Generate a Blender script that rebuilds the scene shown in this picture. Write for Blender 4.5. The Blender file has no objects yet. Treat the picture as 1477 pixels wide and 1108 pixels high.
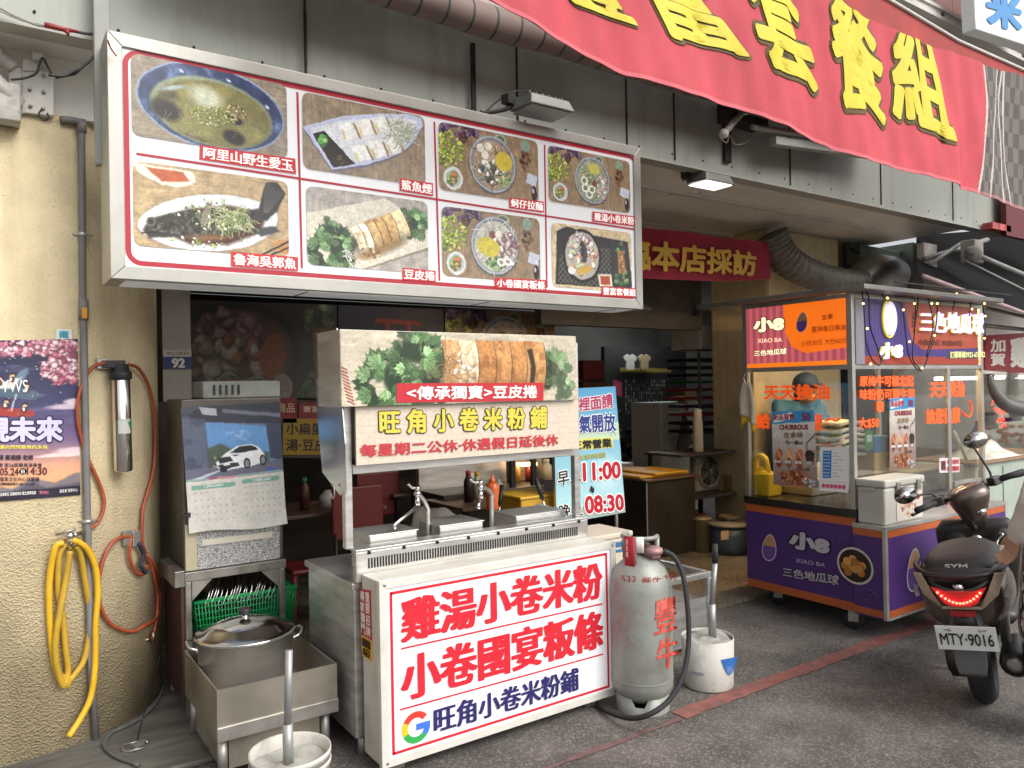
import bpy, bmesh, math, random
import numpy as np
from mathutils import Vector, Matrix
rad = math.radians
SC = bpy.context.scene
COL = SC.collection
# ------------------------------------------------------------------ camera
PW, PH, FPX = 1477.0, 1108.0, 1110.0
CAMP = np.array([0.0, 0.0, 1.6])
PITCH, ROLL, YAW = rad(.24), rad(-1.05), rad(34.6)
def _cam():
    f = np.array([math.sin(YAW)*math.cos(PITCH), math.cos(YAW)*math.cos(PITCH), math.sin(PITCH)])
    rt = np.array([math.cos(YAW), -math.sin(YAW), 0]); up = np.cross(rt, f)
    c, s = math.cos(ROLL), math.sin(ROLL)
    return np.array([c*rt+s*up, -s*rt+c*up, f])
CM = _cam()
cd = bpy.data.cameras.new("camera"); cam = bpy.data.objects.new("camera", cd); COL.objects.link(cam)
cd.sensor_fit = 'HORIZONTAL'; cd.sensor_width = 36; cd.lens = 36*FPX/PW
cd.clip_start = .05; cd.clip_end = 500
m = Matrix.Identity(4)
for i in range(3):
    m[i][0] = CM[0][i]; m[i][1] = CM[1][i]; m[i][2] = -CM[2][i]; m[i][3] = CAMP[i]
cam.matrix_world = m
SC.camera = cam
# ------------------------------------------------------------------ sky, sun, exposure
SUN_EL, SUN_AZ = 44, 160            # azimuth clockwise from +Y
w = bpy.data.worlds.new("World"); SC.world = w; w.use_nodes = True
nt = w.node_tree; bg = nt.nodes["Background"]
sky = nt.nodes.new("ShaderNodeTexSky"); sky.sky_type = 'NISHITA'; sky.sun_disc = False
sky.sun_elevation = rad(SUN_EL); sky.sun_rotation = rad(SUN_AZ)
sky.air_density = 1.0; sky.dust_density = 5.0; sky.ozone_density = 1.0
hs = nt.nodes.new("ShaderNodeHueSaturation"); hs.inputs['Saturation'].default_value = .22
nt.links.new(sky.outputs[0], hs.inputs['Color']); nt.links.new(hs.outputs[0], bg.inputs[0])
bg.inputs[1].default_value = .15
sl = bpy.data.lights.new("sun", 'SUN'); sl.energy = .75; sl.angle = rad(40); sl.color = (1, .96, .9)
so = bpy.data.objects.new("sun", sl); COL.objects.link(so)
sd = Vector((math.sin(rad(SUN_AZ))*math.cos(rad(SUN_EL)), math.cos(rad(SUN_AZ))*math.cos(rad(SUN_EL)), math.sin(rad(SUN_EL))))
so.rotation_euler = sd.to_track_quat('Z', 'Y').to_euler()
so.location = (0, -5, 8)
SC.view_settings.view_transform = 'Standard'; SC.view_settings.look = 'None'
SC.view_settings.exposure = 0.6; SC.view_settings.gamma = 1
SC.cycles.max_bounces = 8; SC.cycles.diffuse_bounces = 5; SC.cycles.transparent_max_bounces = 12
SC.cycles.sample_clamp_indirect = 6
try: SC.cycles.use_denoising = True
except Exception: pass
# ------------------------------------------------------------------ pixel -> point on a real plane
def ray(x, y):
    d = np.array([(x-PW/2)/FPX, -(y-PH/2)/FPX, 1.0])
    return d @ CM
def on(x, y, ax, val):
    d = ray(x, y); t = (val-CAMP[ax])/d[ax]
    return CAMP+t*d
def PX(x, y, X): return on(x, y, 0, X)
def PY(x, y, Y): return on(x, y, 1, Y)
def PZ(x, y, Z=0.): return on(x, y, 2, Z)
def PD(x, y, depth):
    d = ray(x, y); return CAMP+d*depth          # depth along the optical axis
def qY(Y, *pts): return [PY(x, y, Y) for x, y in pts]
def qX(X, *pts): return [PX(x, y, X) for x, y in pts]
# ------------------------------------------------------------------ materials
def s2l(c):
    c = np.asarray(c, dtype=float)
    return np.where(c <= .04045, c/12.92, ((c+.055)/1.055)**2.4)
def hexc(h): return tuple(s2l([int(h[i:i+2], 16)/255 for i in (0, 2, 4)]))
MATS = {}
def mat(name, col, rough=.5, metal=0., var=.12, scale=6., bump=0., bscale=None, emit=0., ecol=None, stretch=None,
        dirt=0., dcol=(.05, .045, .035), dscale=2.2, spec=.5, coat=0., rvar=.12):
    if name in MATS: return MATS[name]
    m = bpy.data.materials.new(name); m.use_nodes = True; MATS[name] = m
    nt = m.node_tree; N = nt.nodes; L = nt.links
    b = N["Principled BSDF"]; col = tuple(col)[:3]
    b.inputs['Base Color'].default_value = (*col, 1); b.inputs['Roughness'].default_value = rough
    b.inputs['Metallic'].default_value = metal
    b.inputs['Specular IOR Level'].default_value = spec
    if coat: b.inputs['Coat Weight'].default_value = coat; b.inputs['Coat Roughness'].default_value = .08
    if emit:
        b.inputs['Emission Color'].default_value = (*(ecol or col), 1); b.inputs['Emission Strength'].default_value = emit
    if var or bump or dirt:
        tc = N.new("ShaderNodeTexCoord"); vec = tc.outputs['Object']
        if stretch:
            mp = N.new("ShaderNodeMapping"); mp.inputs['Scale'].default_value = stretch
            L.new(vec, mp.inputs[0]); vec = mp.outputs[0]
        nz = N.new("ShaderNodeTexNoise"); nz.inputs['Scale'].default_value = scale; nz.inputs['Detail'].default_value = 6
        L.new(vec, nz.inputs['Vector'])
        mx = N.new("ShaderNodeMix"); mx.data_type = 'RGBA'
        mx.inputs['A'].default_value = (*[max(0, c*(1-var)) for c in col], 1); mx.inputs['B'].default_value = (*[min(1, c*(1+var)) for c in col], 1)
        rp = N.new("ShaderNodeMapRange"); rp.inputs[1].default_value = .3; rp.inputs[2].default_value = .7
        L.new(nz.outputs[0], rp.inputs[0]); L.new(rp.outputs[0], mx.inputs['Factor'])
        out = mx.outputs['Result']
        if dirt:
            n2 = N.new("ShaderNodeTexNoise"); n2.inputs['Scale'].default_value = dscale; n2.inputs['Detail'].default_value = 9; n2.inputs['Roughness'].default_value = .68
            L.new(vec, n2.inputs['Vector'])
            r2 = N.new("ShaderNodeMapRange"); r2.inputs[1].default_value = .5; r2.inputs[2].default_value = .75; r2.inputs[3].default_value = 0; r2.inputs[4].default_value = dirt
            L.new(n2.outputs[0], r2.inputs[0])
            m2 = N.new("ShaderNodeMix"); m2.data_type = 'RGBA'; m2.inputs['B'].default_value = (*dcol, 1)
            L.new(out, m2.inputs['A']); L.new(r2.outputs[0], m2.inputs['Factor']); out = m2.outputs['Result']
        L.new(out, b.inputs['Base Color'])
        rr = N.new("ShaderNodeMapRange"); rr.inputs[3].default_value = max(0.02, rough-rvar); rr.inputs[4].default_value = min(1, rough+rvar)
        L.new(nz.outputs[0], rr.inputs[0]); L.new(rr.outputs[0], b.inputs['Roughness'])
        if bump:
            n3 = N.new("ShaderNodeTexNoise"); n3.inputs['Scale'].default_value = bscale or scale*4; n3.inputs['Detail'].default_value = 4
            L.new(vec, n3.inputs['Vector'])
            bp = N.new("ShaderNodeBump"); bp.inputs['Strength'].default_value = bump; bp.inputs['Distance'].default_value = .01
            L.new(n3.outputs[0], bp.inputs['Height']); L.new(bp.outputs[0], b.inputs['Normal'])
    return m
def ink(c, emit=0., rough=.45):
    """flat printing ink / paint of one colour, c = hex string"""
    return mat("ink_"+c+("_lit%g" % emit if emit else ""), hexc(c), rough, var=.05, scale=30, emit=emit)
def glass(name, tint=(.9, .95, .93), rough=.03, alpha=.12):
    if name in MATS: return MATS[name]
    m = bpy.data.materials.new(name); m.use_nodes = True; MATS[name] = m
    N = m.node_tree.nodes; L = m.node_tree.links; N.remove(N["Principled BSDF"])
    out = N["Material Output"]; t = N.new("ShaderNodeBsdfTransparent"); t.inputs[0].default_value = (*tint, 1)
    g = N.new("ShaderNodeBsdfGlossy"); g.inputs['Roughness'].default_value = rough
    fr = N.new("ShaderNodeLayerWeight"); fr.inputs[0].default_value = .35
    mr = N.new("ShaderNodeMapRange"); mr.inputs[3].default_value = alpha*.5; mr.inputs[4].default_value = .55
    mx = N.new("ShaderNodeMixShader")
    L.new(fr.outputs['Fresnel'], mr.inputs[0]); L.new(mr.outputs[0], mx.inputs[0]); L.new(t.outputs[0], mx.inputs[1]); L.new(g.outputs[0], mx.inputs[2])
    L.new(mx.outputs[0], out.inputs[0])
    return m
def printmat(emit=0., rough=.35):
    nm = "printed_surface_%g_%g" % (emit, rough)
    if nm in MATS: return MATS[nm]
    m = bpy.data.materials.new(nm); m.use_nodes = True; MATS[nm] = m
    N = m.node_tree.nodes; L = m.node_tree.links; b = N["Principled BSDF"]
    a = N.new("ShaderNodeAttribute"); a.attribute_name = "Col"
    L.new(a.outputs[0], b.inputs['Base Color']); b.inputs['Roughness'].default_value = rough
    if emit:
        L.new(a.outputs[0], b.inputs['Emission Color']); b.inputs['Emission Strength'].default_value = emit
    return m
# ------------------------------------------------------------------ things and parts
LOC = {}
def tag(o, label=None, cat=None, group=None, kind=None):
    if label: o["label"] = label
    if cat: o["category"] = cat
    if group: o["group"] = group
    if kind: o["kind"] = kind
    return o
def thing(name, label, cat, loc, group=None):
    o = bpy.data.objects.new(name, None); COL.objects.link(o)
    o.empty_display_size = .1
    loc = Vector([float(v) for v in loc]); o.location = loc; LOC[o] = loc
    return tag(o, label, cat, group)
def nrm(v):
    v = np.asarray(v, float); n = np.linalg.norm(v); return v/n if n else v
class MB:
    """collects shapes in world space; build() links them as ONE mesh object"""
    def __init__(s): s.v = []; s.f = []; s.sm = []
    def add(s, vs, fs, smooth=False):
        o = len(s.v); s.v += [tuple(map(float, p)) for p in vs]; s.f += [tuple(i+o for i in f) for f in fs]; s.sm += [smooth]*len(fs); return s
    def box(s, a, b):
        x0, y0, z0 = [min(a[i], b[i]) for i in range(3)]; x1, y1, z1 = [max(a[i], b[i]) for i in range(3)]
        return s.hexa([(x0, y0, z0), (x1, y0, z0), (x1, y1, z0), (x0, y1, z0), (x0, y0, z1), (x1, y0, z1), (x1, y1, z1), (x0, y1, z1)])
    def hexa(s, p):
        return s.add(p, [(3, 2, 1, 0), (4, 5, 6, 7), (0, 1, 5, 4), (1, 2, 6, 5), (2, 3, 7, 6), (3, 0, 4, 7)])
    def cbox(s, c, sx, sy, sz, rz=0., rx=0.):
        M = Matrix.Translation(Vector([float(q) for q in c])) @ Matrix.Rotation(rz, 4, 'Z') @ Matrix.Rotation(rx, 4, 'X')
        pts = [M @ Vector((i*sx/2, j*sy/2, k*sz/2)) for k in (-1, 1) for i, j in ((-1, -1), (1, -1), (1, 1), (-1, 1))]
        return s.hexa(pts)
    def slab(s, q, th, n=None):
        """a panel: front face q (TL,TR,BR,BL), thickness th away from the viewer's side"""
        q = [np.asarray(p, float) for p in q]
        if n is None:
            n = nrm(np.cross(q[1]-q[0], q[3]-q[0]))
            if n @ (q[0]-CAMP) < 0: n = -n
        b = [p+n*th for p in q]; k = len(q)
        fs = [tuple(range(k)), tuple(range(2*k-1, k-1, -1))]+[(i, i+k, (i+1) % k+k, (i+1) % k) for i in range(k)]
        return s.add(q+b, fs)
    def tube(s, pts, r, n=10, close=False, rs=None, caps=True):
        P = [np.asarray(p, float) for p in pts]; k = len(P); rings = []
        T = []
        for i in range(k):
            a = P[i-1] if (i > 0 or close) else P[i]; b = P[(i+1) % k] if (i < k-1 or close) else P[i]
            T.append(nrm(b-a))
        u = np.cross(T[0], [0, 0, 1]); u = nrm(u) if np.linalg.norm(u) > 1e-3 else np.array([1., 0, 0])
        vs = []
        for i in range(k):
            u = nrm(u-T[i]*(u @ T[i])); w = np.cross(T[i], u); rr = rs[i] if rs is not None else r
            for j in range(n):
                a = 2*math.pi*j/n; vs.append(P[i]+rr*(math.cos(a)*u+math.sin(a)*w))
        fs = []
        for i in range(k if close else k-1):
            for j in range(n):
                a, b = i*n, ((i+1) % k)*n
                fs.append((a+j, a+(j+1) % n, b+(j+1) % n, b+j))
        if caps and not close: fs += [tuple(range(n-1, -1, -1)), tuple(range((k-1)*n, k*n))]
        return s.add(vs, fs, True)
    def cyl(s, a, b, r, r2=None, n=20):
        return s.tube([a, b], r, n, rs=[r, r if r2 is None else r2])
    def lathe(s, prof, c, axis=(0, 0, 1), n=28, sx=1., sy=1., smooth=True, cap=True):
        ax = nrm(axis); u = np.cross(ax, [0, 1, 0]); u = nrm(u) if np.linalg.norm(u) > 1e-3 else np.array([1., 0, 0]); w = np.cross(ax, u)
        c = np.asarray(c, float); vs = []
        for r, h in prof:
            for j in range(n):
                a = 2*math.pi*j/n; vs.append(c+ax*h+r*(sx*math.cos(a)*u+sy*math.sin(a)*w))
        fs = []
        for i in range(len(prof)-1):
            for j in range(n): fs.append((i*n+j, i*n+(j+1) % n, (i+1)*n+(j+1) % n, (i+1)*n+j))
        if cap and prof[0][0] > 1e-4: fs.append(tuple(range(n-1, -1, -1)))
        if cap and prof[-1][0] > 1e-4: fs.append(tuple(range((len(prof)-1)*n, len(prof)*n)))
        return s.add(vs, fs, smooth)
    def ball(s, c, r, n=12, sx=1, sy=1, sz=1):
        k = max(4, n//2); c = np.asarray(c, float); vs = []; fs = []
        for i in range(k+1):
            t = math.pi*i/k
            for j in range(n):
                a = 2*math.pi*j/n; vs.append(c+r*np.array([sx*math.sin(t)*math.cos(a), sy*math.sin(t)*math.sin(a), sz*math.cos(t)]))
        for i in range(k):
            for j in range(n): fs.append((i*n+j, (i+1)*n+j, (i+1)*n+(j+1) % n, i*n+(j+1) % n))
        return s.add(vs, fs, True)
    def loft(s, rings, smooth=True, caps=True):
        n = len(rings[0]); vs = [p for r in rings for p in r]; fs = []
        for i in range(len(rings)-1):
            for j in range(n): fs.append((i*n+j, i*n+(j+1) % n, (i+1)*n+(j+1) % n, (i+1)*n+j))
        if caps: fs += [tuple(range(n-1, -1, -1)), tuple(range((len(rings)-1)*n, len(rings)*n))]
        return s.add(vs, fs, smooth)
    def prism(s, poly, off):
        off = np.asarray(off, float); k = len(poly); p = [np.asarray(q, float) for q in poly]
        return s.add(p+[q+off for q in p], [tuple(range(k)), tuple(range(2*k-1, k-1, -1))]+[(i, i+k, (i+1) % k+k, (i+1) % k) for i in range(k)])
    def sheet(s, fn, nu, nv, smooth=True):
        vs = [fn(i/nu, j/nv) for j in range(nv+1) for i in range(nu+1)]
        return s.add(vs, [(j*(nu+1)+i, j*(nu+1)+i+1, (j+1)*(nu+1)+i+1, (j+1)*(nu+1)+i) for j in range(nv) for i in range(nu)], smooth)
    def xf(s, M, start=0):
        s.v[start:] = [tuple(M @ Vector(p)) for p in s.v[start:]]; return s
    def build(s, name, m, parent=None, label=None, cat=None, group=None, kind=None, bev=0., solid=0., sub=0):
        me = bpy.data.meshes.new(name); v = np.array(s.v)
        if parent is not None: loc = LOC[parent]
        else: loc = Vector((float((v[:, 0].min()+v[:, 0].max())/2), float((v[:, 1].min()+v[:, 1].max())/2), float(v[:, 2].min())))
        me.from_pydata([tuple(p) for p in (v-np.array(loc))], [], s.f); me.update()
        bm = bmesh.new(); bm.from_mesh(me)
        bmesh.ops.recalc_face_normals(bm, faces=bm.faces); bm.to_mesh(me); bm.free()
        for p, k in zip(me.polygons, s.sm): p.use_smooth = k
        me.materials.append(m); return link(name, me, parent, loc, label, cat, group, kind, bev, solid, sub)
def link(name, me, parent, loc, label=None, cat=None, group=None, kind=None, bev=0., solid=0., sub=0):
    o = bpy.data.objects.new(name, me); COL.objects.link(o); LOC[o] = loc
    if parent is not None: o.parent = parent
    else: o.location = loc
    if solid:
        md = o.modifiers.new("solid", 'SOLIDIFY'); md.thickness = solid; md.offset = 0
    if bev:
        md = o.modifiers.new("bevel", 'BEVEL'); md.width = bev; md.segments = 2; md.limit_method = 'ANGLE'; md.angle_limit = rad(40)
    if sub:
        md = o.modifiers.new("sub", 'SUBSURF'); md.levels = sub; md.render_levels = sub
    return tag(o, label, cat, group, kind)
def copy_tree(o, parent=None):
    c = o.copy(); COL.objects.link(c); c.parent = parent
    for ch in list(o.children): copy_tree(ch, c)
    return c
# ------------------------------------------------------------------ lettering (built-in font)
_G = {}
def glyphs(s, fine=False, res=3):
    k = (s, res, fine)
    if k in _G: return _G[k]
    c = bpy.data.curves.new("lettering", 'FONT'); c.body = s; c.resolution_u = res; c.fill_mode = 'FRONT'
    o = bpy.data.objects.new("lettering", c); COL.objects.link(o)
    bpy.context.view_layer.update()
    me = bpy.data.meshes.new_from_object(o.evaluated_get(bpy.context.evaluated_depsgraph_get()))
    if fine:
        bm = bmesh.new(); bm.from_mesh(me)
        for _ in range(4):
            bmesh.ops.triangulate(bm, faces=bm.faces)
            L_ = [e for e in bm.edges if e.calc_length() > .14]
            if not L_: break
            bmesh.ops.subdivide_edges(bm, edges=L_, cuts=1)
        bmesh.ops.triangulate(bm, faces=bm.faces); bm.to_mesh(me); bm.free()
    v = np.array([tuple(q.co) for q in me.vertices])[:, :2]; f = [tuple(p.vertices) for p in me.polygons]
    bpy.data.objects.remove(o); bpy.data.curves.remove(c); bpy.data.meshes.remove(me)
    _G[k] = (v, f); return _G[k]
def bil(q, u, v):
    """q = TL,TR,BR,BL; u right, v down; vectorised"""
    u = np.asarray(u)[..., None]; v = np.asarray(v)[..., None]
    return q[0]*(1-u)*(1-v)+q[1]*u*(1-v)+q[2]*u*v+q[3]*(1-u)*v
def qn(q):
    n = nrm(np.cross(q[1]-q[0], q[3]-q[0]))
    return -n if n @ (q[0]-CAMP) > 0 else n
def text(name, s, q, m, parent, off=.02, fat=0., lift=.002, outline=None, depth=0., mp=None, label=None, vert=False, inner=None):
    """write s so that its ink exactly fills the quad q; fat thickens upright strokes; outline = (material, extra offset)"""
    q = [np.asarray(p, float) for p in q]; n = qn(q)
    if vert:                                   # one character under another
        cs = list(s); B = MB()
        for i, ch in enumerate(cs):
            a, b = (i+.04)/len(cs), (i+.96)/len(cs)
            _put(B, ch, [bil(q, 0, a), bil(q, 1, a), bil(q, 1, b), bil(q, 0, b)], n, off, fat, lift, None, depth)
        return B.build(name, m, parent, label=label)
    v0, _ = glyphs(s); e = np.array([off+fat, off]) if inner is None else np.array([inner, inner-.02])
    bb = (v0.min(0)-e, v0.max(0)+e)
    if outline:
        Bo = MB(); _put(Bo, s, q, n, off+outline[1], fat, lift-.0015, bb, 0, mp); Bo.build(name+"_outline", outline[0], parent)
    B = MB(); _put(B, s, q, n, off, fat, lift, bb, depth, mp)
    return B.build(name, m, parent, label=label)
def _put(B, s, q, n, off, fat, lift, bb, depth, mp=None):
    v, f = glyphs(s, mp is not None)
    lo, hi = bb if bb is not None else (v.min(0)-[off+fat, off], v.max(0)+[off+fat, off])
    em = (hi-lo)
    K = 0 if off < .004 else (8 if off < .05 else 14)
    sh = [(off*math.cos(2*math.pi*k/K), off*math.sin(2*math.pi*k/K)) for k in range(K)]+[(0., 0.)]
    if fat: sh = [(x+d, y) for x, y in sh for d in (-fat, 0, fat)]
    for i, (d, e) in enumerate(sh):
        u = (v[:, 0]+d-lo[0])/em[0]; t = 1-(v[:, 1]+e-lo[1])/em[1]
        if mp is not None: p = mp(u, t, lift+i*.00004)
        else: p = bil(q, u, t)+n*(lift+i*.00004)
        if depth:
            k = len(v); B.add(np.vstack([p+n*depth, p]), f)
            ec = {}
            for fc in f:
                for a, b in zip(fc, fc[1:]+fc[:1]): ec[(a, b)] = 1
            o = len(B.v)-2*k
            side = [(a+o, b+o, b+o+k, a+o+k) for a, b in ec if (b, a) not in ec]
            B.f += side; B.sm += [False]*len(side)
        else: B.add(p, f)
# ------------------------------------------------------------------ little painter for printed photographs
class Cv:
    def __init__(s, A, h, col):
        s.A = A; s.h = h; s.w = max(2, int(h*A)); yy, xx = np.mgrid[0:s.h, 0:s.w]
        s.x = xx/(s.w-1)*A; s.y = yy/(s.h-1); s.a = np.ones((s.h, s.w, 3))*np.array(C(col))
        s.seed = 1
    def nz(s, sx, sy=None, seed=None, oct=4):
        sy = sy or sx; s.seed += 1; rg = np.random.RandomState(seed if seed is not None else s.seed)
        out = 0; amp = 1; tot = 0
        for o in range(oct):
            g = rg.rand(int(sy)+3, int(sx*s.A)+3); gx = s.x/s.A*(int(sx*s.A)); gy = s.y*int(sy)
            ix = gx.astype(int); iy = gy.astype(int); fx = gx-ix; fy = gy-iy; fx = fx*fx*(3-2*fx); fy = fy*fy*(3-2*fy)
            ix1 = np.minimum(ix+1, g.shape[1]-1); iy1 = np.minimum(iy+1, g.shape[0]-1)
            val = (g[iy, ix]*(1-fx)+g[iy, ix1]*fx)*(1-fy)+(g[iy1, ix]*(1-fx)+g[iy1, ix1]*fx)*fy
            out = out+amp*val; tot += amp; amp *= .55; sx *= 2; sy *= 2
        return out/tot
    def mix(s, m, c):
        m = np.clip(m, 0, 1)[..., None]; s.a = s.a*(1-m)+m*np.asarray(C(c)); return s
    def mul(s, m): s.a = s.a*np.asarray(m)[..., None]; return s
    def ed(s, cx, cy, rx, ry, rot=0):
        c, k = math.cos(rot), math.sin(rot); dx = s.x-cx; dy = s.y-cy
        return np.hypot((dx*c+dy*k)/rx, (-dx*k+dy*c)/ry)
    def win(s, x0, x1, y0, y1):
        k = s.h-1; i0, i1 = max(0, int(y0*k)-1), min(s.h, int(y1*k)+3); j0, j1 = max(0, int(x0*k)-1), min(s.w, int(x1*k)+3)
        return (slice(i0, max(i0, i1)), slice(j0, max(j0, j1)))
    def wmix(s, W, m, c):
        m = np.clip(m, 0, 1)[..., None]; s.a[W] = s.a[W]*(1-m)+m*np.asarray(C(c))
    def ell(s, cx, cy, rx, ry, rot, c, soft=.08, al=1.):
        R = max(rx, ry)*(1+soft)+.004; W = s.win(cx-R, cx+R, cy-R, cy+R)
        if s.x[W].size == 0: return
        k, q = math.cos(rot), math.sin(rot); dx = s.x[W]-cx; dy = s.y[W]-cy
        s.wmix(W, al*(1-(np.hypot((dx*k+dy*q)/rx, (-dx*q+dy*k)/ry)-1)/soft-.5), c)
    def sdp(s, pts, W=(slice(None), slice(None))):
        X, Y = s.x[W], s.y[W]
        d = np.full(X.shape, 9.); ins = np.zeros(X.shape, bool); k = len(pts)
        for i in range(k):
            (x0, y0), (x1, y1) = pts[i], pts[(i+1) % k]
            ex, ey = x1-x0, y1-y0; t = np.clip(((X-x0)*ex+(Y-y0)*ey)/(ex*ex+ey*ey+1e-12), 0, 1)
            d = np.minimum(d, np.hypot(X-x0-t*ex, Y-y0-t*ey))
            ins ^= ((y0 > Y) != (y1 > Y)) & (X < (x1-x0)*(Y-y0)/((y1-y0) if y1 != y0 else 1e-9)+x0)
        return np.where(ins, -d, d)
    def poly(s, pts, c, soft=.008, al=1.):
        xs = [p[0] for p in pts]; ys = [p[1] for p in pts]; W = s.win(min(xs)-soft, max(xs)+soft, min(ys)-soft, max(ys)+soft)
        full = np.full(s.x.shape, 9.)
        if s.x[W].size == 0: return full
        d = s.sdp(pts, W); s.wmix(W, al*(.5-d/soft), c); full[W] = d
        return full
    def line(s, pts, w, c, al=1., soft=.006):
        xs = [p[0] for p in pts]; ys = [p[1] for p in pts]; e = w+soft; W = s.win(min(xs)-e, max(xs)+e, min(ys)-e, max(ys)+e)
        X, Y = s.x[W], s.y[W]
        if X.size == 0: return s
        d = np.full(X.shape, 9.)
        for (x0, y0), (x1, y1) in zip(pts, pts[1:]):
            ex, ey = x1-x0, y1-y0; t = np.clip(((X-x0)*ex+(Y-y0)*ey)/(ex*ex+ey*ey+1e-12), 0, 1)
            d = np.minimum(d, np.hypot(X-x0-t*ex, Y-y0-t*ey))
        s.wmix(W, al*(.5-(d-w/2)/soft), c); return s
    def bits(s, n, cx, cy, rx, ry, cols, r0, r1, seed=3, al=.9, asp=2., soft=.25):
        rg = random.Random(seed)
        for i in range(n):
            a = rg.uniform(0, 6.283); q = math.sqrt(rg.random()); r = rg.uniform(r0, r1); x, y = cx+rx*q*math.cos(a), cy+ry*q*math.sin(a)
            r2 = r/rg.uniform(1, asp); t = rg.uniform(0, 3.14); c = np.array(C(rg.choice(cols))); k = al*rg.uniform(.75, 1)
            s.ell(x+.12*r, y+.30*r2, r*1.08, r2*1.08, t, c*.35, .4, k*.75); s.ell(x, y, r, r2, t, c, soft, k)
            s.ell(x-.15*r, y-.22*r2, r*.55, r2*.5, t, np.minimum(1, c*1.12+.10), .8, k*.7)
        return s
    def strands(s, n, cx, cy, rx, ry, cols, L, wd, seed=5, al=.9):
        rg = random.Random(seed)
        for i in range(n):
            a = rg.uniform(0, 6.283); q = math.sqrt(rg.random()); x = cx+rx*q*math.cos(a); y = cy+ry*q*math.sin(a); t = rg.uniform(0, 6.283); p = [(x, y)]
            for k in range(5):
                t += rg.uniform(-.7, .7); x += L/5*math.cos(t); y += L/5*math.sin(t); p.append((x, y))
            c = np.array(C(rg.choice(cols))); s.line([(u+.003, v+.006) for u, v in p], wd*1.3, c*.4, al*.6); s.line(p, wd, c, al)
        return s
    def leaves(s, cx, cy, R, n, seed=2, base=((.29, .44, .25), (.37, .52, .31), (.47, .61, .40), (.18, .31, .17))):
        rg = random.Random(seed)
        for k_ in range(5): a = rg.uniform(0, 6.28); s.ell(cx+R*.4*math.cos(a), cy+R*.35*math.sin(a), R*.5, R*.45, a, np.array(base[3])*.75, .5, .75)
        for i in range(int(n*1.2)):
            f = i/(n*1.2); a = rg.uniform(0, 6.28); q = R*math.sqrt(rg.random())*(1.05-.25*f); x, y = cx+q*math.cos(a), cy+q*math.sin(a)*.85; r = R*rg.uniform(.28, .55)
            t0 = math.atan2(y-cy, x-cx)+rg.uniform(-.8, .8); sh = .55+.75*f; c = np.array(rg.choice(base))*sh*rg.uniform(.85, 1.2)
            for lobe in (-1.0, -.5, 0, .5, 1.0):          # a lobed leaf: five notched fingers fanned round the stalk
                L = r*(1.25-.35*abs(lobe)); ta = t0+lobe*.85; ux, uy = math.cos(ta), math.sin(ta)
                pts = [(x-uy*.05*L, y+ux*.05*L)]
                for k, wv in ((.35, .10), (.5, .21), (.60, .11), (.78, .20), (.88, .08), (1.1, 0.)): pts.append((x+ux*k*L-uy*wv*L, y+uy*k*L+ux*wv*L))
                for k, wv in ((.88, .08), (.78, .20), (.60, .11), (.5, .21), (.35, .10)): pts.append((x+ux*k*L+uy*wv*L, y+uy*k*L-ux*wv*L))
                s.poly([(u+.006, v+.012) for u, v in pts], c*.35, .02, .55); s.poly(pts, np.minimum(1, c*rg.uniform(.9, 1.15)), .008, .95)
                s.line([(x, y), (x+ux*L*.8, y+uy*L*.8)], .003, np.minimum(1, c*1.35+.05), .55)
        return s
    def photo(s, warp=.010, grain=.16, seed=77):
        """break up drawn edges and flat areas the way a printed photograph does"""
        s.seed = seed; k = s.h-1
        dx = (s.nz(9)-.5)*2*warp+(s.nz(34)-.5)*1.2*warp; dy = (s.nz(9)-.5)*2*warp+(s.nz(34)-.5)*1.2*warp
        i = np.clip((s.y+dy)*k, 0, s.h-1).astype(int); j = np.clip((s.x+dx)*k, 0, s.w-1).astype(int)
        s.a = s.a[i, j]; g = 1+grain*((s.nz(55, 55)-.5)*1.7+(s.nz(13, 13)-.5)*1.3); s.a = np.clip(s.a*g[..., None], 0, 1)
        lum = s.a.mean(-1, keepdims=True); s.a = np.clip(lum+(s.a-lum)*.88, 0, 1)
        return s
    def mat_weave(s, c1=(.60, .53, .43), c2=(.44, .38, .30), rot=0):
        c1, c2 = np.array(c1)*1.16, np.array(c2)*1.16
        n = s.nz(4, 90) if rot == 0 else s.nz(110, 4)
        s.a = np.array(c1)*(n[..., None])+np.array(c2)*(1-n[..., None]); n2 = s.nz(12, 12)
        s.mul(.82+.36*n2); return s
def sm(pts, n=5):
    P = [np.array(p, float) for p in pts]; k = len(P); out = []
    for i in range(k):
        a, b, c, d = P[i-1], P[i], P[(i+1) % k], P[(i+2) % k]
        for j in range(n):
            t = j/n; out.append(tuple(.5*((2*b)+(c-a)*t+(2*a-5*b+4*c-d)*t*t+(3*b-a-3*c+d)*t**3)))
    return out
def C(c):
    if isinstance(c, str): return tuple(int(c[i:i+2], 16)/255 for i in (0, 2, 4))
    return c
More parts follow.
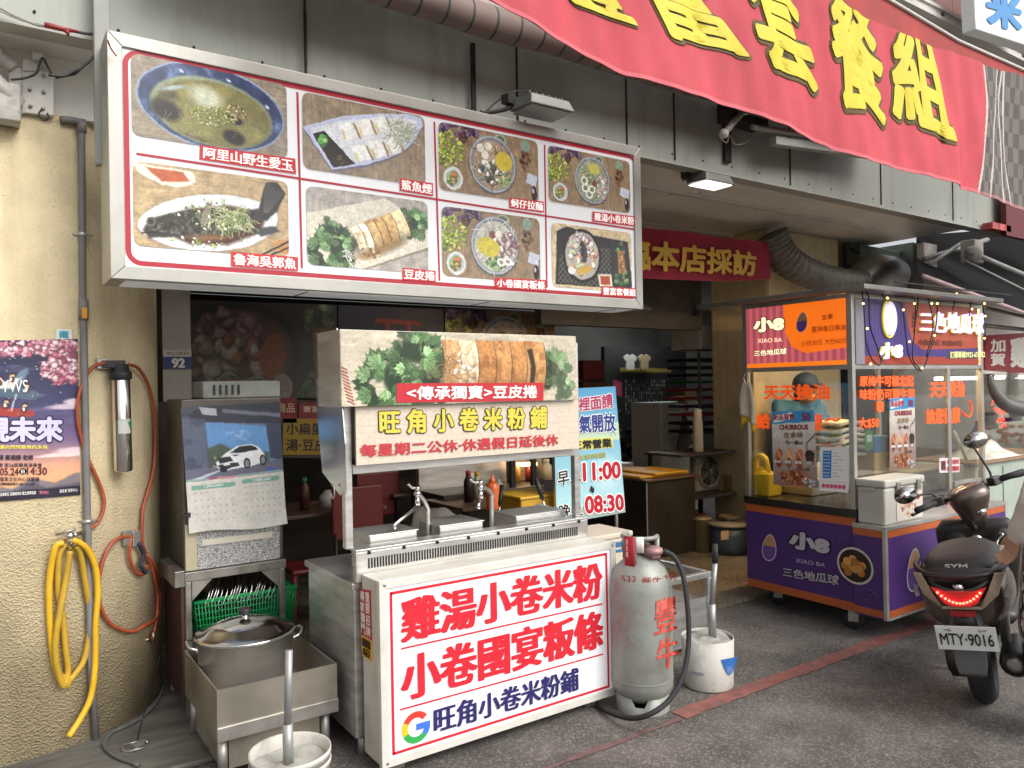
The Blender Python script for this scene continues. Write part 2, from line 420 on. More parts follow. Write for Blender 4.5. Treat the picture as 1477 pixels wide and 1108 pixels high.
def printed(name, cv, q, parent, emit=0., rough=.35, lift=.001, rnd=0., mp=None, label=None, cat=None):
    """lay a painted canvas on the quad q as a fine mesh with a colour per point"""
    h, w_ = cv.a.shape[:2]
    u, v = cv.x/cv.A, cv.y
    if mp is not None: P = mp(u, v, lift)
    else:
        q = [np.asarray(p, float) for p in q]; P = bil(q, u, v)+qn(q)*lift
    idx = np.arange(h*w_).reshape(h, w_)
    F = np.stack([idx[:-1, :-1], idx[:-1, 1:], idx[1:, 1:], idx[1:, :-1]], -1).reshape(-1, 4)
    if rnd:
        A = cv.A; X = np.maximum(np.abs(cv.x-A/2)-(A/2-rnd), 0); Y = np.maximum(np.abs(v-.5)-(.5-rnd), 0)
        keep = (np.hypot(X, Y) <= rnd+1e-6).reshape(-1)
        F = F[keep[F].all(1)]
    P = P.reshape(-1, 3)
    if parent is not None: loc = LOC[parent]
    else: loc = Vector([float(t) for t in ((P.min(0)+P.max(0))/2)])
    me = bpy.data.meshes.new(name); me.vertices.add(len(P)); me.vertices.foreach_set("co", (P-np.array(loc)).astype(np.float32).ravel())
    me.loops.add(F.size); me.loops.foreach_set("vertex_index", F.ravel().astype(np.int32))
    me.polygons.add(len(F)); me.polygons.foreach_set("loop_start", np.arange(0, F.size, 4, dtype=np.int32))
    me.update(calc_edges=True)
    at = me.color_attributes.new("Col", 'FLOAT_COLOR', 'POINT')
    rgba = np.ones((h*w_, 4), np.float32); rgba[:, :3] = s2l(np.clip(cv.a, 0, 1)).reshape(-1, 3)*.92
    at.data.foreach_set("color", rgba.ravel())
    me.materials.append(printmat(emit, rough))
    return link(name, me, parent, loc, label, cat)
def smooth_path(pts, n=8):
    """Catmull-Rom through the points"""
    P = [np.asarray(p, float) for p in pts]; P = [2*P[0]-P[1]]+P+[2*P[-1]-P[-2]]; out = []
    for i in range(1, len(P)-2):
        for k in range(n):
            t = k/n; a, b, c, d = P[i-1:i+3]
            out.append(.5*((2*b)+(c-a)*t+(2*a-5*b+4*c-d)*t*t+(3*b-a-3*c+d)*t**3))
    return out+[P[-2]]
def frame_mb(q, wd, th, n=None):
    """a rectangular frame (four mitred bars) round quad q, bars lying inside it"""
    q = [np.asarray(p, float) for p in q]; B = MB()
    n = -qn(q) if n is None else n
    U, V = np.linalg.norm(q[1]-q[0]), np.linalg.norm(q[3]-q[0]); a, b = wd/U, wd/V
    i_ = [bil(q, a, b), bil(q, 1-a, b), bil(q, 1-a, 1-b), bil(q, a, 1-b)]
    for k in range(4):
        j = (k+1) % 4; B.slab([q[k], q[j], i_[j], i_[k]], th, n)
    return B
STEEL = mat("stainless_steel", (.60, .59, .565), .40, .82, var=.16, scale=5, stretch=(1, 1, 6), dirt=.35, dcol=(.16, .14, .11), dscale=3, bump=.04)
STEELD = mat("old_steel", (.42, .40, .37), .46, .8, var=.25, scale=6, dirt=.6, dcol=(.09, .075, .055), dscale=4, bump=.06)
ALU = mat("aluminium_trim", (.62, .61, .58), .4, .85, var=.1, scale=8, dirt=.3, dcol=(.25, .22, .18), dscale=5)
BLACK = mat("black_plastic", (.018, .018, .019), .45, var=.2, scale=10)
RUBBER = mat("black_rubber", (.02, .02, .021), .7, var=.25, scale=14, bump=.1)
WHITEP = mat("white_paint_metal", (.62, .6, .55), .5, var=.08, scale=5, dirt=.45, dcol=(.22, .18, .13), dscale=4)
# ================================================================== THE SETTING
def ground_mat(name, base, speck, spk_scale, stain, bump=.5, rough=.85):
    m = mat(name, base, rough, var=.3, scale=3.2, bump=bump, bscale=160, dirt=.75, dcol=stain, dscale=1.3)
    N = m.node_tree.nodes; L = m.node_tree.links; b = N["Principled BSDF"]
    src = b.inputs['Base Color'].links[0].from_socket
    tc = N.new("ShaderNodeTexCoord"); v = N.new("ShaderNodeTexVoronoi"); v.inputs['Scale'].default_value = spk_scale
    L.new(tc.outputs['Object'], v.inputs['Vector'])
    lt = N.new("ShaderNodeSeparateColor"); L.new(v.outputs['Color'], lt.inputs[0])
    r = N.new("ShaderNodeMapRange"); r.inputs[1].default_value = .55; r.inputs[2].default_value = 1.; r.inputs[4].default_value = .75
    L.new(lt.outputs[0], r.inputs[0])
    mx = N.new("ShaderNodeMix"); mx.data_type = 'RGBA'; mx.inputs['B'].default_value = (*speck, 1)
    L.new(src, mx.inputs['A']); L.new(r.outputs[0], mx.inputs['Factor'])
    n4 = N.new("ShaderNodeTexNoise"); n4.inputs['Scale'].default_value = .8; n4.inputs['Detail'].default_value = 8; n4.inputs['Roughness'].default_value = .6
    L.new(tc.outputs['Object'], n4.inputs['Vector'])
    r4 = N.new("ShaderNodeMapRange"); r4.inputs[1].default_value = .35; r4.inputs[2].default_value = .65; r4.inputs[3].default_value = .72; r4.inputs[4].default_value = 1.2
    L.new(n4.outputs[0], r4.inputs[0])
    mm = N.new("ShaderNodeMix"); mm.data_type = 'RGBA'; mm.blend_type = 'MULTIPLY'; mm.inputs['Factor'].default_value = 1
    L.new(mx.outputs['Result'], mm.inputs['A']); L.new(r4.outputs[0], mm.inputs['B'])
    out = mm.outputs['Result']
    if name == "asphalt":
        def mul(fac, src, col):
            x = N.new("ShaderNodeMix"); x.data_type = 'RGBA'; x.inputs['B'].default_value = (*col, 1); L.new(src, x.inputs['A']); L.new(fac, x.inputs['Factor']); return x.outputs['Result']
        def rng(src, a, c, top):
            r = N.new("ShaderNodeMapRange"); r.inputs[1].default_value = a; r.inputs[2].default_value = c; r.inputs[4].default_value = top; L.new(src, r.inputs[0]); return r.outputs[0]
        nw = N.new("ShaderNodeTexNoise"); nw.inputs['Scale'].default_value = 3; nw.inputs['Detail'].default_value = 5; L.new(tc.outputs['Object'], nw.inputs['Vector'])
        wp = N.new("ShaderNodeMix"); wp.data_type = 'VECTOR'; wp.inputs['Factor'].default_value = .16; L.new(tc.outputs['Object'], wp.inputs['A']); L.new(nw.outputs['Color'], wp.inputs['B'])
        ve = N.new("ShaderNodeTexVoronoi"); ve.feature = 'DISTANCE_TO_EDGE'; ve.inputs['Scale'].default_value = .85; L.new(wp.outputs['Result'], ve.inputs['Vector'])
        out = mul(rng(ve.outputs['Distance'], .006, .001, .22), out, (.028, .026, .024))          # hairline cracks
        ns = N.new("ShaderNodeTexNoise"); ns.inputs['Scale'].default_value = 1.9; ns.inputs['Detail'].default_value = 3; L.new(wp.outputs['Result'], ns.inputs['Vector'])
        out = mul(rng(ns.outputs[0], .58, .70, .4), out, (.045, .041, .038))          # oil blots
        vg = N.new("ShaderNodeTexVoronoi"); vg.inputs['Scale'].default_value = 13; L.new(tc.outputs['Object'], vg.inputs['Vector'])
        out = mul(rng(vg.outputs['Distance'], .10, .06, .6), out, (.26, .24, .22))          # grit and chewing gum
    L.new(out, b.inputs['Base Color'])
    return m
ASPH = ground_mat("asphalt", (.112, .100, .091), (.27, .245, .22), 115, (.042, .038, .035))
MB().add([(-60, -60, 0), (80, -60, 0), (80, 60, 0), (-60, 60, 0)], [(0, 1, 2, 3)]).build("road", ASPH, kind='structure')
TERR = ground_mat("pebble_terrazzo", (.13, .11, .085), (.30, .25, .17), 62, (.03, .026, .02), bump=.2, rough=.55)
MB().box((1.2, 3.66, .0), (14, 12.5, .03)).build("arcade_floor", TERR, kind='structure', bev=.006)
WETC = mat("wet_concrete", (.12, .115, .10), .5, var=.35, scale=5, stretch=(.6, 4, 1), bump=.3, bscale=40, dirt=.9, dcol=(.03, .028, .024), dscale=2.6)
MB().box((-6, 3.5, .0), (1.19, 12.5, .026)).build("arcade_step", WETC, kind='structure', bev=.008)
# worn red no-parking line
RL = mat("worn_red_line_paint", (.24, .09, .075), .75, var=.25, scale=14, bump=.35, bscale=150, dirt=1., dcol=(.088, .08, .075), dscale=11)
RLf = mat("faded_red_line_paint", (.15, .085, .076), .8, var=.3, scale=14, bump=.35, bscale=150, dirt=.9, dcol=(.085, .072, .066), dscale=9)
rg = random.Random(4)
B = MB(); n = 60; vs = []
for i in range(n+1):
    x = 2.75+i*2.6/n; vs += [(x, 2.575+rg.uniform(-.008, .008), .004), (x, 2.675+rg.uniform(-.008, .008), .004)]
B.add(vs, [(2*i, 2*i+2, 2*i+3, 2*i+1) for i in range(n)]); B.build("red_line", RL, kind='structure')
B = MB(); vs = []
for i in range(n+1):
    x = -2+i*4.74/n; vs += [(x, 2.575+rg.uniform(-.008, .008), .004), (x, 2.60+rg.uniform(-.008, .02), .004)]
B.add(vs, [(2*i, 2*i+2, 2*i+3, 2*i+1) for i in range(n)]); B.build("faded_red_line", RLf, kind='structure')

# ================================================================== THE ARCADE BUILDING
bld = thing("arcade_building", "grey panelled arcade shophouse with pale soffit and rounded yellow stucco pillar", "building", (3.5, 5, 0))
PANEL = mat("grey_green_panel", (.37, .39, .345), .5, var=.12, scale=1.6, dirt=.6, dcol=(.17, .165, .135), dscale=3.2, bump=.03, stretch=(1.6, 1.6, .28))
SOFF = mat("white_soffit_paint", (.80, .785, .73), .75, var=.07, scale=2.5, dirt=.3, dcol=(.5, .47, .4), dscale=1.8)
def stucco(name, c):
    m = mat(name, c, .9, var=.09, scale=7, bump=0)
    N = m.node_tree.nodes; L = m.node_tree.links; b = N["Principled BSDF"]
    tc = N.new("ShaderNodeTexCoord"); a = N.new("ShaderNodeTexNoise"); a.inputs['Scale'].default_value = 85; a.inputs['Detail'].default_value = 3
    v = N.new("ShaderNodeTexVoronoi"); v.inputs['Scale'].default_value = 110
    L.new(tc.outputs['Object'], a.inputs['Vector']); L.new(tc.outputs['Object'], v.inputs['Vector'])
    ad = N.new("ShaderNodeMath"); ad.operation = 'ADD'; L.new(a.outputs[0], ad.inputs[0]); L.new(v.outputs[0], ad.inputs[1])
    bp = N.new("ShaderNodeBump"); bp.inputs['Strength'].default_value = .45; bp.inputs['Distance'].default_value = .008
    L.new(ad.outputs[0], bp.inputs['Height']); L.new(bp.outputs[0], b.inputs['Normal'])
    # grime: pits and a worn dirty foot that belongs to the wall
    src = b.inputs['Base Color'].links[0].from_socket
    r = N.new("ShaderNodeMapRange"); r.inputs[1].default_value = .62; r.inputs[2].default_value = .78; r.inputs[4].default_value = .55
    L.new(a.outputs[0], r.inputs[0])
    mx = N.new("ShaderNodeMix"); mx.data_type = 'RGBA'; mx.inputs['B'].default_value = (.2, .14, .07, 1); L.new(src, mx.inputs['A']); L.new(r.outputs[0], mx.inputs['Factor'])
    n2 = N.new("ShaderNodeTexNoise"); n2.inputs['Scale'].default_value = 1.7; n2.inputs['Detail'].default_value = 8
    L.new(tc.outputs['Object'], n2.inputs['Vector'])
    sp = N.new("ShaderNodeSeparateXYZ"); L.new(tc.outputs['Object'], sp.inputs[0])
    h = N.new("ShaderNodeMapRange"); h.inputs[1].default_value = 0.; h.inputs[2].default_value = .9; h.inputs[3].default_value = .34; h.inputs[4].default_value = 0
    L.new(sp.outputs[2], h.inputs[0])
    a2 = N.new("ShaderNodeMath"); a2.operation = 'ADD'; L.new(n2.outputs[0], a2.inputs[0]); L.new(h.outputs[0], a2.inputs[1])
    r2 = N.new("ShaderNodeMapRange"); r2.inputs[1].default_value = .58; r2.inputs[2].default_value = .95; r2.inputs[4].default_value = .7; L.new(a2.outputs[0], r2.inputs[0])
    mpg = N.new("ShaderNodeMapping"); mpg.inputs['Scale'].default_value = (7, 7, .55); L.new(tc.outputs['Object'], mpg.inputs[0])
    n5 = N.new("ShaderNodeTexNoise"); n5.inputs['Scale'].default_value = 1.6; n5.inputs['Detail'].default_value = 6; L.new(mpg.outputs[0], n5.inputs['Vector'])
    r5 = N.new("ShaderNodeMapRange"); r5.inputs[1].default_value = .5; r5.inputs[2].default_value = .75; r5.inputs[4].default_value = .42; L.new(n5.outputs[0], r5.inputs[0])
    m5 = N.new("ShaderNodeMix"); m5.data_type = 'RGBA'; m5.inputs['B'].default_value = (.42, .33, .19, 1); L.new(mx.outputs['Result'], m5.inputs['A']); L.new(r5.outputs[0], m5.inputs['Factor']); mx = m5
    m2 = N.new("ShaderNodeMix"); m2.data_type = 'RGBA'; m2.inputs['B'].default_value = (.24, .17, .09, 1)
    L.new(mx.outputs['Result'], m2.inputs['A']); L.new(r2.outputs[0], m2.inputs['Factor']); L.new(m2.outputs['Result'], b.inputs['Base Color'])
    return m
STUC = stucco("yellow_stucco", (.68, .57, .36))
LIPZ = 3.12
MB().box((-4, 3.7, LIPZ), (8.95, 3.78, 5.0)).build("fascia", PANEL, bld)
for x, y in ((440, 60), (745, 110), (903, 160), (972, 180), (1139, 240), (1270, 270), (1374, 300)):
    p = PY(x, y, 3.7); MB().box((p[0]-.005, 3.692, LIPZ+.02), (p[0]+.005, 3.6995, 5.0)).build("panel_joint", mat("dark_joint", (.03, .03, .028), .8), bld)
for x in np.arange(.2, 8.9, .31): MB().cyl((x, 3.7, LIPZ+.06), (x, 3.694, LIPZ+.06), .006, n=8).build("panel_rivet", mat("dark_joint", (.03, .03, .028), .8), bld)
MB().box((-4, 3.688, LIPZ-.012), (8.95, 3.80, LIPZ-.0005)).build("fascia_trim", mat("trim_grey", (.42, .42, .38), .6), bld)
MB().box((-4, 3.803, LIPZ), (8.25, 5.6, LIPZ+.15)).build("soffit", SOFF, bld)
MB().box((-4, 5.601, LIPZ), (12.8, 12.39, LIPZ+.15)).build("inner_ceiling", mat("inner_ceiling_shade", (.16, .15, .13), .8, var=.15), bld)  # indoor gloom put into the colour: far darker than the soffit
MB().box((-4, 4.0, 2.86), (.95, 5.4, LIPZ-.001)).build("beam", SOFF, bld)
# rounded pillar
PCX, PCY, PR = .10, 4.65, .70
def pillar_pts(off=0., x0=-4):
    pts = [(x0, PCY-PR-off)]
    for i in range(25):
        a = -math.pi/2+math.pi*i/24
        pts.append((PCX+(PR+off)*math.cos(a), PCY+(PR+off)*math.sin(a)))
    return pts+[(x0, PCY+PR+off)]
pp = pillar_pts()
B = MB(); B.loft([[(x, y, 0.02) for x, y in pp], [(x, y, 2.86) for x, y in pp]], smooth=False)
pil = B.build("pillar", STUC, bld)
for p in pil.data.polygons: p.use_smooth = True
def pil_pt(x, y, off=.004):
    """the point of the pillar's face seen at pixel x, y"""
    d = ray(x, y); R = PR+off; a = d[0]**2+d[1]**2; bx, by = CAMP[0]-PCX, CAMP[1]-PCY
    bq = d[0]*bx+d[1]*by; disc = bq*bq-a*(bx*bx+by*by-R*R)
    if disc > 0:
        p = CAMP+d*((-bq-math.sqrt(disc))/a)
        if p[0] >= PCX: return p
        return PY(x, y, PCY-R)
    t = -bq/a; p = CAMP+d*t; v = np.array([p[0]-PCX, p[1]-PCY]); v = v/np.linalg.norm(v)*R
    return np.array([PCX+v[0], PCY+v[1], p[2]])
# second pillar beyond the cart
STUC2 = STUC
B = MB(); B.box((6.35, 4.75, .02), (7.55, 5.5, LIPZ-.001)); B.build("pillar", STUC, bld, label="far square yellow pillar behind the air duct", bev=.04)
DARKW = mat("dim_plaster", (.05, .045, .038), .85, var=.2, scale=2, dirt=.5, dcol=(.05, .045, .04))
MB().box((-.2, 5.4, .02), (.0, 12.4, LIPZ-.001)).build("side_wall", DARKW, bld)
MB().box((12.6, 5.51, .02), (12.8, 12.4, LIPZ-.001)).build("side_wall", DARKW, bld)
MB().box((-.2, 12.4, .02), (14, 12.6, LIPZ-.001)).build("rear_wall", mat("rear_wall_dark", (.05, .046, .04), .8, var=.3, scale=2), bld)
# narrow pale post with the house number
PST = mat("pale_post_paint", (.40, .37, .33), .6, var=.1, scale=4, dirt=.3)
a, b = PY(233, 420, 5.2), PY(274, 420, 5.2)
MB().box((a[0], 5.2, 1.55), (b[0], 5.45, LIPZ-.001)).build("partition_post", PST, bld)
MB().box((a[0]-.1, 5.22, .03), (b[0]-.02, 5.46, 1.549)).build("partition_panel", mat("dark_wood", (.05, .036, .026), .6, var=.3, scale=5), bld)
B = MB(); B.tube([(b[0]+.002, 5.25, 2.33), (5.2, 5.25, 2.33)], .045, 14); B.build("shutter_roll", STEELD, bld)
MB().box((4.2, 5.6, 2.17), (6.34, 5.7, LIPZ-.001)).build("lintel", mat("lintel_dark", (.09, .085, .075), .8, var=.2), bld)
# upper storey: tiled balcony band with a bolted rail
TILE = bpy.data.materials.new("red_brick_tile"); TILE.use_nodes = True
N = TILE.node_tree.nodes; L = TILE.node_tree.links; bt = N.new("ShaderNodeTexBrick"); tc = N.new("ShaderNodeTexCoord"); mpn = N.new("ShaderNodeMapping")
mpn.inputs['Rotation'].default_value = (rad(90), 0, 0); L.new(tc.outputs['Object'], mpn.inputs[0]); L.new(mpn.outputs[0], bt.inputs[0])
bt.inputs['Color1'].default_value = (.27, .115, .095, 1); bt.inputs['Color2'].default_value = (.22, .10, .085, 1); bt.inputs['Mortar'].default_value = (.07, .07, .065, 1)
bt.inputs['Scale'].default_value = 1; bt.inputs['Brick Width'].default_value = .33; bt.inputs['Row Height'].default_value = .34; bt.inputs['Mortar Size'].default_value = .012; bt.offset = 0
L.new(bt.outputs[0], N["Principled BSDF"].inputs['Base Color']); N["Principled BSDF"].inputs['Roughness'].default_value = .5
MB().box((-4, 3.66, 5.003), (14, 3.9, 7.5)).build("tiled_parapet", TILE, bld)
RAIL = mat("painted_rail", (.55, .53, .49), .5, var=.1, scale=3, dirt=.4, dcol=(.25, .23, .2))
for z0, z1, Yr in ((5.46, 5.78, 3.55), (4.86, 4.98, 3.5)):
    B = MB(); B.box((2, Yr, z0), (14, Yr+.109, z1)); B.box((2, Yr-.02, z0), (14, Yr-.001, z0+.03)); B.box((2, Yr-.02, z1-.03), (14, Yr-.001, z1))
    r_ = B.build("parapet_rail", RAIL, bld)
    B = MB()
    for x in np.arange(2.3, 13, .55): B.cyl((x, Yr-.0005, (z0+z1)/2), (x, Yr-.012, (z0+z1)/2), .022, n=10)
    B.build("rail_bolt", mat("bolt_dark", (.06, .06, .06), .4, .6), r_)

# ------------------------------------------------------------------ on the pillar
def pq(pts, off=.004): return [pil_pt(x, y, off) for x, y in pts]
GPIPE = mat("grey_conduit_pvc", (.19, .185, .18), .5, var=.12, scale=9, dirt=.3, dcol=(.10, .09, .08))
cp = thing("conduit_pipe", "grey plastic conduit running up the yellow pillar beside the poster", "pipe", pil_pt(135, 1080, .0)*np.array([1, 1, 0])+np.array([0, 0, .02]))
pth = [pil_pt(x, y, .022) for x, y in ((88, 172), (104, 173.5), (113, 176), (117, 184), (117.5, 200), (119, 400), (121.5, 520), (127, 800), (131, 960), (139, 1106))]
pth[-1][2] = .027
B = MB(); B.tube(smooth_path(pth[:5], 4)+pth[5:], .0155, 12); B.build("pipe", GPIPE, cp)
for y0, y1 in ((173, 192), (432, 462)):
    x = 117.5 if y0 < 300 else 120.5
    B = MB(); B.tube([pil_pt(x, y0, .022), pil_pt(x, y1, .022)], .021, 12); B.build("pipe_coupling", GPIPE, cp)
for y, x in ((338, 119), (752, 126.5)):
    B = MB(); p = pil_pt(x, y, .022); B.tube([p+[0, 0, -.008], p+[0, 0, .008]], .02, 12); B.tube([p+[-.04, .01, 0], p+[.045, .012, 0]], .006, 8); B.build("pipe_clip", STEEL, cp)
p = pil_pt(122, 452, .045); MB().cbox(p, .022, .02, .05).build("valve_handle", ink("D9961A"), cp, bev=.004)
# poster: printed sheet following the pillar
cv = Cv(.52, 250, "2C2B4B")
g = cv.y
for y0, y1, c0, c1 in ((0, .42, (.15, .16, .28), (.27, .27, .45)), (.42, .64, (.27, .27, .45), (.50, .40, .58)), (.64, .80, (.50, .40, .58), (.93, .66, .52)), (.80, 1, (.93, .66, .52), (.95, .72, .45))):
    k = (g >= y0) & (g <= y1); t = ((g-y0)/(y1-y0))[..., None]; cv.a = np.where(k[..., None], np.array(c0)*(1-t)+np.array(c1)*t, cv.a)
nn = cv.nz(5, 16); cv.mix((nn-.62)*4*(g < .6), (.46, .43, .6))
cv.poly([(.52, .02), (.52, .30), (.43, .26), (.36, .20), (.42, .11), (.30, .08), (.12, .11), (.10, .06), (.22, .03)], (.62, .32, .42), .02, .8)
cv.bits(170, .32, .045, .24, .055, ["E58CA0", "F3B3BE", "C9617E", "FBD7DC"], .006, .016, 3, .95, 1.6)
cv.bits(200, .45, .19, .11, .10, ["E58CA0", "F3B3BE", "C9617E", "FBD7DC", "B44F70"], .006, .016, 4, .95, 1.6)
cv.poly([(-.01, .27), (.20, .275), (.37, .35), (.30, .375), (.12, .34), (-.01, .33)], "51687F", .006)
cv.poly([(.18, .28), (.24, .19), (.28, .17), (.25, .28)], "6C86A0", .006); cv.poly([(.0, .29), (.12, .26), (.25, .23), (.2, .30)], "E7E3DA", .01, .8)
cv.poly([(-.01, .42), (.04, .39), (.30, .44), (.31, .47), (.26, .487), (.08, .46), (-.01, .45)], "B23A31", .006)
for x, y in ((.03, .20), (.09, .225), (.14, .23), (.20, .215), (.10, .165), (.27, .285), (.02, .36), (.06, .355), (.10, .37), (.17, .375), (.26, .405)):
    cv.ell(x, y, .018, .018, 0, "3A2622"); cv.ell(x, y+.006, .012, .010, 0, "E9BE9C"); cv.ell(x-.004, y+.03, .017, .02, 0, "5B2D2A"); cv.ell(x-.006, y+.026, .007, .012, 0, "EEE6DA")
for x in (.04, .215): cv.line([(x, .335), (x-.02, .44)], .006, "EFEBE2")
cv.ell(.055, .465, .022, .03, .3, "2A2526"); cv.ell(.055, .465, .01, .014, .3, "8B8683")
cv.bits(60, .25, .3, .3, .25, ["FFFFFF", "F6D5DF"], .002, .004, 8, .8)
cv.ell(.47, .43, .10, .018, 0, "D9C2D8", .6); cv.ell(.50, .40, .05, .02, 0, "E8D4DE", .6); cv.ell(.50, .715, .10, .025, 0, "E7CDD6", .6); cv.ell(.42, .735, .11, .012, 0, "EFD6D4", .5)
cv.poly([(-.01, .94), (.10, .90), (.20, .925), (.30, .87), (.40, .905), (.50, .855), (.53, .86), (.53, 1), (-.01, 1)], "857A80", .01)
cv.poly([(-.01, .955), (.2, .94), (.3, .89), (.36, .93), (.53, .915), (.53, 1), (-.01, 1)], "5E5866", .012, .8)
cv.poly([(-.01, .945), (.53, .935), (.53, 1.01), (-.01, 1.01)], "2B2438", .004)
def pmap(qpix):
    def f(u, v, lift):
        u = np.asarray(u, float); v = np.asarray(v, float); sh = u.shape; uu, vv = u.ravel(), v.ravel(); q = [np.array(p, float) for p in qpix]
        P = bil(q, uu, vv); return np.array([pil_pt(x, y, .004+lift) for x, y in P]).reshape(sh+(3,))
    return f
c_ = cv.photo(.004, .06)
po = thing("concert_poster", "purple and orange concert poster with pink blossom and small biplane on the yellow pillar", "poster", pil_pt(60, 700, .004))
quad = [(-42, 492), (112, 489), (116, 714), (-42, 727)]
printed("printed_sheet", cv, None, po, mp=pmap(quad), lift=.002)
WHI = ink("F4F2EE"); NAVY = ink("1D1B36")
def ptxt(s, x0, y0, x1, y1, m, off=.02, outl=None, dy=0):
    qp = [(x0, y0), (x1, y0+dy), (x1, y1+dy), (x0, y1)]
    text("lettering", s, pq(qp), m, po, off, outline=outl, mp=pmap(qp), lift=.006)
ptxt("現未來", -26, 601, 91, 638, ink("CFC9F2"), .045, (NAVY, .05))
ptxt("開始，邁向閃閃發亮的未來", -24, 642, 69, 648, ink("F0E05A"), .02)
ptxt("YWS", 2, 548, 40, 566, WHI, .0)
ptxt("指揮 鄭順勝 老師", -10, 656, 48, 664, NAVY); ptxt("管樂團 第26屆畢業演奏會", -16, 668, 61, 674, NAVY, .01)
ptxt("05.24", 0, 675, 27, 686, ink("5A1F2A"), .02); ptxt("14:30", 39, 674, 68, 685, ink("5A1F2A"), .02)
p_ = pil_pt(33, 680, .008); B = MB(); B.lathe([(.0001, 0), (.014, 0)], p_, (0.0, -1, 0), 20); B.build("date_badge", ink("5A1F2A"), po); ptxt("日", 30.5, 677.5, 35.5, 683, WHI, .02)
ptxt("羅東文化中心演藝廳", 0, 688, 57, 694.5, ink("3B2A33"), .01); ptxt("宜蘭縣羅東鎮中山路二段168號", 0, 696, 50, 700, ink("3B2A33"))
ptxt("指導單位 宜蘭縣政府 國立管樂協會", 0, 711, 52, 716, WHI, .01, dy=-3)
ptxt("贊助單位", 57, 708, 70, 713, ink("E07A9A"), .01); ptxt("基金會 管樂中心", 86, 706, 112, 711, WHI, .0, dy=-2)
st = thing("paper_sticker", "small white sticker with a blue character above the poster's corner", "sticker", pil_pt(91, 489, .004))
qs = [(82, 474), (103, 475), (104, 489), (80, 490)]
MB().slab([p for p in pq(qs, .005)], .0008).build("paper", ink("DDE3E4"), st)
text("lettering", "南", pq([(85, 477), (99, 477), (99, 488), (85, 488)], .006), ink("2A9BB0"), st, .03)
# water filter with its red tubing
wf = thing("water_filter", "chrome water filter canister with black cap hanging on the pillar", "water filter", pil_pt(175, 684, .05))
a, b = pil_pt(174, 541, .06), pil_pt(178, 681, .06)
CHROME = mat("polished_steel", (.68, .67, .65), .16, 1., var=.06, scale=4, stretch=(6, 6, .7))
B = MB(); B.lathe([(.0001, 0), (.036, .004), (.040, .012), (.040, np.linalg.norm(a-b)-.004), (.037, np.linalg.norm(a-b))], b, a-b, 24); B.build("canister", CHROME, wf)
t = nrm(a-b); B = MB(); B.lathe([(.046, -.022), (.049, -.018), (.049, .012), (.040, .02), (.034, .05), (.0001, .055)], a, t, 24)
B.cbox(a+t*.05+np.array([-.03, 0, .0]), .10, .05, .035); B.build("filter_cap", BLACK, wf, bev=.003)
B = MB(); B.cbox(a+t*.055+np.array([-.075, .0, -.002]), .05, .03, .05); B.build("wall_bracket", STEELD, wf, bev=.003)
def canq(x0, y0, x1, y1, r=.041):
    c = (a+b)/2; v = nrm(np.array([CAMP[0]-c[0], CAMP[1]-c[1], 0])); s = np.cross([0, 0, 1], v)*-1
    def f(u, w, lift):
        u = np.asarray(u); w = np.asarray(w); an = (u*(x1-x0)+x0); h = (w*(y1-y0)+y0); R = r+lift
        ax = b+(a-b)*(1-h[..., None]); return ax+R*(np.cos(an)[..., None]*v-np.sin(an)[..., None]*-s)
    return f
cv = Cv(.5, 60, "C9CBC6"); cv.poly([(0, 0), (.5, 0), (.5, .2), (0, .2)], "B9C9B5"); cv.poly([(0, .2), (.15, .2), (0, .9)], "2B8A4A")
printed("label", cv, None, wf, mp=canq(-1.0, .45, .4, .60), lift=.0008)
printed("warning_strip", Cv(.1, 40, "7A3B30"), None, wf, mp=canq(.42, .02, .62, .47), lift=.0009)
HOSE = mat("red_brown_tubing", (.36, .075, .03), .4, var=.15, scale=12)
wt = thing("water_tube", "thin red water tubing looped over the pillar from the filter to the taps", "hose", pil_pt(190, 1000, .02))
def hose(pts, r, nm, m, par, off=.02):
    B = MB(); B.tube(smooth_path([pil_pt(x, y, off if len(q) < 1 else q[0]) for x, y, *q in pts], 8), r, 10); return B.build(nm, m, par)
hose([(152, 523, .05), (135, 529), (121, 548), (113, 575), (112, 605), (118, 635), (127, 662), (140, 690), (149, 715), (149, 735), (140, 755), (122, 767)], .0082, "tube", HOSE, wt)
hose([(186, 526, .06), (200, 532, .035), (214, 556), (222, 590), (224, 640), (221, 680), (213, 710), (206, 735), (205, 765, .025), (205, 785)], .0082, "tube", HOSE, wt)
hose([(205, 785), (211, 800), (222, 815), (229, 835, .01), (231, 855, .0), (226, 890, .01), (208, 903, .022), (195, 910), (180, 910), (160, 900), (147, 880), (142, 850), (147, 815), (157, 790), (172, 776), (190, 774, .03)], .0085, "tube", HOSE, wt)
hose([(190, 774, .03), (187, 790, .03), (188, 810, .025), (197, 826), (207, 828), (212, 815, .03)], .0085, "tube", HOSE, wt)
hose([(212, 800, .03), (222, 830, .02), (227, 860, .01), (226, 890, .01), (222, 912, .01)], .0075, "tube", HOSE, wt)
p = pil_pt(221, 920, .02); B = MB(); B.tube([p+[0, 0, .03], p+[0, 0, -.03]], .009, 10); B.tube([p, p+[-.045, -.02, 0]], .007, 8); B.tube([p+[-.045, -.02, -.016], p+[-.045, -.02, .016]], .005, 8); B.build("end_valve", mat("brass_fitting", (.35, .24, .16), .35, .9), wt)
for x, y, c in ((183, 776, STEELD), (196, 777, ALU)):
    B = MB(); p = pil_pt(x, y, .02); B.cbox(p, .045, .02, .07, rz=.5); B.build("tube_bracket", c, wt, bev=.003)
hose([(200, 783, .035), (207, 800, .03), (203, 815, .035), (210, 826, .03)], .011, "tie_cord", mat("dark_cord", (.03, .03, .045), .8), wt)
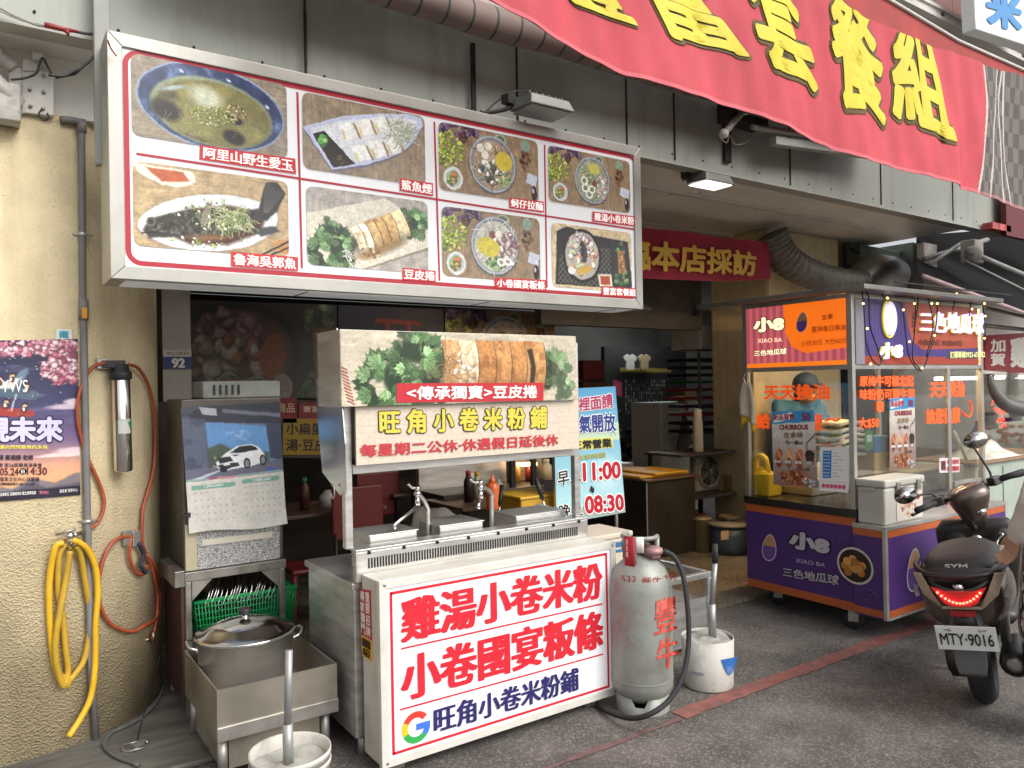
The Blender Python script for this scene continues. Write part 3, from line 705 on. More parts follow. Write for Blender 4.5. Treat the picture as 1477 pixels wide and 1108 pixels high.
yh = thing("garden_hose", "thick yellow garden hose coiled on the tap of the pillar", "hose", pil_pt(100, 1060, .02))
YH = mat("yellow_hose_rubber", (.72, .42, .02), .38, var=.12, scale=9, dirt=.35, dcol=(.38, .23, .02), dscale=6)
YHo = mat("worn_yellow_hose", (.50, .31, .03), .42, var=.16, scale=9, dirt=.4, dcol=(.22, .14, .03), dscale=6)
hose([(92, 783, .05), (80, 790, .045), (72, 830, .03), (71, 880), (76, 940), (84, 975), (95, 989), (101, 975)], .0135, "hose_coil", YH, yh)
hose([(98, 784, .03), (86, 800, .03), (84, 850, .025), (90, 890), (95, 940), (98, 968), (92, 990, .03), (82, 960, .04), (80, 925, .045), (87, 880, .05), (96, 830, .05), (101, 795, .06)], .0135, "hose_coil", YHo, yh)
hose([(110, 788, .045), (116, 800, .04), (122, 835, .03), (129, 880), (128, 920), (121, 952), (110, 970), (98, 982), (88, 975, .025)], .0135, "hose_coil", YHo, yh)
hose([(104, 779, .055), (115, 783, .06), (128, 795, .06), (138, 820, .055), (141, 855, .05), (138, 900, .05), (137, 960, .05), (131, 1005, .05), (117, 1035, .05), (99, 1063, .06)], .0135, "hose_end", YH, yh)
tp = thing("garden_tap", "small chrome tap between the red tubing and the yellow hose", "tap", pil_pt(101, 790, .0))
B = MB(); p = pil_pt(101, 773, .05); B.tube([pil_pt(103, 772, -.01), p], .012, 12); B.tube([p+[0, 0, .015], p+[0, 0, -.06]], .0125, 12); B.ball(p, .02, 12); B.tube([p, pil_pt(121, 768, .03)], .009, 10)
B.build("tap_body", CHROME, tp)
B = MB(); B.tube([p+[-.055, -.005, .012], p+[.02, -.02, .03]], .006, 8); B.build("tap_handle", STEELD, tp)
fc = thing("floor_cable", "thin dark cable with a plug lying at the foot of the pillar", "cable", PZ(200, 1070, .026))
B = MB(); B.tube(smooth_path([pil_pt(232, 940, .01), pil_pt(220, 985, .012), PZ(207, 1030, .16), PZ(198, 1068, .035)], 6), .0035, 8); B.build("cable", BLACK, fc)
B = MB(); B.tube(smooth_path([PZ(x, y, .036) for x, y in ((236, 990), (226, 1012), (205, 1034), (182, 1047), (160, 1058), (150, 1074), (165, 1090), (200, 1104))], 6), .009, 8); B.build("cable", mat("grey_cable", (.1, .1, .095), .6), fc)
B = MB(); q = PZ(195, 1076, .033); B.tube([q+np.array([.05*math.cos(t), .05*math.sin(t), .004*math.sin(3*t)]) for t in np.linspace(0, 6.0, 20)], .005, 8); B.cbox(q+[.01, 0, .004], .05, .03, .016, .4); B.build("plug", STEELD, fc)
# awning bracket and loose wires at the top of the pillar
ab = thing("awning_bracket", "bolted white metal mounting bracket under the ceiling at the pillar's top", "bracket", PY(45, 160, 3.98))
Bq = lambda x, y, Y=3.93: PY(x, y, Y)
B = MB(); B.slab([Bq(29, 100), Bq(78, 104), Bq(78, 167), Bq(28, 162)], .07); B.build("bracket_plate", WHITEP, ab, bev=.004)
B = MB(); B.slab([Bq(33, 84), Bq(58, 86), Bq(55, 106), Bq(31, 104)], .09); B.tube([Bq(46, 80, 3.9), Bq(62, 82, 3.9)], .02, 12); B.build("bracket_hook", WHITEP, ab, bev=.004)
B = MB()
for x, y in ((63, 109), (43, 129), (63, 133), (44, 153), (62, 157)): B.cyl(Bq(x, y, 3.931), Bq(x, y, 3.92), .008, n=8)
B.build("bracket_bolt", STEELD, ab)
B = MB(); B.tube([Bq(-30, 95, 3.85), Bq(14, 138, 3.88), Bq(28, 152, 3.9)], .035, 10); B.tube([Bq(-20, 60, 3.9), Bq(20, 100, 3.9)], .03, 10); B.cbox(Bq(5, 150, 3.9), .12, .1, .16); B.cbox(Bq(22, 133, 3.93), .05, .06, .2); B.build("bracket_arm", mat("dirty_white_metal", (.42, .40, .36), .55, var=.3, scale=12, dirt=.8, dcol=(.06, .05, .045), dscale=9), ab, bev=.006)
lw = thing("loose_wires", "tangled black and red wires strung from the bracket to the menu sign's corner", "wires", Bq(80, 110))
B = MB(); B.tube(smooth_path([Bq(x, y, 3.66) for x, y in ((-30, -5), (0, 12), (25, 25), (55, 37), (70, 37))], 6), .004, 6); B.tube(smooth_path([Bq(x, y, 3.66) for x, y in ((-30, 0), (0, 16), (30, 29), (64, 37))], 6), .003, 6); B.build("grey_wire", mat("grey_wire", (.25, .24, .21), .6), lw)
B = MB(); B.tube([Bq(64, 36, 3.65), Bq(74, 38, 3.65), Bq(90, 42, 3.65), Bq(113, 46, 3.65)], .01, 8, rs=[.012, .012, .011, .006]); B.tube([Bq(96, 44, 3.65), Bq(99, 52, 3.65)], .008, 8, rs=[.013, .003]); B.tube(smooth_path([Bq(155, 58, 3.3), Bq(160, 70, 3.36), Bq(168, 81, 3.36)], 4), .003, 6); B.build("red_tape", ink("8C2424"), lw)
BW0 = BLACK
def bwire(pts, Y, r):
    B = MB(); B.tube(smooth_path([Bq(x, y, Y) for x, y in pts], 6), r, 6); B.build("black_wire", BLACK, lw)
bwire(((110, 46), (128, 49), (150, 50)), 3.65, .006)
bwire(((142, 64), (137, 78), (130, 87), (118, 97), (108, 106), (95, 109), (80, 112)), 3.62, .006)
bwire(((114, 100), (104, 104), (92, 110), (70, 108)), 3.6, .006)
bwire(((16, 115), (35, 113), (52, 106), (57, 92), (62, 84), (68, 95), (76, 110)), 3.85, .005)
bwire(((61, 157), (56, 165), (62, 174), (70, 170), (68, 163)), 3.88, .004)

up = thing("metal_strut", "grey painted metal strut standing beside the menu sign's left edge", "strut", PY(151, 240, 3.62))
a, b = PY(147, -20, 3.62), PY(152, 240, 3.62)
MB().box((a[0]-.035, 3.6, b[2]), (a[0]+.025, 3.65, 3.9)).build("strut_bar", mat("grey_strut_paint", (.30, .31, .28), .5, var=.12, scale=5, dirt=.4), up, bev=.004)
MB().box((a[0]+.01, 3.593, b[2]+.02), (a[0]+.02, 3.5995, b[2]+.05)).build("strut_slot", BLACK, up)
# ================================================================== FOOD PICTURES (painted print, one canvas each)
def asp(q): return float(np.linalg.norm(q[1]-q[0])/np.linalg.norm(q[3]-q[0]))
def roll(c, p0, p1, R, slices, skin=.5):
    """a sliced roll lying from p0 to p1: each slice a mottled drum with a shaded belly"""
    p0, p1 = np.array(p0), np.array(p1); L = np.linalg.norm(p1-p0); u = (p1-p0)/L; n = np.array([-u[1], u[0]]); t = 0.; ang = math.atan2(u[1], u[0])
    sx = (c.x-p0[0])*u[0]+(c.y-p0[1])*u[1]; sy = (c.x-p0[0])*n[0]+(c.y-p0[1])*n[1]; n1 = c.nz(26, 26); n2 = c.nz(9, 9); c.ell(*(p0+u*L/2+n*R*.25), L*.58, R*1.1, ang, (.18, .12, .06), .5, .6)
    for col, w in slices:
        a, b = t*L, (t+w)*L; t += w; bow = .16*R*(1-(sy/R)**2); e = R*(1+.05*(n2-.5)*6*.3)
        m = np.clip((sx-a-bow+.004)/.012, 0, 1)*np.clip((b+bow*1.0-sx)/.010, 0, 1)*np.clip((e-np.abs(sy))/.014, 0, 1)
        base = np.array(C(col)); g = np.clip(1.06-.42*np.clip(sy/R, -.4, 1)**2*np.sign(sy)-.25*np.clip(.35-(sx-a-bow)/(b-a+1e-6), 0, 1), .3, 1.2); tex = .80+.42*n1
        m_ = m[..., None]; col_ = np.clip(base*(g*tex)[..., None]*np.array([1, .97+.05*0, .94]), 0, 1); br = np.clip((n2-.52)*5, 0, 1)[..., None]*.55; col_ = col_*(1-br)+br*base*np.array([.72, .58, .42])
        c.a = c.a*(1-m_)+m_*col_
        gap = np.clip(1-np.abs(sx-b-bow)/.010, 0, 1)*np.clip((e-np.abs(sy))/.02, 0, 1); c.mix(gap*.85, (.20, .12, .06))
    return c
def p_soup(A, h=230):
    c = Cv(A, h, "8A7F70"); c.mat_weave((.62, .56, .48), (.40, .36, .31))
    X, Y, a, b = A*.5, .49, A*.475, .54
    c.ell(X, Y, a, b, .06, "8FA5C4", .03); c.ell(X, Y, a*.975, b*.965, .06, "2F3F68", .03)
    n = c.nz(7, 5); d = c.ed(X, Y, a, b, .06); c.mix((n-.5)*3*(d < .96), (.43, .52, .72)); c.mix((.45-n)*3*(d < .96), (.12, .16, .30))
    c.ell(X*1.0, Y+.06, a*.83, b*.80, .06, "8F9A7A", .06); c.ell(X*1.02, Y+.08, a*.79, b*.75, .06, "7A7440", .10)
    n = c.nz(4, 5); d = c.ed(X, Y+.08, a*.8, b*.76, .06); c.mix((n-.35)*2.2*(d < .95), "9C9350"); c.mix((.5-n)*2.6*(d < .95)*(c.x < A*.45), "2E2B22")
    c.ell(A*.42, .40, A*.16, .19, .2, "8D8448", .3); c.ell(A*.45, .37, A*.10, .13, .2, "C9CDB0", .8); c.ell(A*.25, .33, A*.09, .03, -.3, "9DB2AE", .7, .8)
    c.ell(A*.20, .62, A*.10, .13, .3, "2B2720", .4, .8); c.ell(A*.64, .60, A*.055, .05, .3, "231C20", .4); c.ell(A*.63, .83, A*.07, .09, .2, "241E22", .4)
    c.bits(170, A*.49, .60, A*.13, .13, ["B9BC5C", "D8D890", "7E8B3E", "9AA04A", "5E6B2E"], .008, .02, 3)
    c.bits(50, A*.64, .52, A*.07, .12, ["8C5A50", "C0A480", "5A2F38", "C9C873"], .007, .018, 4)
    c.strands(16, A*.35, .72, A*.2, .16, ["A8A890", "C8C9B8"], .15, .007, 6, .5); c.strands(12, A*.72, .72, A*.13, .12, ["B0A870", "D6D2B2"], .14, .006, 7, .45)
    for x in (.30, .60, .86): c.ell(A*x, .10+.25*(x > .8), .035, .018, .5, "D6E2F0", .8, .8)
    return c.photo()
def p_fish(A, h=230):
    c = Cv(A, h, "A88E68"); c.mat_weave((.72, .62, .46), (.55, .46, .33))
    c.poly([(A*.0, .02), (A*.36, .04), (A*.38, .16), (A*.30, .24), (A*.17, .25), (A*.03, .13)], "E9E5CC", .02); c.poly([(A*.07, .05), (A*.30, .06), (A*.34, .16), (A*.17, .21)], "C4592C", .02)
    c.poly(sm([(A*.02, .78), (A*.12, .52), (A*.36, .33), (A*.62, .27), (A*.86, .34), (A*.92, .50), (A*.86, .72), (A*.66, .93), (A*.36, 1.0), (A*.14, .95)]), "6F5E48", .08, .6); c.poly(sm([(A*.02, .76), (A*.12, .52), (A*.36, .33), (A*.62, .27), (A*.86, .34), (A*.92, .50), (A*.86, .72), (A*.66, .93), (A*.36, 1.0), (A*.14, .93)]), "E2E7EC", .02)
    c.poly([(A*.14, .80), (A*.32, .50), (A*.60, .40), (A*.84, .48), (A*.80, .70), (A*.58, .90), (A*.34, .93)], "4A2318", .05)
    c.poly([(A*.05, .80), (A*.10, .66), (A*.30, .52), (A*.55, .50), (A*.78, .40), (A*.84, .50), (A*.68, .70), (A*.45, .84), (A*.22, .86), (A*.09, .90)], "37322B", .03)
    n = c.nz(26, 26); d = c.sdp([(A*.08, .80), (A*.30, .53), (A*.55, .51), (A*.78, .42), (A*.66, .70), (A*.4, .84)]); c.mix((n-.5)*5*(d < 0), "6E675A"); c.mix((.42-n)*6*(d < 0), "12100E")
    c.ell(A*.10, .70, .05, .06, .2, "6F6350", .2); c.ell(A*.10, .70, .03, .035, .2, "2A241C", .2); c.line([(A*.05, .84), (A*.14, .82)], .02, "14110E")
    c.poly([(A*.78, .46), (A*.84, .05), (A*.92, .02), (A*.98, .16), (A*.92, .40), (A*.84, .54)], "2B2A28", .02)
    for i in range(9): c.line([(A*(.82+.004*i), .44), (A*(.85+.014*i), .06+.012*i)], .006, "6F6E6A", .8)
    c.poly([(A*.74, .66), (A*.90, .60), (A*.94, .66), (A*.80, .76)], "3C4247", .03); c.poly([(A*.40, .66), (A*.44, .40), (A*.48, .36), (A*.47, .56), (A*.43, .68)], "8A8070", .02)
    c.poly([(A*.28, .84), (A*.50, .78), (A*.62, .80), (A*.40, .90)], "8A5A34", .04, .8)
    c.strands(120, A*.60, .58, A*.14, .15, ["C9CF8E", "E3E3B8", "A9B868", "8FA850"], .14, .009, 5); c.bits(60, A*.45, .56, A*.24, .2, ["7FA54A", "D9E2B0", "E9EAD0", "4F7A30"], .008, .022, 6)
    c.bits(26, A*.42, .90, A*.22, .06, ["B8CC80", "6F9440", "E4E6CC"], .01, .025, 7)
    c.ell(A*.96, .86, A*.07, .09, 0, "C48A4A", .2); c.line([(A*.80, 1.), (A*1.0, .78)], .022, "1B1716"); c.line([(A*.84, 1.01), (A*1.02, .84)], .02, "241F1D")
    return c.photo()
def p_boat(A, h=230):
    c = Cv(A, h, "8F7F68"); c.mat_weave((.60, .53, .44), (.42, .36, .28), 1)
    hull = [(A*.0, .46), (A*.14, .35), (A*.30, .22), (A*.62, .08), (A*.85, .01), (A*.97, .02), (A*.98, .13), (A*.92, .34), (A*.82, .52), (A*.68, .68), (A*.48, .83), (A*.22, .96)]
    c.poly([(x, y+.035) for x, y in hull], "6F6A80", .02); c.poly(hull, "BFC6E2", .01); c.poly([(A*.06, .46), (A*.34, .26), (A*.66, .12), (A*.93, .07), (A*.88, .30), (A*.68, .58), (A*.24, .90)], "D9DCE2", .02)
    c.poly([(A*.07, .53), (A*.16, .46), (A*.40, .84), (A*.23, .93)], "1E1712", .01); c.bits(26, A*.155, .60, .05, .06, ["5BB54A", "4FA040", "86D06E"], .02, .05, 6); c.strands(7, A*.28, .80, .05, .05, ["A08A50"], .06, .006)
    for i in range(3):
        for r in range(2):
            x, y = A*(.27+.135*i+.10*r), .34-.09*i+.27*r-.0*r
            c.poly([(x, y), (x+A*.11, y-.07), (x+A*.16, y+.13), (x+A*.05, y+.20)], "EDEEE8", .02); c.poly([(x+A*.115, y-.06), (x+A*.135, y-.05), (x+A*.185, y+.14), (x+A*.165, y+.14)], "A07848", .012, .85); c.poly([(x+A*.02, y+.07), (x+A*.05, y+.20), (x+A*.07, y+.19), (x+A*.04, y+.06)], "D8C27E", .02, .7)
    c.strands(150, A*.80, .28, A*.12, .17, ["DDE2C8", "C2CCA4", "F0F2E4", "B4BE92"], .13, .008, 9)
    return c.photo()
def p_roll(A, h=230):
    c = Cv(A, h, "9A938A"); c.mat_weave((.66, .63, .60), (.52, .49, .46), 1)
    c.poly([(-.01, .35), (A*.62, .03), (A*1.01, .30), (A*1.01, .62), (A*.42, 1.01), (-.01, .97)], "DAD3BE", .01); n = c.nz(5, 40); d = c.sdp([(-.01, .35), (A*.62, .03), (A*1.01, .30), (A*1.01, .62), (A*.42, 1.01), (-.01, .97)]); c.mix((n-.5)*.9*(d < 0), "BBB095")
    c.poly([(A*1.01, .62), (A*1.01, .66), (A*.45, 1.01), (A*.42, 1.01)], "8C8066", .01)
    c.leaves(A*.20, .78, .26, 46, 2); c.leaves(A*.20, .55, .15, 18, 5); c.leaves(A*.88, .32, .20, 34, 7); c.strands(12, A*.33, .86, .08, .1, ["E6E8DC"], .12, .012, 4)
    roll(c, (A*.37, .66), (A*.80, .32), .20, [("EFE4C4", .16), ("F3EDD6", .13), ("CFAE72", .16), ("C9A262", .16), ("D2AE72", .17), ("E6D6A8", .22)])
    c.poly([(A*.36, .86), (A*.74, .56), (A*.80, .60), (A*.46, .88)], "A87C42", .05, .7); c.bits(30, A*.5, .78, A*.1, .06, ["D8B070", "8A5A2A"], .01, .03, 8, .7)
    return c.photo()
def p_noodle(A, h=190, kind=0):
    c = Cv(A, h, "8C7354"); c.mat_weave((.60, .50, .38), (.42, .34, .25), 1)
    c.bits(90, A*.14, .06, A*.26, .10, ["4E3560", "6E4A86", "33243F", "8A6AA0"], .015, .04, 3); c.bits(160, A*.08, .38, A*.15, .26, ["B9C948", "8FA636", "D8E070", "6E8A2A"], .012, .045, 4, .9, 4)
    c.bits(40, A*.22, .16, .07, .07, ["3A2420", "6A4038"], .012, .03, 5); c.ell(A*.60, .10, .12, .09, 0, "9EB09A", .1); c.ell(A*.60, .09, .08, .06, 0, "5E6A4E", .2); c.ell(A*.86, .12, .09, .10, 0, "86A08A", .15)
    c.bits(24, A*.86, .36, .10, .16, ["3B251C", "6E3F2C", "8C6A4A"], .018, .04, 6); c.poly([(A*.88, .52), (A*.99, .56), (A*.97, .74), (A*.86, .68)], "C7CFE0", .01); c.ell(A*.95, .84, .055, .12, 0, "20131C", .15); c.ell(A*.94, .80, .02, .04, 0, "C9B8C8", .4)
    X, Y, R = A*.52, .49, .42
    c.ell(X, Y+.02, R*1.03, R*1.06, 0, "5A5650", .05); c.ell(X, Y, R, R*1.02, 0, "AEB6C2", .04); c.ell(X, Y, R*.93, R*.95, 0, "6E7684", .05); c.ell(X, Y+.01, R*.88, R*.90, 0, ["A8927A", "C9C4B2", "9FA088"][kind], .08)
    if kind == 0:
        c.strands(90, X, Y, R*.72, R*.7, ["C9A878", "E6CFA4", "8A5A3C"], .16, .012, 3); c.bits(60, X-.02, Y+.12, R*.62, R*.4, ["D8D6CC", "8A887E", "F1EFE6", "4E4C46"], .025, .05, 4, .95); c.ell(X+.20, Y-.07, .16, .15, .3, "D9C23C", .12); c.bits(40, X+.2, Y+.2, .12, .12, ["6A9440", "A4C060"], .01, .025, 5)
        for dx, dy in ((-.22, -.22), (-.08, -.26), (-.14, -.12)): c.ell(X+dx, Y+dy, .065, .065, 0, "E7E2D2", .2)
    elif kind == 1:
        c.strands(110, X, Y, R*.75, R*.75, ["E3DFD0", "C8C6B4", "F2F0E8"], .18, .012, 3); c.bits(50, X+.08, Y+.05, R*.5, R*.6, ["E6E3D8", "B79A90", "8C5E5E"], .02, .05, 6); c.ell(X-.12, Y+.03, .20, .14, .2, "D8C63A", .1); c.bits(50, X+.0, Y+.27, .17, .1, ["4E8A3A", "7DB45A", "2F6A2A"], .012, .03, 5); c.ell(X-.05, Y-.16, .06, .06, 0, "8C4E48", .2); c.ell(X+.06, Y-.18, .06, .06, 0, "E8E4D4", .2)
        c.bits(24, X+.27, Y+.02, .10, .26, ["C9B4B4", "8A5A66", "EFE6E0"], .03, .06, 8)
        for dx, dy in ((.10, .24), (.22, .22)): c.ell(X+dx, Y+dy, .075, .06, .3, "EFECE4", .2); c.ell(X+dx, Y+dy, .04, .03, .3, "9E9486", .3)
    else:
        c.strands(90, X, Y, R*.75, R*.75, ["D6D8C4", "B4BA96", "8FA070"], .16, .011, 3); c.bits(60, X-.12, Y, R*.5, R*.6, ["6E9A4A", "98BA6A", "C8B08A"], .015, .04, 6); c.ell(X+.05, Y-.22, .14, .10, .1, "CFC85A", .15); c.ell(X+.04, Y+.06, .06, .06, 0, "8A4E44", .2)
        for dx, dy in ((-.18, .16), (-.08, .27), (-.20, .03), (-.02, .17)): c.ell(X+dx, Y+dy, .085, .08, .3, "F0EEE6", .15); c.ell(X+dx, Y+dy, .05, .045, .3, "7E8A6A", .25)
        c.bits(30, X+.22, Y+.1, .14, .22, ["E9E6DE", "C4A8A0"], .03, .06, 8)
    c.ell(A*.13, .80, .165, .17, 0, "D3D8D2", .06); c.ell(A*.13, .80, .12, .125, 0, "A8B4A4", .1); c.bits(40, A*.12, .80, .08, .09, ["4F8A3C", "C07A3A", "7FA858", "D8A86A"], .015, .04, 9)
    return c.photo()
def p_combo(A, h=190):
    c = Cv(A, h, "C6B28C"); c.mat_weave((.80, .72, .56), (.66, .57, .42), 1)
    c.poly([(A*.03, .95), (A*.06, .12), (A*.18, .03), (A*.50, .12), (A*.95, .16), (A*1.0, .95)], "1A191A", .02)
    k = ((np.floor(c.x*22)+np.floor(c.y*22)) % 2)*(c.sdp([(A*.06, .92), (A*.08, .5), (A*.62, .3), (A*.72, .3), (A*.72, .94)]) < 0); c.mix(k, "5C564E")
    X, Y = A*.36, .47; c.ell(X, Y, .40, .43, 0, "0E0D0F", .04); c.ell(X, Y, .35, .38, 0, "B7AFA0", .05)
    c.bits(60, X-.05, Y-.17, .25, .18, ["C9A6B4", "E6D6DA", "A87C92", "D8C2B4"], .03, .07, 3); c.bits(50, X, Y, .28, .28, ["E3D9C4", "D49A78", "F0ECE0", "B8C49A"], .03, .06, 4); c.bits(20, X+.02, Y-.1, .06, .16, ["1F1A22", "3C3440"], .025, .05, 5)
    c.poly([(X-.12, Y+.22), (X+.16, Y+.14), (X+.20, Y+.22), (X-.08, Y+.32)], "DDA83A", .02); c.ell(X-.22, Y+.25, .08, .06, .2, "EDE9E0", .2)
    c.poly([(A*.72, .16), (A*.95, .22), (A*.98, .90), (A*.74, .92)], "27262A", .02); c.leaves(A*.86, .76, .14, 26, 3); c.leaves(A*.84, .28, .10, 16, 4); c.poly([(A*.81, .32), (A*.89, .32), (A*.92, .68), (A*.82, .70)], "B97A3E", .03); c.bits(30, A*.86, .5, .06, .17, ["D9A866", "8C5426"], .015, .03, 8)
    c.poly([(A*.55, .74), (A*.72, .72), (A*.74, .92), (A*.57, .94)], "E6DFC0", .02); c.poly([(A*.58, .77), (A*.70, .76), (A*.71, .90), (A*.59, .91)], "B8401E", .02)
    return c.photo()
# ================================================================== BIG MENU SIGN
MSY = 3.40
msn = thing("menu_sign", "long white menu lightbox with eight framed dish photographs above the stall", "sign", (1.87, 3.5, 2.06))
c1, c2, c3, c4 = qY(MSY, (159, 38.5), (922.7, 216), (929, 444), (154, 405))
X0, X1 = (c1[0]+c4[0])/2, (c2[0]+c3[0])/2; Z0, Z1 = (c3[2]+c4[2])/2, (c1[2]+c2[2])/2
R4 = lambda x0, x1, z0, z1, Y: [np.array([x0, Y, z1]), np.array([x1, Y, z1]), np.array([x1, Y, z0]), np.array([x0, Y, z0])]
fr = R4(X0, X1, Z0, Z1, MSY)
B = frame_mb(fr, .055, .25, np.array([0, 1., 0])); B.build("frame", mat("sign_frame_metal", (.42, .41, .375), .45, .55, var=.1, scale=4, dirt=.4, dcol=(.2, .18, .14)), msn, bev=.003)
SIGNW = mat("lit_white_acrylic", (.80, .81, .82), .25, var=.03, scale=2, emit=.09, ecol=(.92, .96, 1.))
MB().box((X0+.056, MSY+.012, Z0+.056), (X1-.056, MSY+.2, Z1-.056)).build("face_panel", SIGNW, msn)
MB().box((X0+.06, MSY+.04, Z0-.004), (X1-.06, MSY+.22, Z0+.003)).build("underside_panel", mat("underside_diffuser", (.66, .68, .68), .4, var=.06, emit=.12), msn)
for t in (.28, .62, .93): MB().box((X0+t*(X1-X0)-.004, MSY+.03, Z0-.006), (X0+t*(X1-X0)+.004, MSY+.23, Z0-.0045)).build("underside_joint", mat("dark_joint", (.03, .03, .028), .8), msn)
RED = ink("A81E30", .12); FY = MSY+.010
def sline(pts, wd, m, nm="red_rule", Y=FY, par=None):
    P = [PY(x, y, Y) for x, y in pts]; B = MB()
    for a, b in zip(P, P[1:]):
        t = nrm(b-a); s = np.cross(t, [0, 1, 0])*wd/2; B.slab([a+s, b+s, b-s, a-s], .001, np.array([0, 1., 0]))
    return B.build(nm, m, par or msn)
def rrect(cx0, cx1, cz0, cz1, r, wd, Y, m, nm, par, th=.0012):
    pts = []
    for (x, z, a0) in ((cx1-r, cz1-r, 0), (cx0+r, cz1-r, 90), (cx0+r, cz0+r, 180), (cx1-r, cz0+r, 270)):
        for k in range(9):
            a = rad(a0+k*90/8); pts.append((x+r*math.cos(a), z+r*math.sin(a), math.cos(a), math.sin(a)))
    B = MB(); vs = []
    for x, z, c, s in pts: vs += [(x, Y, z), (x-wd*c, Y, z-wd*s)]
    n = len(pts); B.add(vs, [(2*i, 2*((i+1) % n), 2*((i+1) % n)+1, 2*i+1) for i in range(n)])
    return B.build(nm, m, par)
b1, b2, b3, b4 = qY(FY, (176.5, 65.5), (917.5, 228), (921, 433), (184, 381))
rrect(b1[0], b2[0], (b3[2]+b4[2])/2, (b1[2]+b2[2])/2, .06, .02, FY, RED, "red_border", msn)
sline([(429, 133), (435.5, 387)], .010, RED); sline([(626.6, 176), (634, 405)], .010, RED); sline([(785.6, 209), (789, 415)], .010, RED); sline([(196.6, 221.6), (915, 331)], .010, RED, Y=FY-.001)
photos = [("soup", p_soup, [(188.6, 76), (413, 123), (415, 225.6), (190.6, 198.6)]), ("fish", p_fish, [(192.6, 230), (415, 264), (417, 369), (192, 357)]),
          ("boat", p_boat, [(435, 131), (612, 169.5), (614, 266), (438, 246)]), ("roll", p_roll, [(441, 269), (615.6, 290), (619, 394), (444, 383)]),
          ("n0", lambda A: p_noodle(A, 190, 0), [(632, 173), (774.7, 206), (777.6, 290), (634, 279)]), ("n1", lambda A: p_noodle(A, 190, 1), [(637, 297), (777.6, 316), (780, 405), (638.6, 401.6)]),
          ("n2", lambda A: p_noodle(A, 170, 2), [(790, 209), (908, 233.5), (909, 308), (792, 290)]), ("combo", p_combo, [(795.5, 319), (910, 337.7), (911.8, 421.8), (797, 413.7)])]
for k, f, q in photos:
    q = qY(FY-.002, *q); x0, x1 = (q[0][0]+q[3][0])/2, (q[1][0]+q[2][0])/2; z1, z0 = (q[0][2]+q[1][2])/2, (q[2][2]+q[3][2])/2
    q = R4(x0, x1, z0, z1, FY-.002); printed("dish_photo", f(asp(q)), q, msn, emit=.13, rnd=.09)
caps = [("阿里山野生愛玉", [(288.7, 209), (426, 229), (427, 251), (288, 229.5)]), ("魯海吳郭魚", [(333.6, 363), (430, 371), (430, 391), (333.6, 384)]), ("鯊魚煙", [(577, 257), (624.7, 264.5), (624.7, 283), (577, 275)]),
        ("豆皮捲", [(581, 386), (628.4, 390.7), (628.4, 407), (581, 404)]), ("蚵仔拉麵", [(735, 284.6), (784.5, 291), (784.5, 306.6), (735, 300)]), ("小卷國宴粄條", [(714, 400.5), (788, 404), (788, 420), (714, 415)]),
        ("雞湯小卷米粉", [(855, 305), (916, 312), (916, 326.7), (855, 319.4)]), ("豐富套餐組", [(868, 413), (918, 416), (918, 429), (868, 426.5)])]
CAPR = ink("BE2630", .12); CAPW = ink("F8F3EE", .2)
for s, q in caps:
    Q = qY(FY-.005, *q); r_ = MB().slab(Q, .002).build("caption_strip", CAPR, msn)
    text("caption_lettering", s, [bil(Q, u, v) for u, v in ((.03, .1), (.97, .1), (.97, .9), (.03, .9))], CAPW, r_, .012, fat=.022, lift=.0015)
# ------------------------------------------------------------------ floodlights
LAMPM = mat("lamp_grey_metal", (.25, .25, .235), .45, .4, var=.15, scale=8, dirt=.3)
def floodlight(name, label, px, Y, z_off, w_, d_, base, lit):
    c = PY(*px, Y); t = thing("floodlight", label, "floodlight", c)
    MB().hexa([c+np.array(p) for p in ((-w_/2, -d_, -.03), (w_/2, -d_, -.03), (w_/2, d_*.6, -.02), (-w_/2, d_*.6, -.02), (-w_/2+.02, -d_*.8, .035), (w_/2-.02, -d_*.8, .035), (w_/2-.02, d_*.5, .05), (-w_/2+.02, d_*.5, .05))]).build("lamp_housing", LAMPM, t, bev=.006)
    MB().box(c+np.array((-w_/2+.015, -d_+.015, -.036)), c+np.array((w_/2-.015, d_*.5, -.0305))).build("lamp_glass", mat("lamp_glass_lit", (.8, .8, .72), .2, var=0, emit=lit, ecol=(1, .97, .88)) if lit else mat("lamp_glass_off", (.40, .41, .40), .15, var=.1), t)
    B = MB()
    for k in range(6): B.box(c+np.array((-w_/2+.04+k*(w_-.08)/5-.003, -d_*.5, .045)), c+np.array((-w_/2+.04+k*(w_-.08)/5+.003, d_*.3, .062)))
    B.build("cooling_fin", LAMPM, t)
    B = MB(); e = PY(*base, Y+.12); B.tube(smooth_path([c+[-w_*.35, d_*.5, .03], c+[-w_*.6, d_*.6, .05], (c+e)/2+[0, 0, .02], e], 5), .012, 8); B.cbox(c+[-w_*.5, d_*.5, .035], .1, .05, .05, .3); B.build("lamp_arm", mat("dark_bracket", (.05, .05, .048), .5, .5), t)
    B = MB(); B.tube(smooth_path([c+[w_*.1, d_*.5, .06], c+[-w_*.2, d_*.5, .11], c+[-w_*.6, d_*.6, .06], e+[0, 0, -.02]], 5), .004, 6); B.build("lamp_cable", BLACK, t)
    return t
floodlight("f", "grey floodlight on an arm over the middle of the menu sign", (778, 157), 3.42, 0, .30, .13, (690, 165), 0)
floodlight("f", "lit floodlight under the soffit edge right of the menu sign", (1021, 262), 3.75, 0, .30, .12, (985, 258), 1.3)
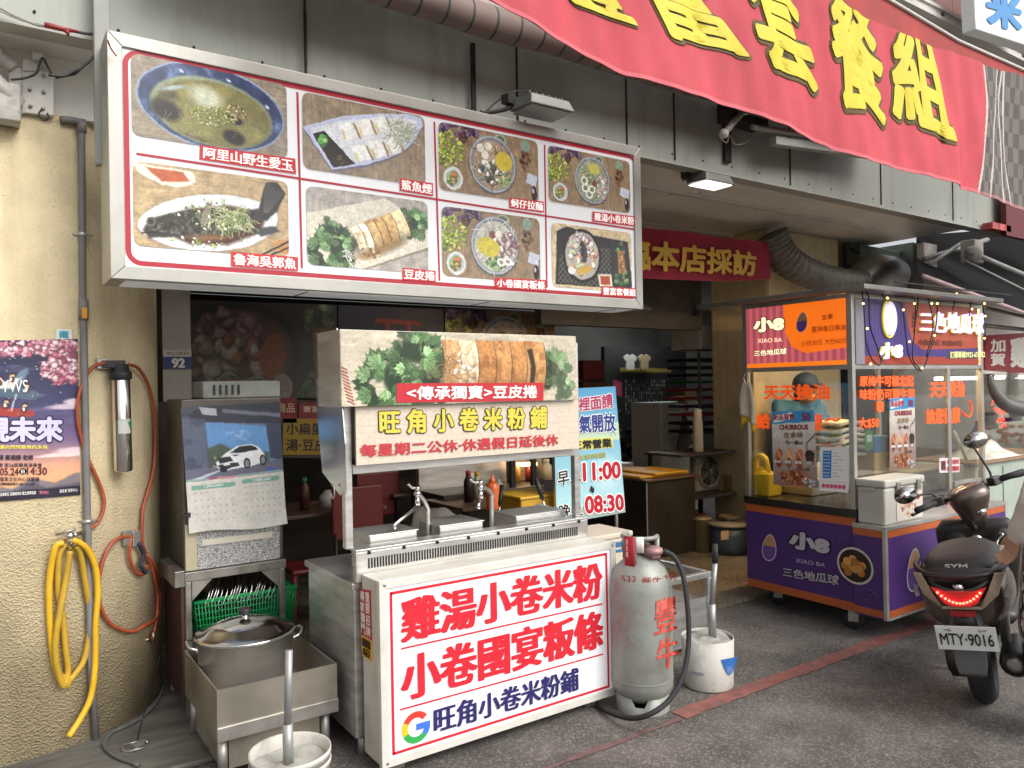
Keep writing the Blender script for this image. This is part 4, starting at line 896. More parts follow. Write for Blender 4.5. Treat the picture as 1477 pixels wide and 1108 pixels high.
# dark rods in front of the panels
for i, (xa, ya, xb, yb, lab) in enumerate(((440, 15, 443, 97, "thin dark rod hanging over the sign's second photograph"), (682, 62, 684, 162, "dark flat bar standing behind the left of the floodlight"))):
    a, b = PY(xa, ya, 3.66), PY(xb, yb, 3.66); t = .006 if i == 0 else .014
    MB().box((a[0]-t, 3.655, b[2]), (a[0]+t, 3.67, a[2])).build("hanging_rod", mat("rusty_dark_iron", (.03, .025, .022), .7, .3, var=.4, scale=20), None, lab, "rod", bev=.002)
# ------------------------------------------------------------------ rolled striped awning
BRN = bpy.data.materials.new("striped_awning_fabric"); BRN.use_nodes = True
N = BRN.node_tree.nodes; L = BRN.node_tree.links; tc = N.new("ShaderNodeTexCoord"); sp = N.new("ShaderNodeSeparateXYZ"); L.new(tc.outputs['Object'], sp.inputs[0])
md = N.new("ShaderNodeMath"); md.operation = 'PINGPONG'; md.inputs[1].default_value = .075; L.new(sp.outputs[0], md.inputs[0])
gt = N.new("ShaderNodeMath"); gt.operation = 'LESS_THAN'; gt.inputs[1].default_value = .007; L.new(md.outputs[0], gt.inputs[0])
nz = N.new("ShaderNodeTexNoise"); nz.inputs['Scale'].default_value = 5; L.new(tc.outputs['Object'], nz.inputs['Vector'])
mxa = N.new("ShaderNodeMix"); mxa.data_type = 'RGBA'; mxa.inputs['A'].default_value = (.16, .115, .10, 1); mxa.inputs['B'].default_value = (.26, .19, .165, 1); L.new(nz.outputs[0], mxa.inputs['Factor'])
mxb = N.new("ShaderNodeMix"); mxb.data_type = 'RGBA'; mxb.inputs['B'].default_value = (.035, .055, .045, 1); L.new(mxa.outputs['Result'], mxb.inputs['A']); L.new(gt.outputs[0], mxb.inputs['Factor'])
L.new(mxb.outputs['Result'], N["Principled BSDF"].inputs['Base Color']); N["Principled BSDF"].inputs['Roughness'].default_value = .75
aw = thing("rolled_awning", "rolled brown awning with dark stripes along the panels above the menu sign", "awning", (3, 3.45, 3.45))
B = MB(); B.tube([np.array([x, 3.40+.006*math.sin(x*9), 3.545+.006*math.sin(x*5)]) for x in np.arange(.6, 6.2, .06)], .085, 18); B.build("fabric_roll", BRN, aw)
B = MB(); B.box((.6, 3.44, 3.62), (6.2, 3.62, 3.8)); B.build("awning_housing", mat("housing_pink_grey", (.36, .27, .25), .5, var=.1, dirt=.3), aw, bev=.01)
# awning arm motor and rails at the fascia
am = thing("awning_motor", "rusty awning motor bracket with folded white arm under the red banner", "awning arm", PY(1062, 200, 3.69))
B = MB(); a, b = PY(1035, 150, 3.69), PY(1086, 190, 3.69); B.box((a[0], 3.55, b[2]-.01), (b[0], 3.695, a[2])); p = PY(1047, 215, 3.69); B.box((p[0]-.03, 3.67, p[2]-.1), (p[0]+.04, 3.695, b[2])); B.build("mount_plate", mat("rusted_metal", (.045, .030, .024), .8, .3, var=.5, scale=12, dirt=.5, dcol=(.02, .014, .012)), am, bev=.004)
B = MB(); a, b = PY(1044, 193, 3.54), PY(1070, 163, 3.54); B.tube([a, b], .022, 10); B.tube([b, b+[.1, -.01, .03]], .02, 10); B.ball(a, .035); B.build("arm_elbow", WHITEP, am)
B = MB(); a, b = PY(1085, 183, 3.5), PY(1260, 212, 3.5); B.tube([a, b], .022, 10); a, b = PY(1120, 202, 3.48), PY(1260, 222, 3.48); B.hexa([a+np.array(k) for k in ((0, 0, -.03), (0, .06, -.03), (0, .06, .03), (0, 0, .03))]+[b+np.array(k) for k in ((0, 0, -.03), (0, .06, -.03), (0, .06, .03), (0, 0, .03))]); B.build("folded_arm", mat("arm_grey_white", (.42, .42, .39), .5, .2, var=.1, dirt=.4), am, bev=.004)
B = MB(); B.tube(smooth_path([PY(x, y, 3.6) for x, y in ((1035, 196), (1048, 206), (1052, 195), (1060, 208), (1075, 206), (1086, 192))], 5), .005, 6); B.build("motor_cable", mat("pale_cable", (.35, .33, .28), .6), am)
# ------------------------------------------------------------------ big red banner
BNY = 2.5
bn = thing("awning_banner", "large red cloth banner with bold yellow characters hanging over the street front", "banner", (3.4, BNY, 2.9))
top = [(560, -330), (800, -200), (1000, -106), (1210, 0), (1299, 44), (1408, 93), (1477, 109), (1560, 130)]
bot = [(560, -60), (706, 0), (907, 106), (1100, 172), (1210, 215), (1423, 283), (1477, 300), (1560, 330)]
TW = [PY(x, y, BNY) for x, y in top]; BW = [PY(x, y, BNY) for x, y in bot]
tx, tz = [p[0] for p in TW], [p[2] for p in TW]; bx_, bz_ = [p[0] for p in BW], [p[2] for p in BW]
XA, XB = 1.0, 7.3
def ban(X, v, lift=0.):
    """point on the banner: X along it, v from top (0) to hem (1)"""
    zt = np.interp(X, tx, tz); zb = np.interp(X, bx_, bz_)
    fold = .022*np.sin(X*3.1+v*1.2)+.012*np.sin(X*7.7-v*3)+.018*np.exp(-((X-5.35)/.3)**2)*np.sin((X-5.35)*17)*(.3+.7*v)+.0035*np.sin(X*19+v*7)+.003*np.sin(X*31-v*9)
    return np.stack([X, BNY+fold-lift+0*v, zt+(zb-zt)*v], -1)
cv = Cv(6.3, 150, "BE4650"); n = cv.nz(6, 6); cv.mul(.93+.14*n)
xw = XA+cv.x
def bedge(X, v): return X-.05*np.sin(v*3+1)
kk = ((np.floor(xw*13)+np.floor(cv.y*9)) % 2); e0, e1 = PY(1413, 190, BNY)[0], PY(1413, 190, BNY)[0]+1.3
Z = (bedge(xw, cv.y) > e0) & (bedge(xw, cv.y) < e1); cv.mix(Z*1., "6E6560"); cv.mix(Z*kk, "524B47"); cv.mix((np.abs(bedge(xw, cv.y)-e0) < .014)*1., "C9C0B8")
for o in (.22, .40, .47): cv.mix((np.abs(xw-.08*np.sin(cv.y*2.6+o*9)-(e0+o)) < .010)*.7, "E6E0DA")
cv.mul(1+.10*np.clip((cv.x-2.5)/3, 0, 1)*(.3+.7*cv.nz(5, 4))); n = cv.nz(40, 3); cv.mul(.965+.07*n); cv.mix((cv.y > .975)*.5, "E08A8E")
printed("banner_cloth", cv, None, bn, rough=.75, mp=lambda u, v, lift: ban(XA+u*6.3, v, lift))
B = MB(); B.sheet(lambda u, v: ban(np.array(XA+u*6.3), np.array(v), -.004), 90, 6); B.build("banner_back", mat("banner_back_cloth", (.30, .035, .045), .8, var=.15), bn)
YEL = ink("D0C034", 0, .6); YOUT = ink("5A4A22", 0, .7)
def binv(px):
    p = PY(*px, BNY); X = p[0]; zt = np.interp(X, tx, tz); zb = np.interp(X, bx_, bz_); return X, (p[2]-zt)/(zb-zt)
for ch, q in (("豐", [(765, -95), (868, -50), (922, 38), (832, 0)]), ("富", [(905, -70), (1010, -20), (1083, 90), (955, 52)]), ("套", [(1060, -45), (1135, -15), (1192, 140), (1092, 102)]), ("餐", [(1190, 5), (1268, 35), (1292, 185), (1200, 148)]), ("組", [(1290, 48), (1350, 75), (1372, 208), (1290, 168)])):
    Q = [np.array(binv(p)) for p in q]; Q[0] = Q[3]+(Q[0]-Q[3])*1.3; Q[1] = Q[2]+(Q[1]-Q[2])*1.3
    def mp_(u, v, lift, Q=Q):
        P = bil(Q, u, v); return ban(P[..., 0], np.maximum(P[..., 1], .012), lift)
    text("banner_character", ch, [PY(*p, BNY) for p in q], YOUT, bn, .062, fat=.006, lift=.004, mp=mp_, inner=.045)
    text("banner_character", ch, [PY(*p, BNY) for p in q], YEL, bn, .026, fat=.006, lift=.0105, mp=mp_)
B = MB(); B.box((6.75, BNY-.02, 3.0), (7.2, BNY-.012, 3.45))
# front bar of the awning the banner is tied to, and the dark red cloth behind it
B = MB(); B.tube([(1.0, BNY+.16, 3.45), (9.5, BNY+.16, 3.45)], .03, 10)
B.build("awning_front_bar", ALU, bn)
rb = thing("rear_banner", "dark red folded cloth with brown checks showing above the yellow lettered banner", "banner", (7, 2.9, 3.7))
B = MB(); q = [PY(x, y, 2.9) for x, y in ((1180, -60), (1265, -6), (1380, 62), (1478, 105), (1560, 140))]; q2 = [PY(x, y, 2.9) for x, y in ((1180, 40), (1265, 60), (1380, 120), (1478, 170), (1560, 200))]
B.add(q+q2, [(i, i+1, i+6, i+5) for i in range(4)]); B.build("cloth", mat("dark_red_cloth", (.34, .05, .045), .8, var=.2, scale=4), rb, solid=.008)
B = MB(); B.tube([p+np.array([0, -.01, .012]) for p in q], .014, 8); B.build("edge_rail", RAIL, rb)
# blue and white shop sign at the top right corner
bs = thing("shop_sign", "white shop sign with a blue character above the tiled parapet rail", "sign", PY(1450, 60, 3.2))
q = qY(3.2, (1403, -60), (1500, -40), (1500, 72), (1408, 42)); MB().slab(q, .12).build("sign_panel", ink("E8ECEC"), bs, bev=.01)
q = qY(3.195, (1418, -20), (1475, -6), (1474, 48), (1424, 36)); text("lettering", "米", q, ink("3E86C0"), bs, .05, fat=.01, lift=.003)
# ------------------------------------------------------------------ under the soffit
for (xa, ya, xb, yb, Yz, lab) in ((925, 272, 1262, 331, 3.095, "long white conduit strip on the soffit nearest the panel edge"), (930, 323, 1103, 350, 3.095, "shorter white conduit strip on the soffit above the red cloth banner")):
    a, b = PZ(xa, ya, Yz), PZ(xb, yb, Yz); t = thing("ceiling_conduit", lab, "conduit", (a+b)/2+[0, 0, .02]); Ym = (a[1]+b[1])/2
    MB().box((a[0]-1.5, Ym-.02, Yz), (b[0], Ym+.02, Yz+.024)).build("conduit_channel", mat("white_conduit", (.62, .60, .54), .5, var=.08, dirt=.3), t, bev=.003)
    B = MB()
    for k in range(3):
        x = a[0]+(k+.3)*(b[0]-a[0])/3; B.box((x-.015, Ym-.03, Yz-.006), (x+.015, Ym+.03, Yz-.0005)); B.cyl((x+.25, Ym-.06, Yz+.024), (x+.25, Ym-.06, Yz+.012), .012, n=8)
    B.build("conduit_clip", WHITEP, t)
cb = thing("cloth_banner", "deep red cloth banner with cream and yellow characters hung beneath the soffit", "banner", PY(1010, 400, 4.6))
RY = 4.6; q = qY(RY, (880, 322), (1108, 350), (1109, 403), (880, 397))
B = MB(); B.sheet(lambda u, v: bil(q, np.array(u), np.array(v))+np.array([0, .02*math.sin(u*11), -.03*math.sin(u*3.14)*v]), 40, 6); B.build("cloth", mat("deep_red_cloth", (.33, .022, .045), .8, var=.2, scale=6), cb)
qq = qY(RY-.03, (848, 335), (1090, 364), (1089, 399), (848, 386))
text("lettering", "蒞臨本店採訪", qq, ink("E0B84C", 0, .7), cb, .035, lift=.01)
# air ducts
DUCT = mat("grey_flex_duct", (.20, .195, .18), .6, .3, var=.25, scale=20, dirt=.3)
fd = thing("flexible_duct", "ribbed dark grey flexible duct sagging from the soffit to the cart's roof", "duct", PY(1170, 400, 4.5))
pth = smooth_path([PY(1112, 340, 4.62), PY(1124, 364, 4.6), PY(1146, 384, 4.55), PY(1182, 400, 4.5), PY(1218, 407, 4.45), PY(1244, 408, 4.4)], 16)
B = MB(); B.tube(pth, .12, 20, rs=[.146+.011*abs((i % 4)-2)-.0005*i for i in range(len(pth))]); B.build("duct_hose", DUCT, fd)
gd = thing("metal_duct", "dull green metal duct box with a round elbow above the cart's roof", "duct", PY(1290, 410, 4.7))
DG = mat("dull_green_metal", (.20, .23, .195), .5, .3, var=.15, scale=3, dirt=.4)
a, b = PY(1241, 366, 4.7), PY(1312, 425, 4.7); B = MB(); B.box((a[0], 4.7, b[2]-.1), (b[0], 5.2, a[2]+.1)); B.build("duct_box", DG, gd, bev=.006)
a, b = PY(1314, 356, 4.6), PY(1331, 425, 4.6); B = MB(); B.box((a[0], 4.58, b[2]-.1), (b[0], 5.1, a[2]+.05)); B.build("duct_flange", DG, gd, bev=.006)
B = MB(); pt = smooth_path([PY(1236, 422, 4.5), PY(1243, 404, 4.5), PY(1258, 394, 4.5), PY(1275, 393, 4.55), PY(1288, 396, 4.68)], 8); B.tube(pt, .13, 22, rs=[.125+.005*min(i, 12) for i in range(len(pt))]); B.build("duct_elbow", mat("dull_duct_metal", (.26, .265, .25), .4, .6, var=.15, dirt=.3), gd)
B = MB(); B.lathe([(.20, -.02), (.20, .02)], pt[-2], np.array([.6, .8, 0]), 26); B.build("duct_collar", DG, gd)
IB = mat("dark_bracket", (.05, .05, .048), .5, .5); B = MB(); a, b = PY(1216, 350, 4.74), PY(1219, 410, 4.74); B.box((a[0], 4.70, b[2]), (a[0]+.04, 4.748, a[2])); B.build("duct_support", IB, gd)
for p, q in (((1217, 352), (1241, 366)), ((1218, 384), (1241, 384))): B = MB(); B.tube([PY(*p, 4.72), PY(*q, 4.72)], .016, 8); B.build("duct_support", IB, gd)
# ================================================================== NOODLE STALL
STY = 3.12
st = thing("noodle_stall", "stainless steel noodle stall with pictured roof box and two taps over its counter", "food stall", (1.95, 3.35, 0))
L0, L1 = PY(498, 700, STY)[0], PY(838, 700, STY)[0]       # outer post faces
SX0, SX1 = PY(512, 800, STY-.02)[0], PY(846, 760, STY-.02)[0]
PZT = PY(512, 796, STY)[2]                                   # top of the vented panel
# body
B = MB(); B.box((SX0, STY, .10), (SX1, 3.68, .74)); B.build("body", STEEL, st, bev=.006)
B = MB(); B.box((SX0-.012, STY-.012, .742), (SX1+.012, 3.70, .772)); B.build("counter_top", STEEL, st, bev=.004)
for x in (SX0+.05, SX1-.05):
    for y in (STY+.05, 3.62):
        B = MB(); B.cyl((x, y, .0 if y < 3.6 else .03), (x, y, .1), .022); B.build("foot", STEELD, st)
# vented front panel
B = MB(); B.box((SX0, STY-.03, .776), (SX1, STY-.002, PZT)); B.box((SX0, STY-.03, PZT+.0005), (SX1, STY+.06, PZT+.012)); vp = B.build("vent_panel", STEEL, st, bev=.003)
DK = mat("dark_slot", (.012, .011, .01), .8, var=0)
B = MB(); a, b = PY(532, 810, STY-.03), PY(832, 768, STY-.03); zc = (a[2]+b[2])/2
for i in range(86):
    x = a[0]+(b[0]-a[0])*i/85; B.box((x-.0035, STY-.0325, zc-.022), (x+.0035, STY-.0302, zc+.022))
sl_ = B.build("vent_slot", DK, vp); sl_["kind"] = "stuff"
for i in range(8):
    x = SX0+.06+(SX1-SX0-.12)*i/7; B = MB(); B.lathe([(.008, 0), (.008, .006), (.0001, .009)], (x, STY-.03, PZT-.004), (0, -1, 0), 10); B.build("panel_screw", DK, vp)
# posts and rails
ZT = PY(490, 480, STY)[2]
for x in (L0, L1-.035):
    for y in (STY+.005,):
        MB().box((x, y, .773 if y > 3.2 else PZT+.013), (x+.035, y+.035, ZT-.02)).build("post", STEEL, st, bev=.003)
zr = PY(660, 665, STY)[2]
MB().box((L0+.036, STY+.002, zr-.022), (L1-.036, STY+.034, zr+.018)).build("cross_rail", STEEL, st, bev=.003)
# roof box with the printed roll
RBY = 3.06
q = qY(RBY, (487, 473.5), (830.6, 486), (830.6, 578), (495.6, 586)); xa, xb = (q[0][0]+q[3][0])/2, q[1][0]; z1, z0 = (q[0][2]+q[1][2])/2, (q[2][2]+q[3][2])/2
rbx = MB().box((xa, RBY+.002, z0), (xb, RBY+.27, z1)).build("roof_box", STEEL, st, bev=.004)
Q = R4(xa+.002, xb-.002, z0+.002, z1-.002, RBY)
A = asp(Q); c = Cv(A, 260, "CFC4AB"); n = c.nz(3, 16); c.mul(.86+.28*n); c.mix((np.abs(np.sin((c.x*.8-c.y*1.5+n*1.2)*9)) > .93)*.35, "B5A684")
c.poly([(A*.0, .45), (A*.06, 1.02), (A*.01, 1.02), (-.02, .9)], "B0493F", .01, .0)
for i in range(14): c.line([(-.02+.01*i, .5+.045*i-.02), (.07+.01*i, .52+.045*i)], .022, "9C4A40", .8) if i < 11 else None
c.poly([(A*.12, -.02), (A*.30, -.02), (A*.28, .10), (A*.1, .08)], "DAD0BA", .1, .5)
c.leaves(A*.17, .66, .36, 34, 2); c.leaves(A*.28, .34, .36, 34, 5); c.leaves(A*.31, .76, .28, 22, 9); c.leaves(A*.88, .50, .30, 30, 7); c.leaves(A*.92, .80, .22, 14, 8); c.mix(.30*(c.x > A*.87), "B9B39E")
roll(c, (A*.375, .47), (A*.83, .47), .38, [("C79A66", .155), ("E2CFAE", .165), ("BE8448", .17), ("C28C50", .155), ("BF8648", .155), ("C8965A", .20)])
c.poly([(A*.755, .22), (A*.78, .20), (A*.795, .50), (A*.785, .76), (A*.765, .72), (A*.772, .46)], "3A2618", .03)
c.bits(24, A*.475, .48, .16, .26, ["F0E6D0", "E2CBA4", "C9A272"], .03, .08, 4, .6); c.strands(40, A*.40, .5, .05, .28, ["E0B888", "9A6638"], .25, .008, 5, .5)
c.photo(.006, .12)
printed("food_picture", c, Q, st, lift=.0015)
ql = qY(RBY-.004, (572, 553), (784, 552), (784, 578), (572, 581)); lb = MB().slab(ql, .002).build("red_label", ink("B8222E"), st)
text("label_lettering", "<傳承獨賣>豆皮捲", [bil(ql, u, v) for u, v in ((.06, .14), (.95, .14), (.95, .86), (.06, .86))], ink("F3F0EA"), lb, .025, lift=.002)
# name board, pale brick paper
NBY = 3.085
qn_ = qY(NBY, (501, 588), (818, 580), (816, 651), (504, 669)); xa2, xb2 = L0+.037, L1-.037; z1b, z0b = z0-.002, zr+.019
Q = R4(xa2, xb2, z0b, z1b, NBY); A = asp(Q); c = Cv(A, 150, "D9CBB9"); n = c.nz(30, 30); c.mul(.92+.14*n)
yy = np.floor(c.y*9); br = (np.abs((c.y*9) % 1-.5) > .44) | (np.abs((c.x*4.2+.5*(yy % 2)) % 1-.5) > .475); c.mix(br*.35, "BBA996")
MB().box((xa2, NBY+.002, z0b), (xb2, NBY+.012, z1b)).build("name_board", STEELD, st)
printed("board_paper", c, Q, st, lift=.0015)
qt = qY(NBY-.003, (546, 591), (789, 586), (789, 618), (547, 627)); text("name_lettering", "旺 角 小 卷 米 粉 鋪", qt, ink("D2C448"), st, .03, fat=.01, lift=.003, outline=(ink("25231C"), .04))
qt = qY(NBY-.003, (518.5, 641), (805, 626), (805, 642.5), (519, 660)); text("closing_day_lettering", "每星期二公休‧休遇假日延後休", qt, ink("B9323A"), st, .03, lift=.003)
# stainless wing plate at the left
WX = L0-.012
w_ = [PX(x, y, WX) for x, y in ((487, 473.5), (495, 590), (499, 640), (500, 712), (492, 715), (466, 681), (458, 590), (453.5, 481))]
MB().prism(w_, (-.004, 0, 0)).build("wing_plate", mat("bright_sheet_steel", (.60, .595, .58), .22, 1., var=.1, scale=4, dirt=.2, bump=.12, bscale=5), st)
B = MB(); p = PX(480, 706, WX-.02); B.tube([p+[0, .02*math.cos(t), .03*math.sin(t)-.01] for t in np.linspace(.8, 6, 14)], .003, 6); B.build("hook", STEEL, st)
# soup wells behind the vent panel
for x0, y0, x1, y1 in ((533, 768, 601, 789), (634, 754, 696, 775), (744, 740, 814, 761)):
    a, b = PY(x0, (y0+y1)/2+10, STY+.09), PY(x1, (y0+y1)/2, STY+.09)
    B = MB(); zt = PY(x0, y0+6, STY+.09)[2]; B.box((a[0], STY+.085, .773), (b[0], STY+.30, zt)); w0 = B.build("soup_well", STEEL, st, bev=.004)
    MB().box((a[0]-.006, STY+.08, zt+.0005), (b[0]+.006, STY+.305, zt+.006)).build("well_lid", STEEL, w0, bev=.002)
def faucet(px_pipe, px_valve, px_handle, px_spout, Y):
    x, y0, y1 = px_pipe; a = PY(x, y1, Y); b = PY(x, y0, Y); v = PY(*px_valve, Y-.04)
    B = MB(); B.tube(smooth_path([np.array([a[0], a[1], .775]), b-[0, 0, .03], b, b+(v-b)*.4+[0, 0, .012], v], 5), .0115, 12); f = B.build("faucet", ALU, st)
    B = MB(); B.ball(v, .019, 12); B.cyl(v+[0, 0, .012], v+[0, 0, .035], .012, .016, 12); B.tube([v+[0, 0, -.01], v+[-.005, -.01, -.055]], .012, 12, rs=[.01, .015]); B.build("valve", CHROME, f)
    h = PY(*px_handle, Y-.04); B = MB(); B.tube(smooth_path([v+[0, 0, .03], (v+h)/2+[0, 0, .004], h], 4), .007, 8); B.build("handle", CHROME, f)
    s = PY(*px_spout, Y-.1); B = MB(); m_ = v+[-.005, -.01, -.055]; B.tube([m_, s, s+[0, 0, -.02]], .009, 10, rs=[.010, .009, .013]); B.build("spout", CHROME, f)
faucet((617, 735, 780), (602, 712), (588, 698), (569, 757), 3.3)
faucet((709, 714, 770), (693, 703), (677, 691), (690, 728), 3.3)
# cloth on the counter
cl = thing("dish_cloth", "crumpled grey cloth lying on the stall counter between the taps", "cloth", PY(662, 765, 3.42))
P0 = PY(626, 765, 3.42); P1 = PY(702, 757, 3.42); wdt = P1[0]-P0[0]; rg2 = random.Random(7)
CLH = PY(650, 737, 3.5)[2]-.80
def clothf(u, v):
    x = P0[0]+u*wdt+.03*math.sin(v*5); y = 3.42+v*.26; h = .80+CLH*math.exp(-((u-.42)/.42)**2)*(.5+.5*v)+.04*(1-u)+.016*math.sin(u*14+v*6)+.012*math.sin(u*5-v*13)
    e = min(u, 1-u, v, 1-v)*9; return (x, y, .775+(h-.775)*min(1, max(.05, e)))
MB().sheet(clothf, 26, 18).build("cloth", mat("grey_cotton", (.30, .27, .225), .9, var=.15, scale=14, bump=.2, bscale=90), cl, solid=.006)
# ladles, squeeze bottle, yellow bin behind the counter
sb = thing("squeeze_bottle", "orange squeeze bottle standing behind the right tap", "bottle", PY(711, 745, 3.9)*np.array([1, 1, 0])+[0, 0, .95])
p = PY(711, 735, 3.9); B = MB(); B.lathe([(.04, 0), (.042, .01), (.042, .13), (.036, .15), (.022, .165)], p, n=18); B.build("bottle_body", mat("orange_plastic", (.60, .12, .03), .35, var=.08), sb)
B = MB(); B.lathe([(.02, .165), (.02, .18), (.008, .19), (.006, .215)], p, n=12); B.build("bottle_nozzle", mat("orange_plastic", (.60, .12, .03), .35), sb)
yb = thing("yellow_bin", "yellow plastic bin behind the right soup well", "bin", PY(765, 745, 3.95))
a, b = PY(742, 720, 3.95), PY(795, 745, 3.95); B = MB(); B.hexa([(a[0]+.02, 3.9, b[2]-.1), (b[0]-.02, 3.9, b[2]-.1), (b[0]-.02, 4.15, b[2]-.1), (a[0]+.02, 4.15, b[2]-.1), (a[0], 3.88, a[2]), (b[0], 3.88, a[2]), (b[0], 4.17, a[2]), (a[0], 4.17, a[2])]); B.build("bin_body", mat("yellow_plastic", (.62, .36, .03), .45, var=.1, dirt=.2), yb, bev=.012)
B = MB(); B.box((a[0]-.012, 3.868, a[2]+.0005), (b[0]+.012, 4.182, a[2]+.02)); B.build("bin_rim", mat("yellow_plastic", (.62, .36, .03)), yb, bev=.006)
for i, (h, t, nm) in enumerate((((724, 700), (719, 745), "ladle with a long black handle leaning behind the right tap"), ((773, 690), (788, 738), "wire noodle strainer with a black handle leaning over the right soup well"))):
    ob = thing("ladle" if i == 0 else "noodle_strainer", nm, "ladle" if i == 0 else "strainer", PY(*t, 3.55))
    a, b = PY(*h, 3.55), PY(*t, 3.5); a2 = a+(b-a)*.62
    B = MB(); B.tube([a, a2], .012, 10); B.build("handle", BLACK, ob)
    B = MB(); B.tube([a2, b], .006, 8); B.build("shaft", CHROME, ob)
    B = MB(); B.lathe([(.001, -.06), (.035, -.05), (.06, -.015), (.065, 0), (.06, 0), (.03, -.04), (.001, -.052)] if i else [(.001, -.04), (.03, -.03), (.04, 0), (.036, 0), (.001, -.034)], b+[.0, 0, .02], (.2, -.3, 1), 18); B.build("bowl", STEEL, ob)
# ================================================================== FRONT LIGHTBOX
LBY = 2.90
lbx = thing("lightbox_sign", "low white lightbox with big red characters and a blue shop name before the stall", "sign", (1.97, 3.0, 0.05))
q = qY(LBY, (547, 839), (885, 784), (893.5, 999.7), (554, 1108)); xa, xb = (q[0][0]+q[3][0])/2, (q[1][0]+q[2][0])/2; z1, z0 = (q[0][2]+q[1][2])/2, (q[2][2]+q[3][2])/2
BOXW = mat("box_cream_paint", (.60, .57, .50), .45, .1, var=.06, scale=3, dirt=.75, dcol=(.26, .22, .16), dscale=3)
MB().box((xa, LBY+.03, z0), (xb, STY-.035, z1)).build("box_body", BOXW, lbx, bev=.004)
FR = R4(xa-.004, xb+.004, z0-.004, z1+.004, LBY)
frame_mb(FR, .035, .029, np.array([0, 1., 0])).build("box_frame", mat("cream_frame", (.68, .66, .60), .4, .1, var=.05, dirt=.3, dcol=(.3, .26, .2), dscale=5), lbx, bev=.002)
MB().box((xa+.032, LBY+.006, z0+.032), (xb-.032, LBY+.0295, z1-.032)).build("face_panel", mat("lit_white_face", (.80, .79, .82), .2, var=.03, scale=2, dirt=.22, dcol=(.5, .47, .42), dscale=3.5, emit=.10, ecol=(1, .97, 1.)), lbx)
B = MB()
for x in (xa+.02, xb-.02):
    for z in (z0+.015, z1-.013): B.lathe([(.006, 0), (.006, .002), (.0001, .003)], (x, LBY-.0005, z), (0, -1, 0), 8)
B.build("frame_screw", STEELD, lbx)
LY = LBY+.0035; LR = ink("C4202E", .1); LB_ = ink("27245E", .05)
cn = qY(LY, (561, 854), (874, 798), (881, 990), (567, 1091)); x0, x1 = (cn[0][0]+cn[3][0])/2, (cn[1][0]+cn[2][0])/2; zt, zb = (cn[0][2]+cn[1][2])/2, (cn[2][2]+cn[3][2])/2
rrect(x0, x1, zb, zt, .004, .012, LY, LR, "red_border", lbx)
sline([(579, 936), (869, 871)], .007, LR, Y=LY, par=lbx); sline([(577, 1024), (870, 943.6)], .007, LR, Y=LY, par=lbx)
def ltx(s, pts, m, off, fat):
    Qt = qY(LY-.001, *pts); xs0, xs1 = (Qt[0][0]+Qt[3][0])/2, (Qt[1][0]+Qt[2][0])/2; t1, t0 = (Qt[0][2]+Qt[1][2])/2, (Qt[2][2]+Qt[3][2])/2
    text("lettering", s, R4(xs0, xs1, t0, t1, LY-.001), m, lbx, off, fat=fat, lift=.001)
ltx("雞湯小卷米粉", [(577, 865), (869, 809), (869, 866), (578, 924)], LR, .016, .036)
ltx("小卷國宴粄條", [(577, 940), (870, 883), (871, 940), (578, 1006)], LR, .016, .036)
ltx("旺角小卷米粉鋪", [(625, 1017), (834.6, 966), (835.4, 999), (625.5, 1055)], LB_, .014, .028)
gc = PY(600.5, 1049, LY-.001); gr = .066
def arc(a0, a1, col, nm):
    B = MB(); n = 16; vs = []
    for i in range(n+1):
        a = rad(a0+(a1-a0)*i/n); vs += [gc+[gr*math.cos(a), 0, gr*math.sin(a)], gc+[gr*.60*math.cos(a), 0, gr*.60*math.sin(a)]]
    B.add(vs, [(2*i, 2*i+2, 2*i+3, 2*i+1) for i in range(n)]); B.build(nm, ink(col, .1), lbx)
arc(38, 152, "D9382E", "logo_red_arc"); arc(152.5, 205, "E9B51C", "logo_yellow_arc"); arc(205.5, 318, "2F9A4A", "logo_green_arc"); arc(318.5, 360, "3B6FD4", "logo_blue_arc")
MB().slab([gc+[.0, 0, gr*.2], gc+[gr*.99, 0, gr*.2], gc+[gr*.99, 0, -gr*.2], gc+[.0, 0, -gr*.2]], .0008, np.array([0, -1., 0])).build("logo_blue_bar", ink("3B6FD4", .1), lbx)
# stickers on the box's left side
SXq = xa-.003
def sxt(s, pts, bgc, fg, vert=False):
    Qs = [PX(x, y, SXq) for x, y in pts]; o = MB().slab(Qs, .002).build("side_sticker", bgc, lbx)
    return Qs, o
Qs, o = sxt("", [(519, 849), (534, 852), (536, 924), (521, 914)], ink("B8222C"), None)
text("sticker_lettering", "傳家獨門", [bil(Qs, u, v) for u, v in ((.04, .03), (.46, .03), (.46, .97), (.04, .97))], ink("F2E9E2"), o, .02, lift=.002, vert=True)
text("sticker_lettering", "重要招牌", [bil(Qs, u, v) for u, v in ((.54, .03), (.96, .03), (.96, .97), (.54, .97))], ink("F2E9E2"), o, .02, lift=.002, vert=True)
Qs, o = sxt("", [(521, 916), (536, 925), (537, 955), (522, 945)], ink("E5A92A"), None)
text("sticker_lettering", "一級", [bil(Qs, u, v) for u, v in ((.1, .05), (.9, .05), (.9, .95), (.1, .95))], ink("231A14"), o, .02, lift=.002, vert=True)
B = MB()
for x in (xa+.1, xb-.12): B.cyl((x, 3.0, 0), (x, 3.0, z0), .02); B.cbox((x, 3.0, .01), .06, .06, .02)
B.build("box_foot", STEELD, lbx)
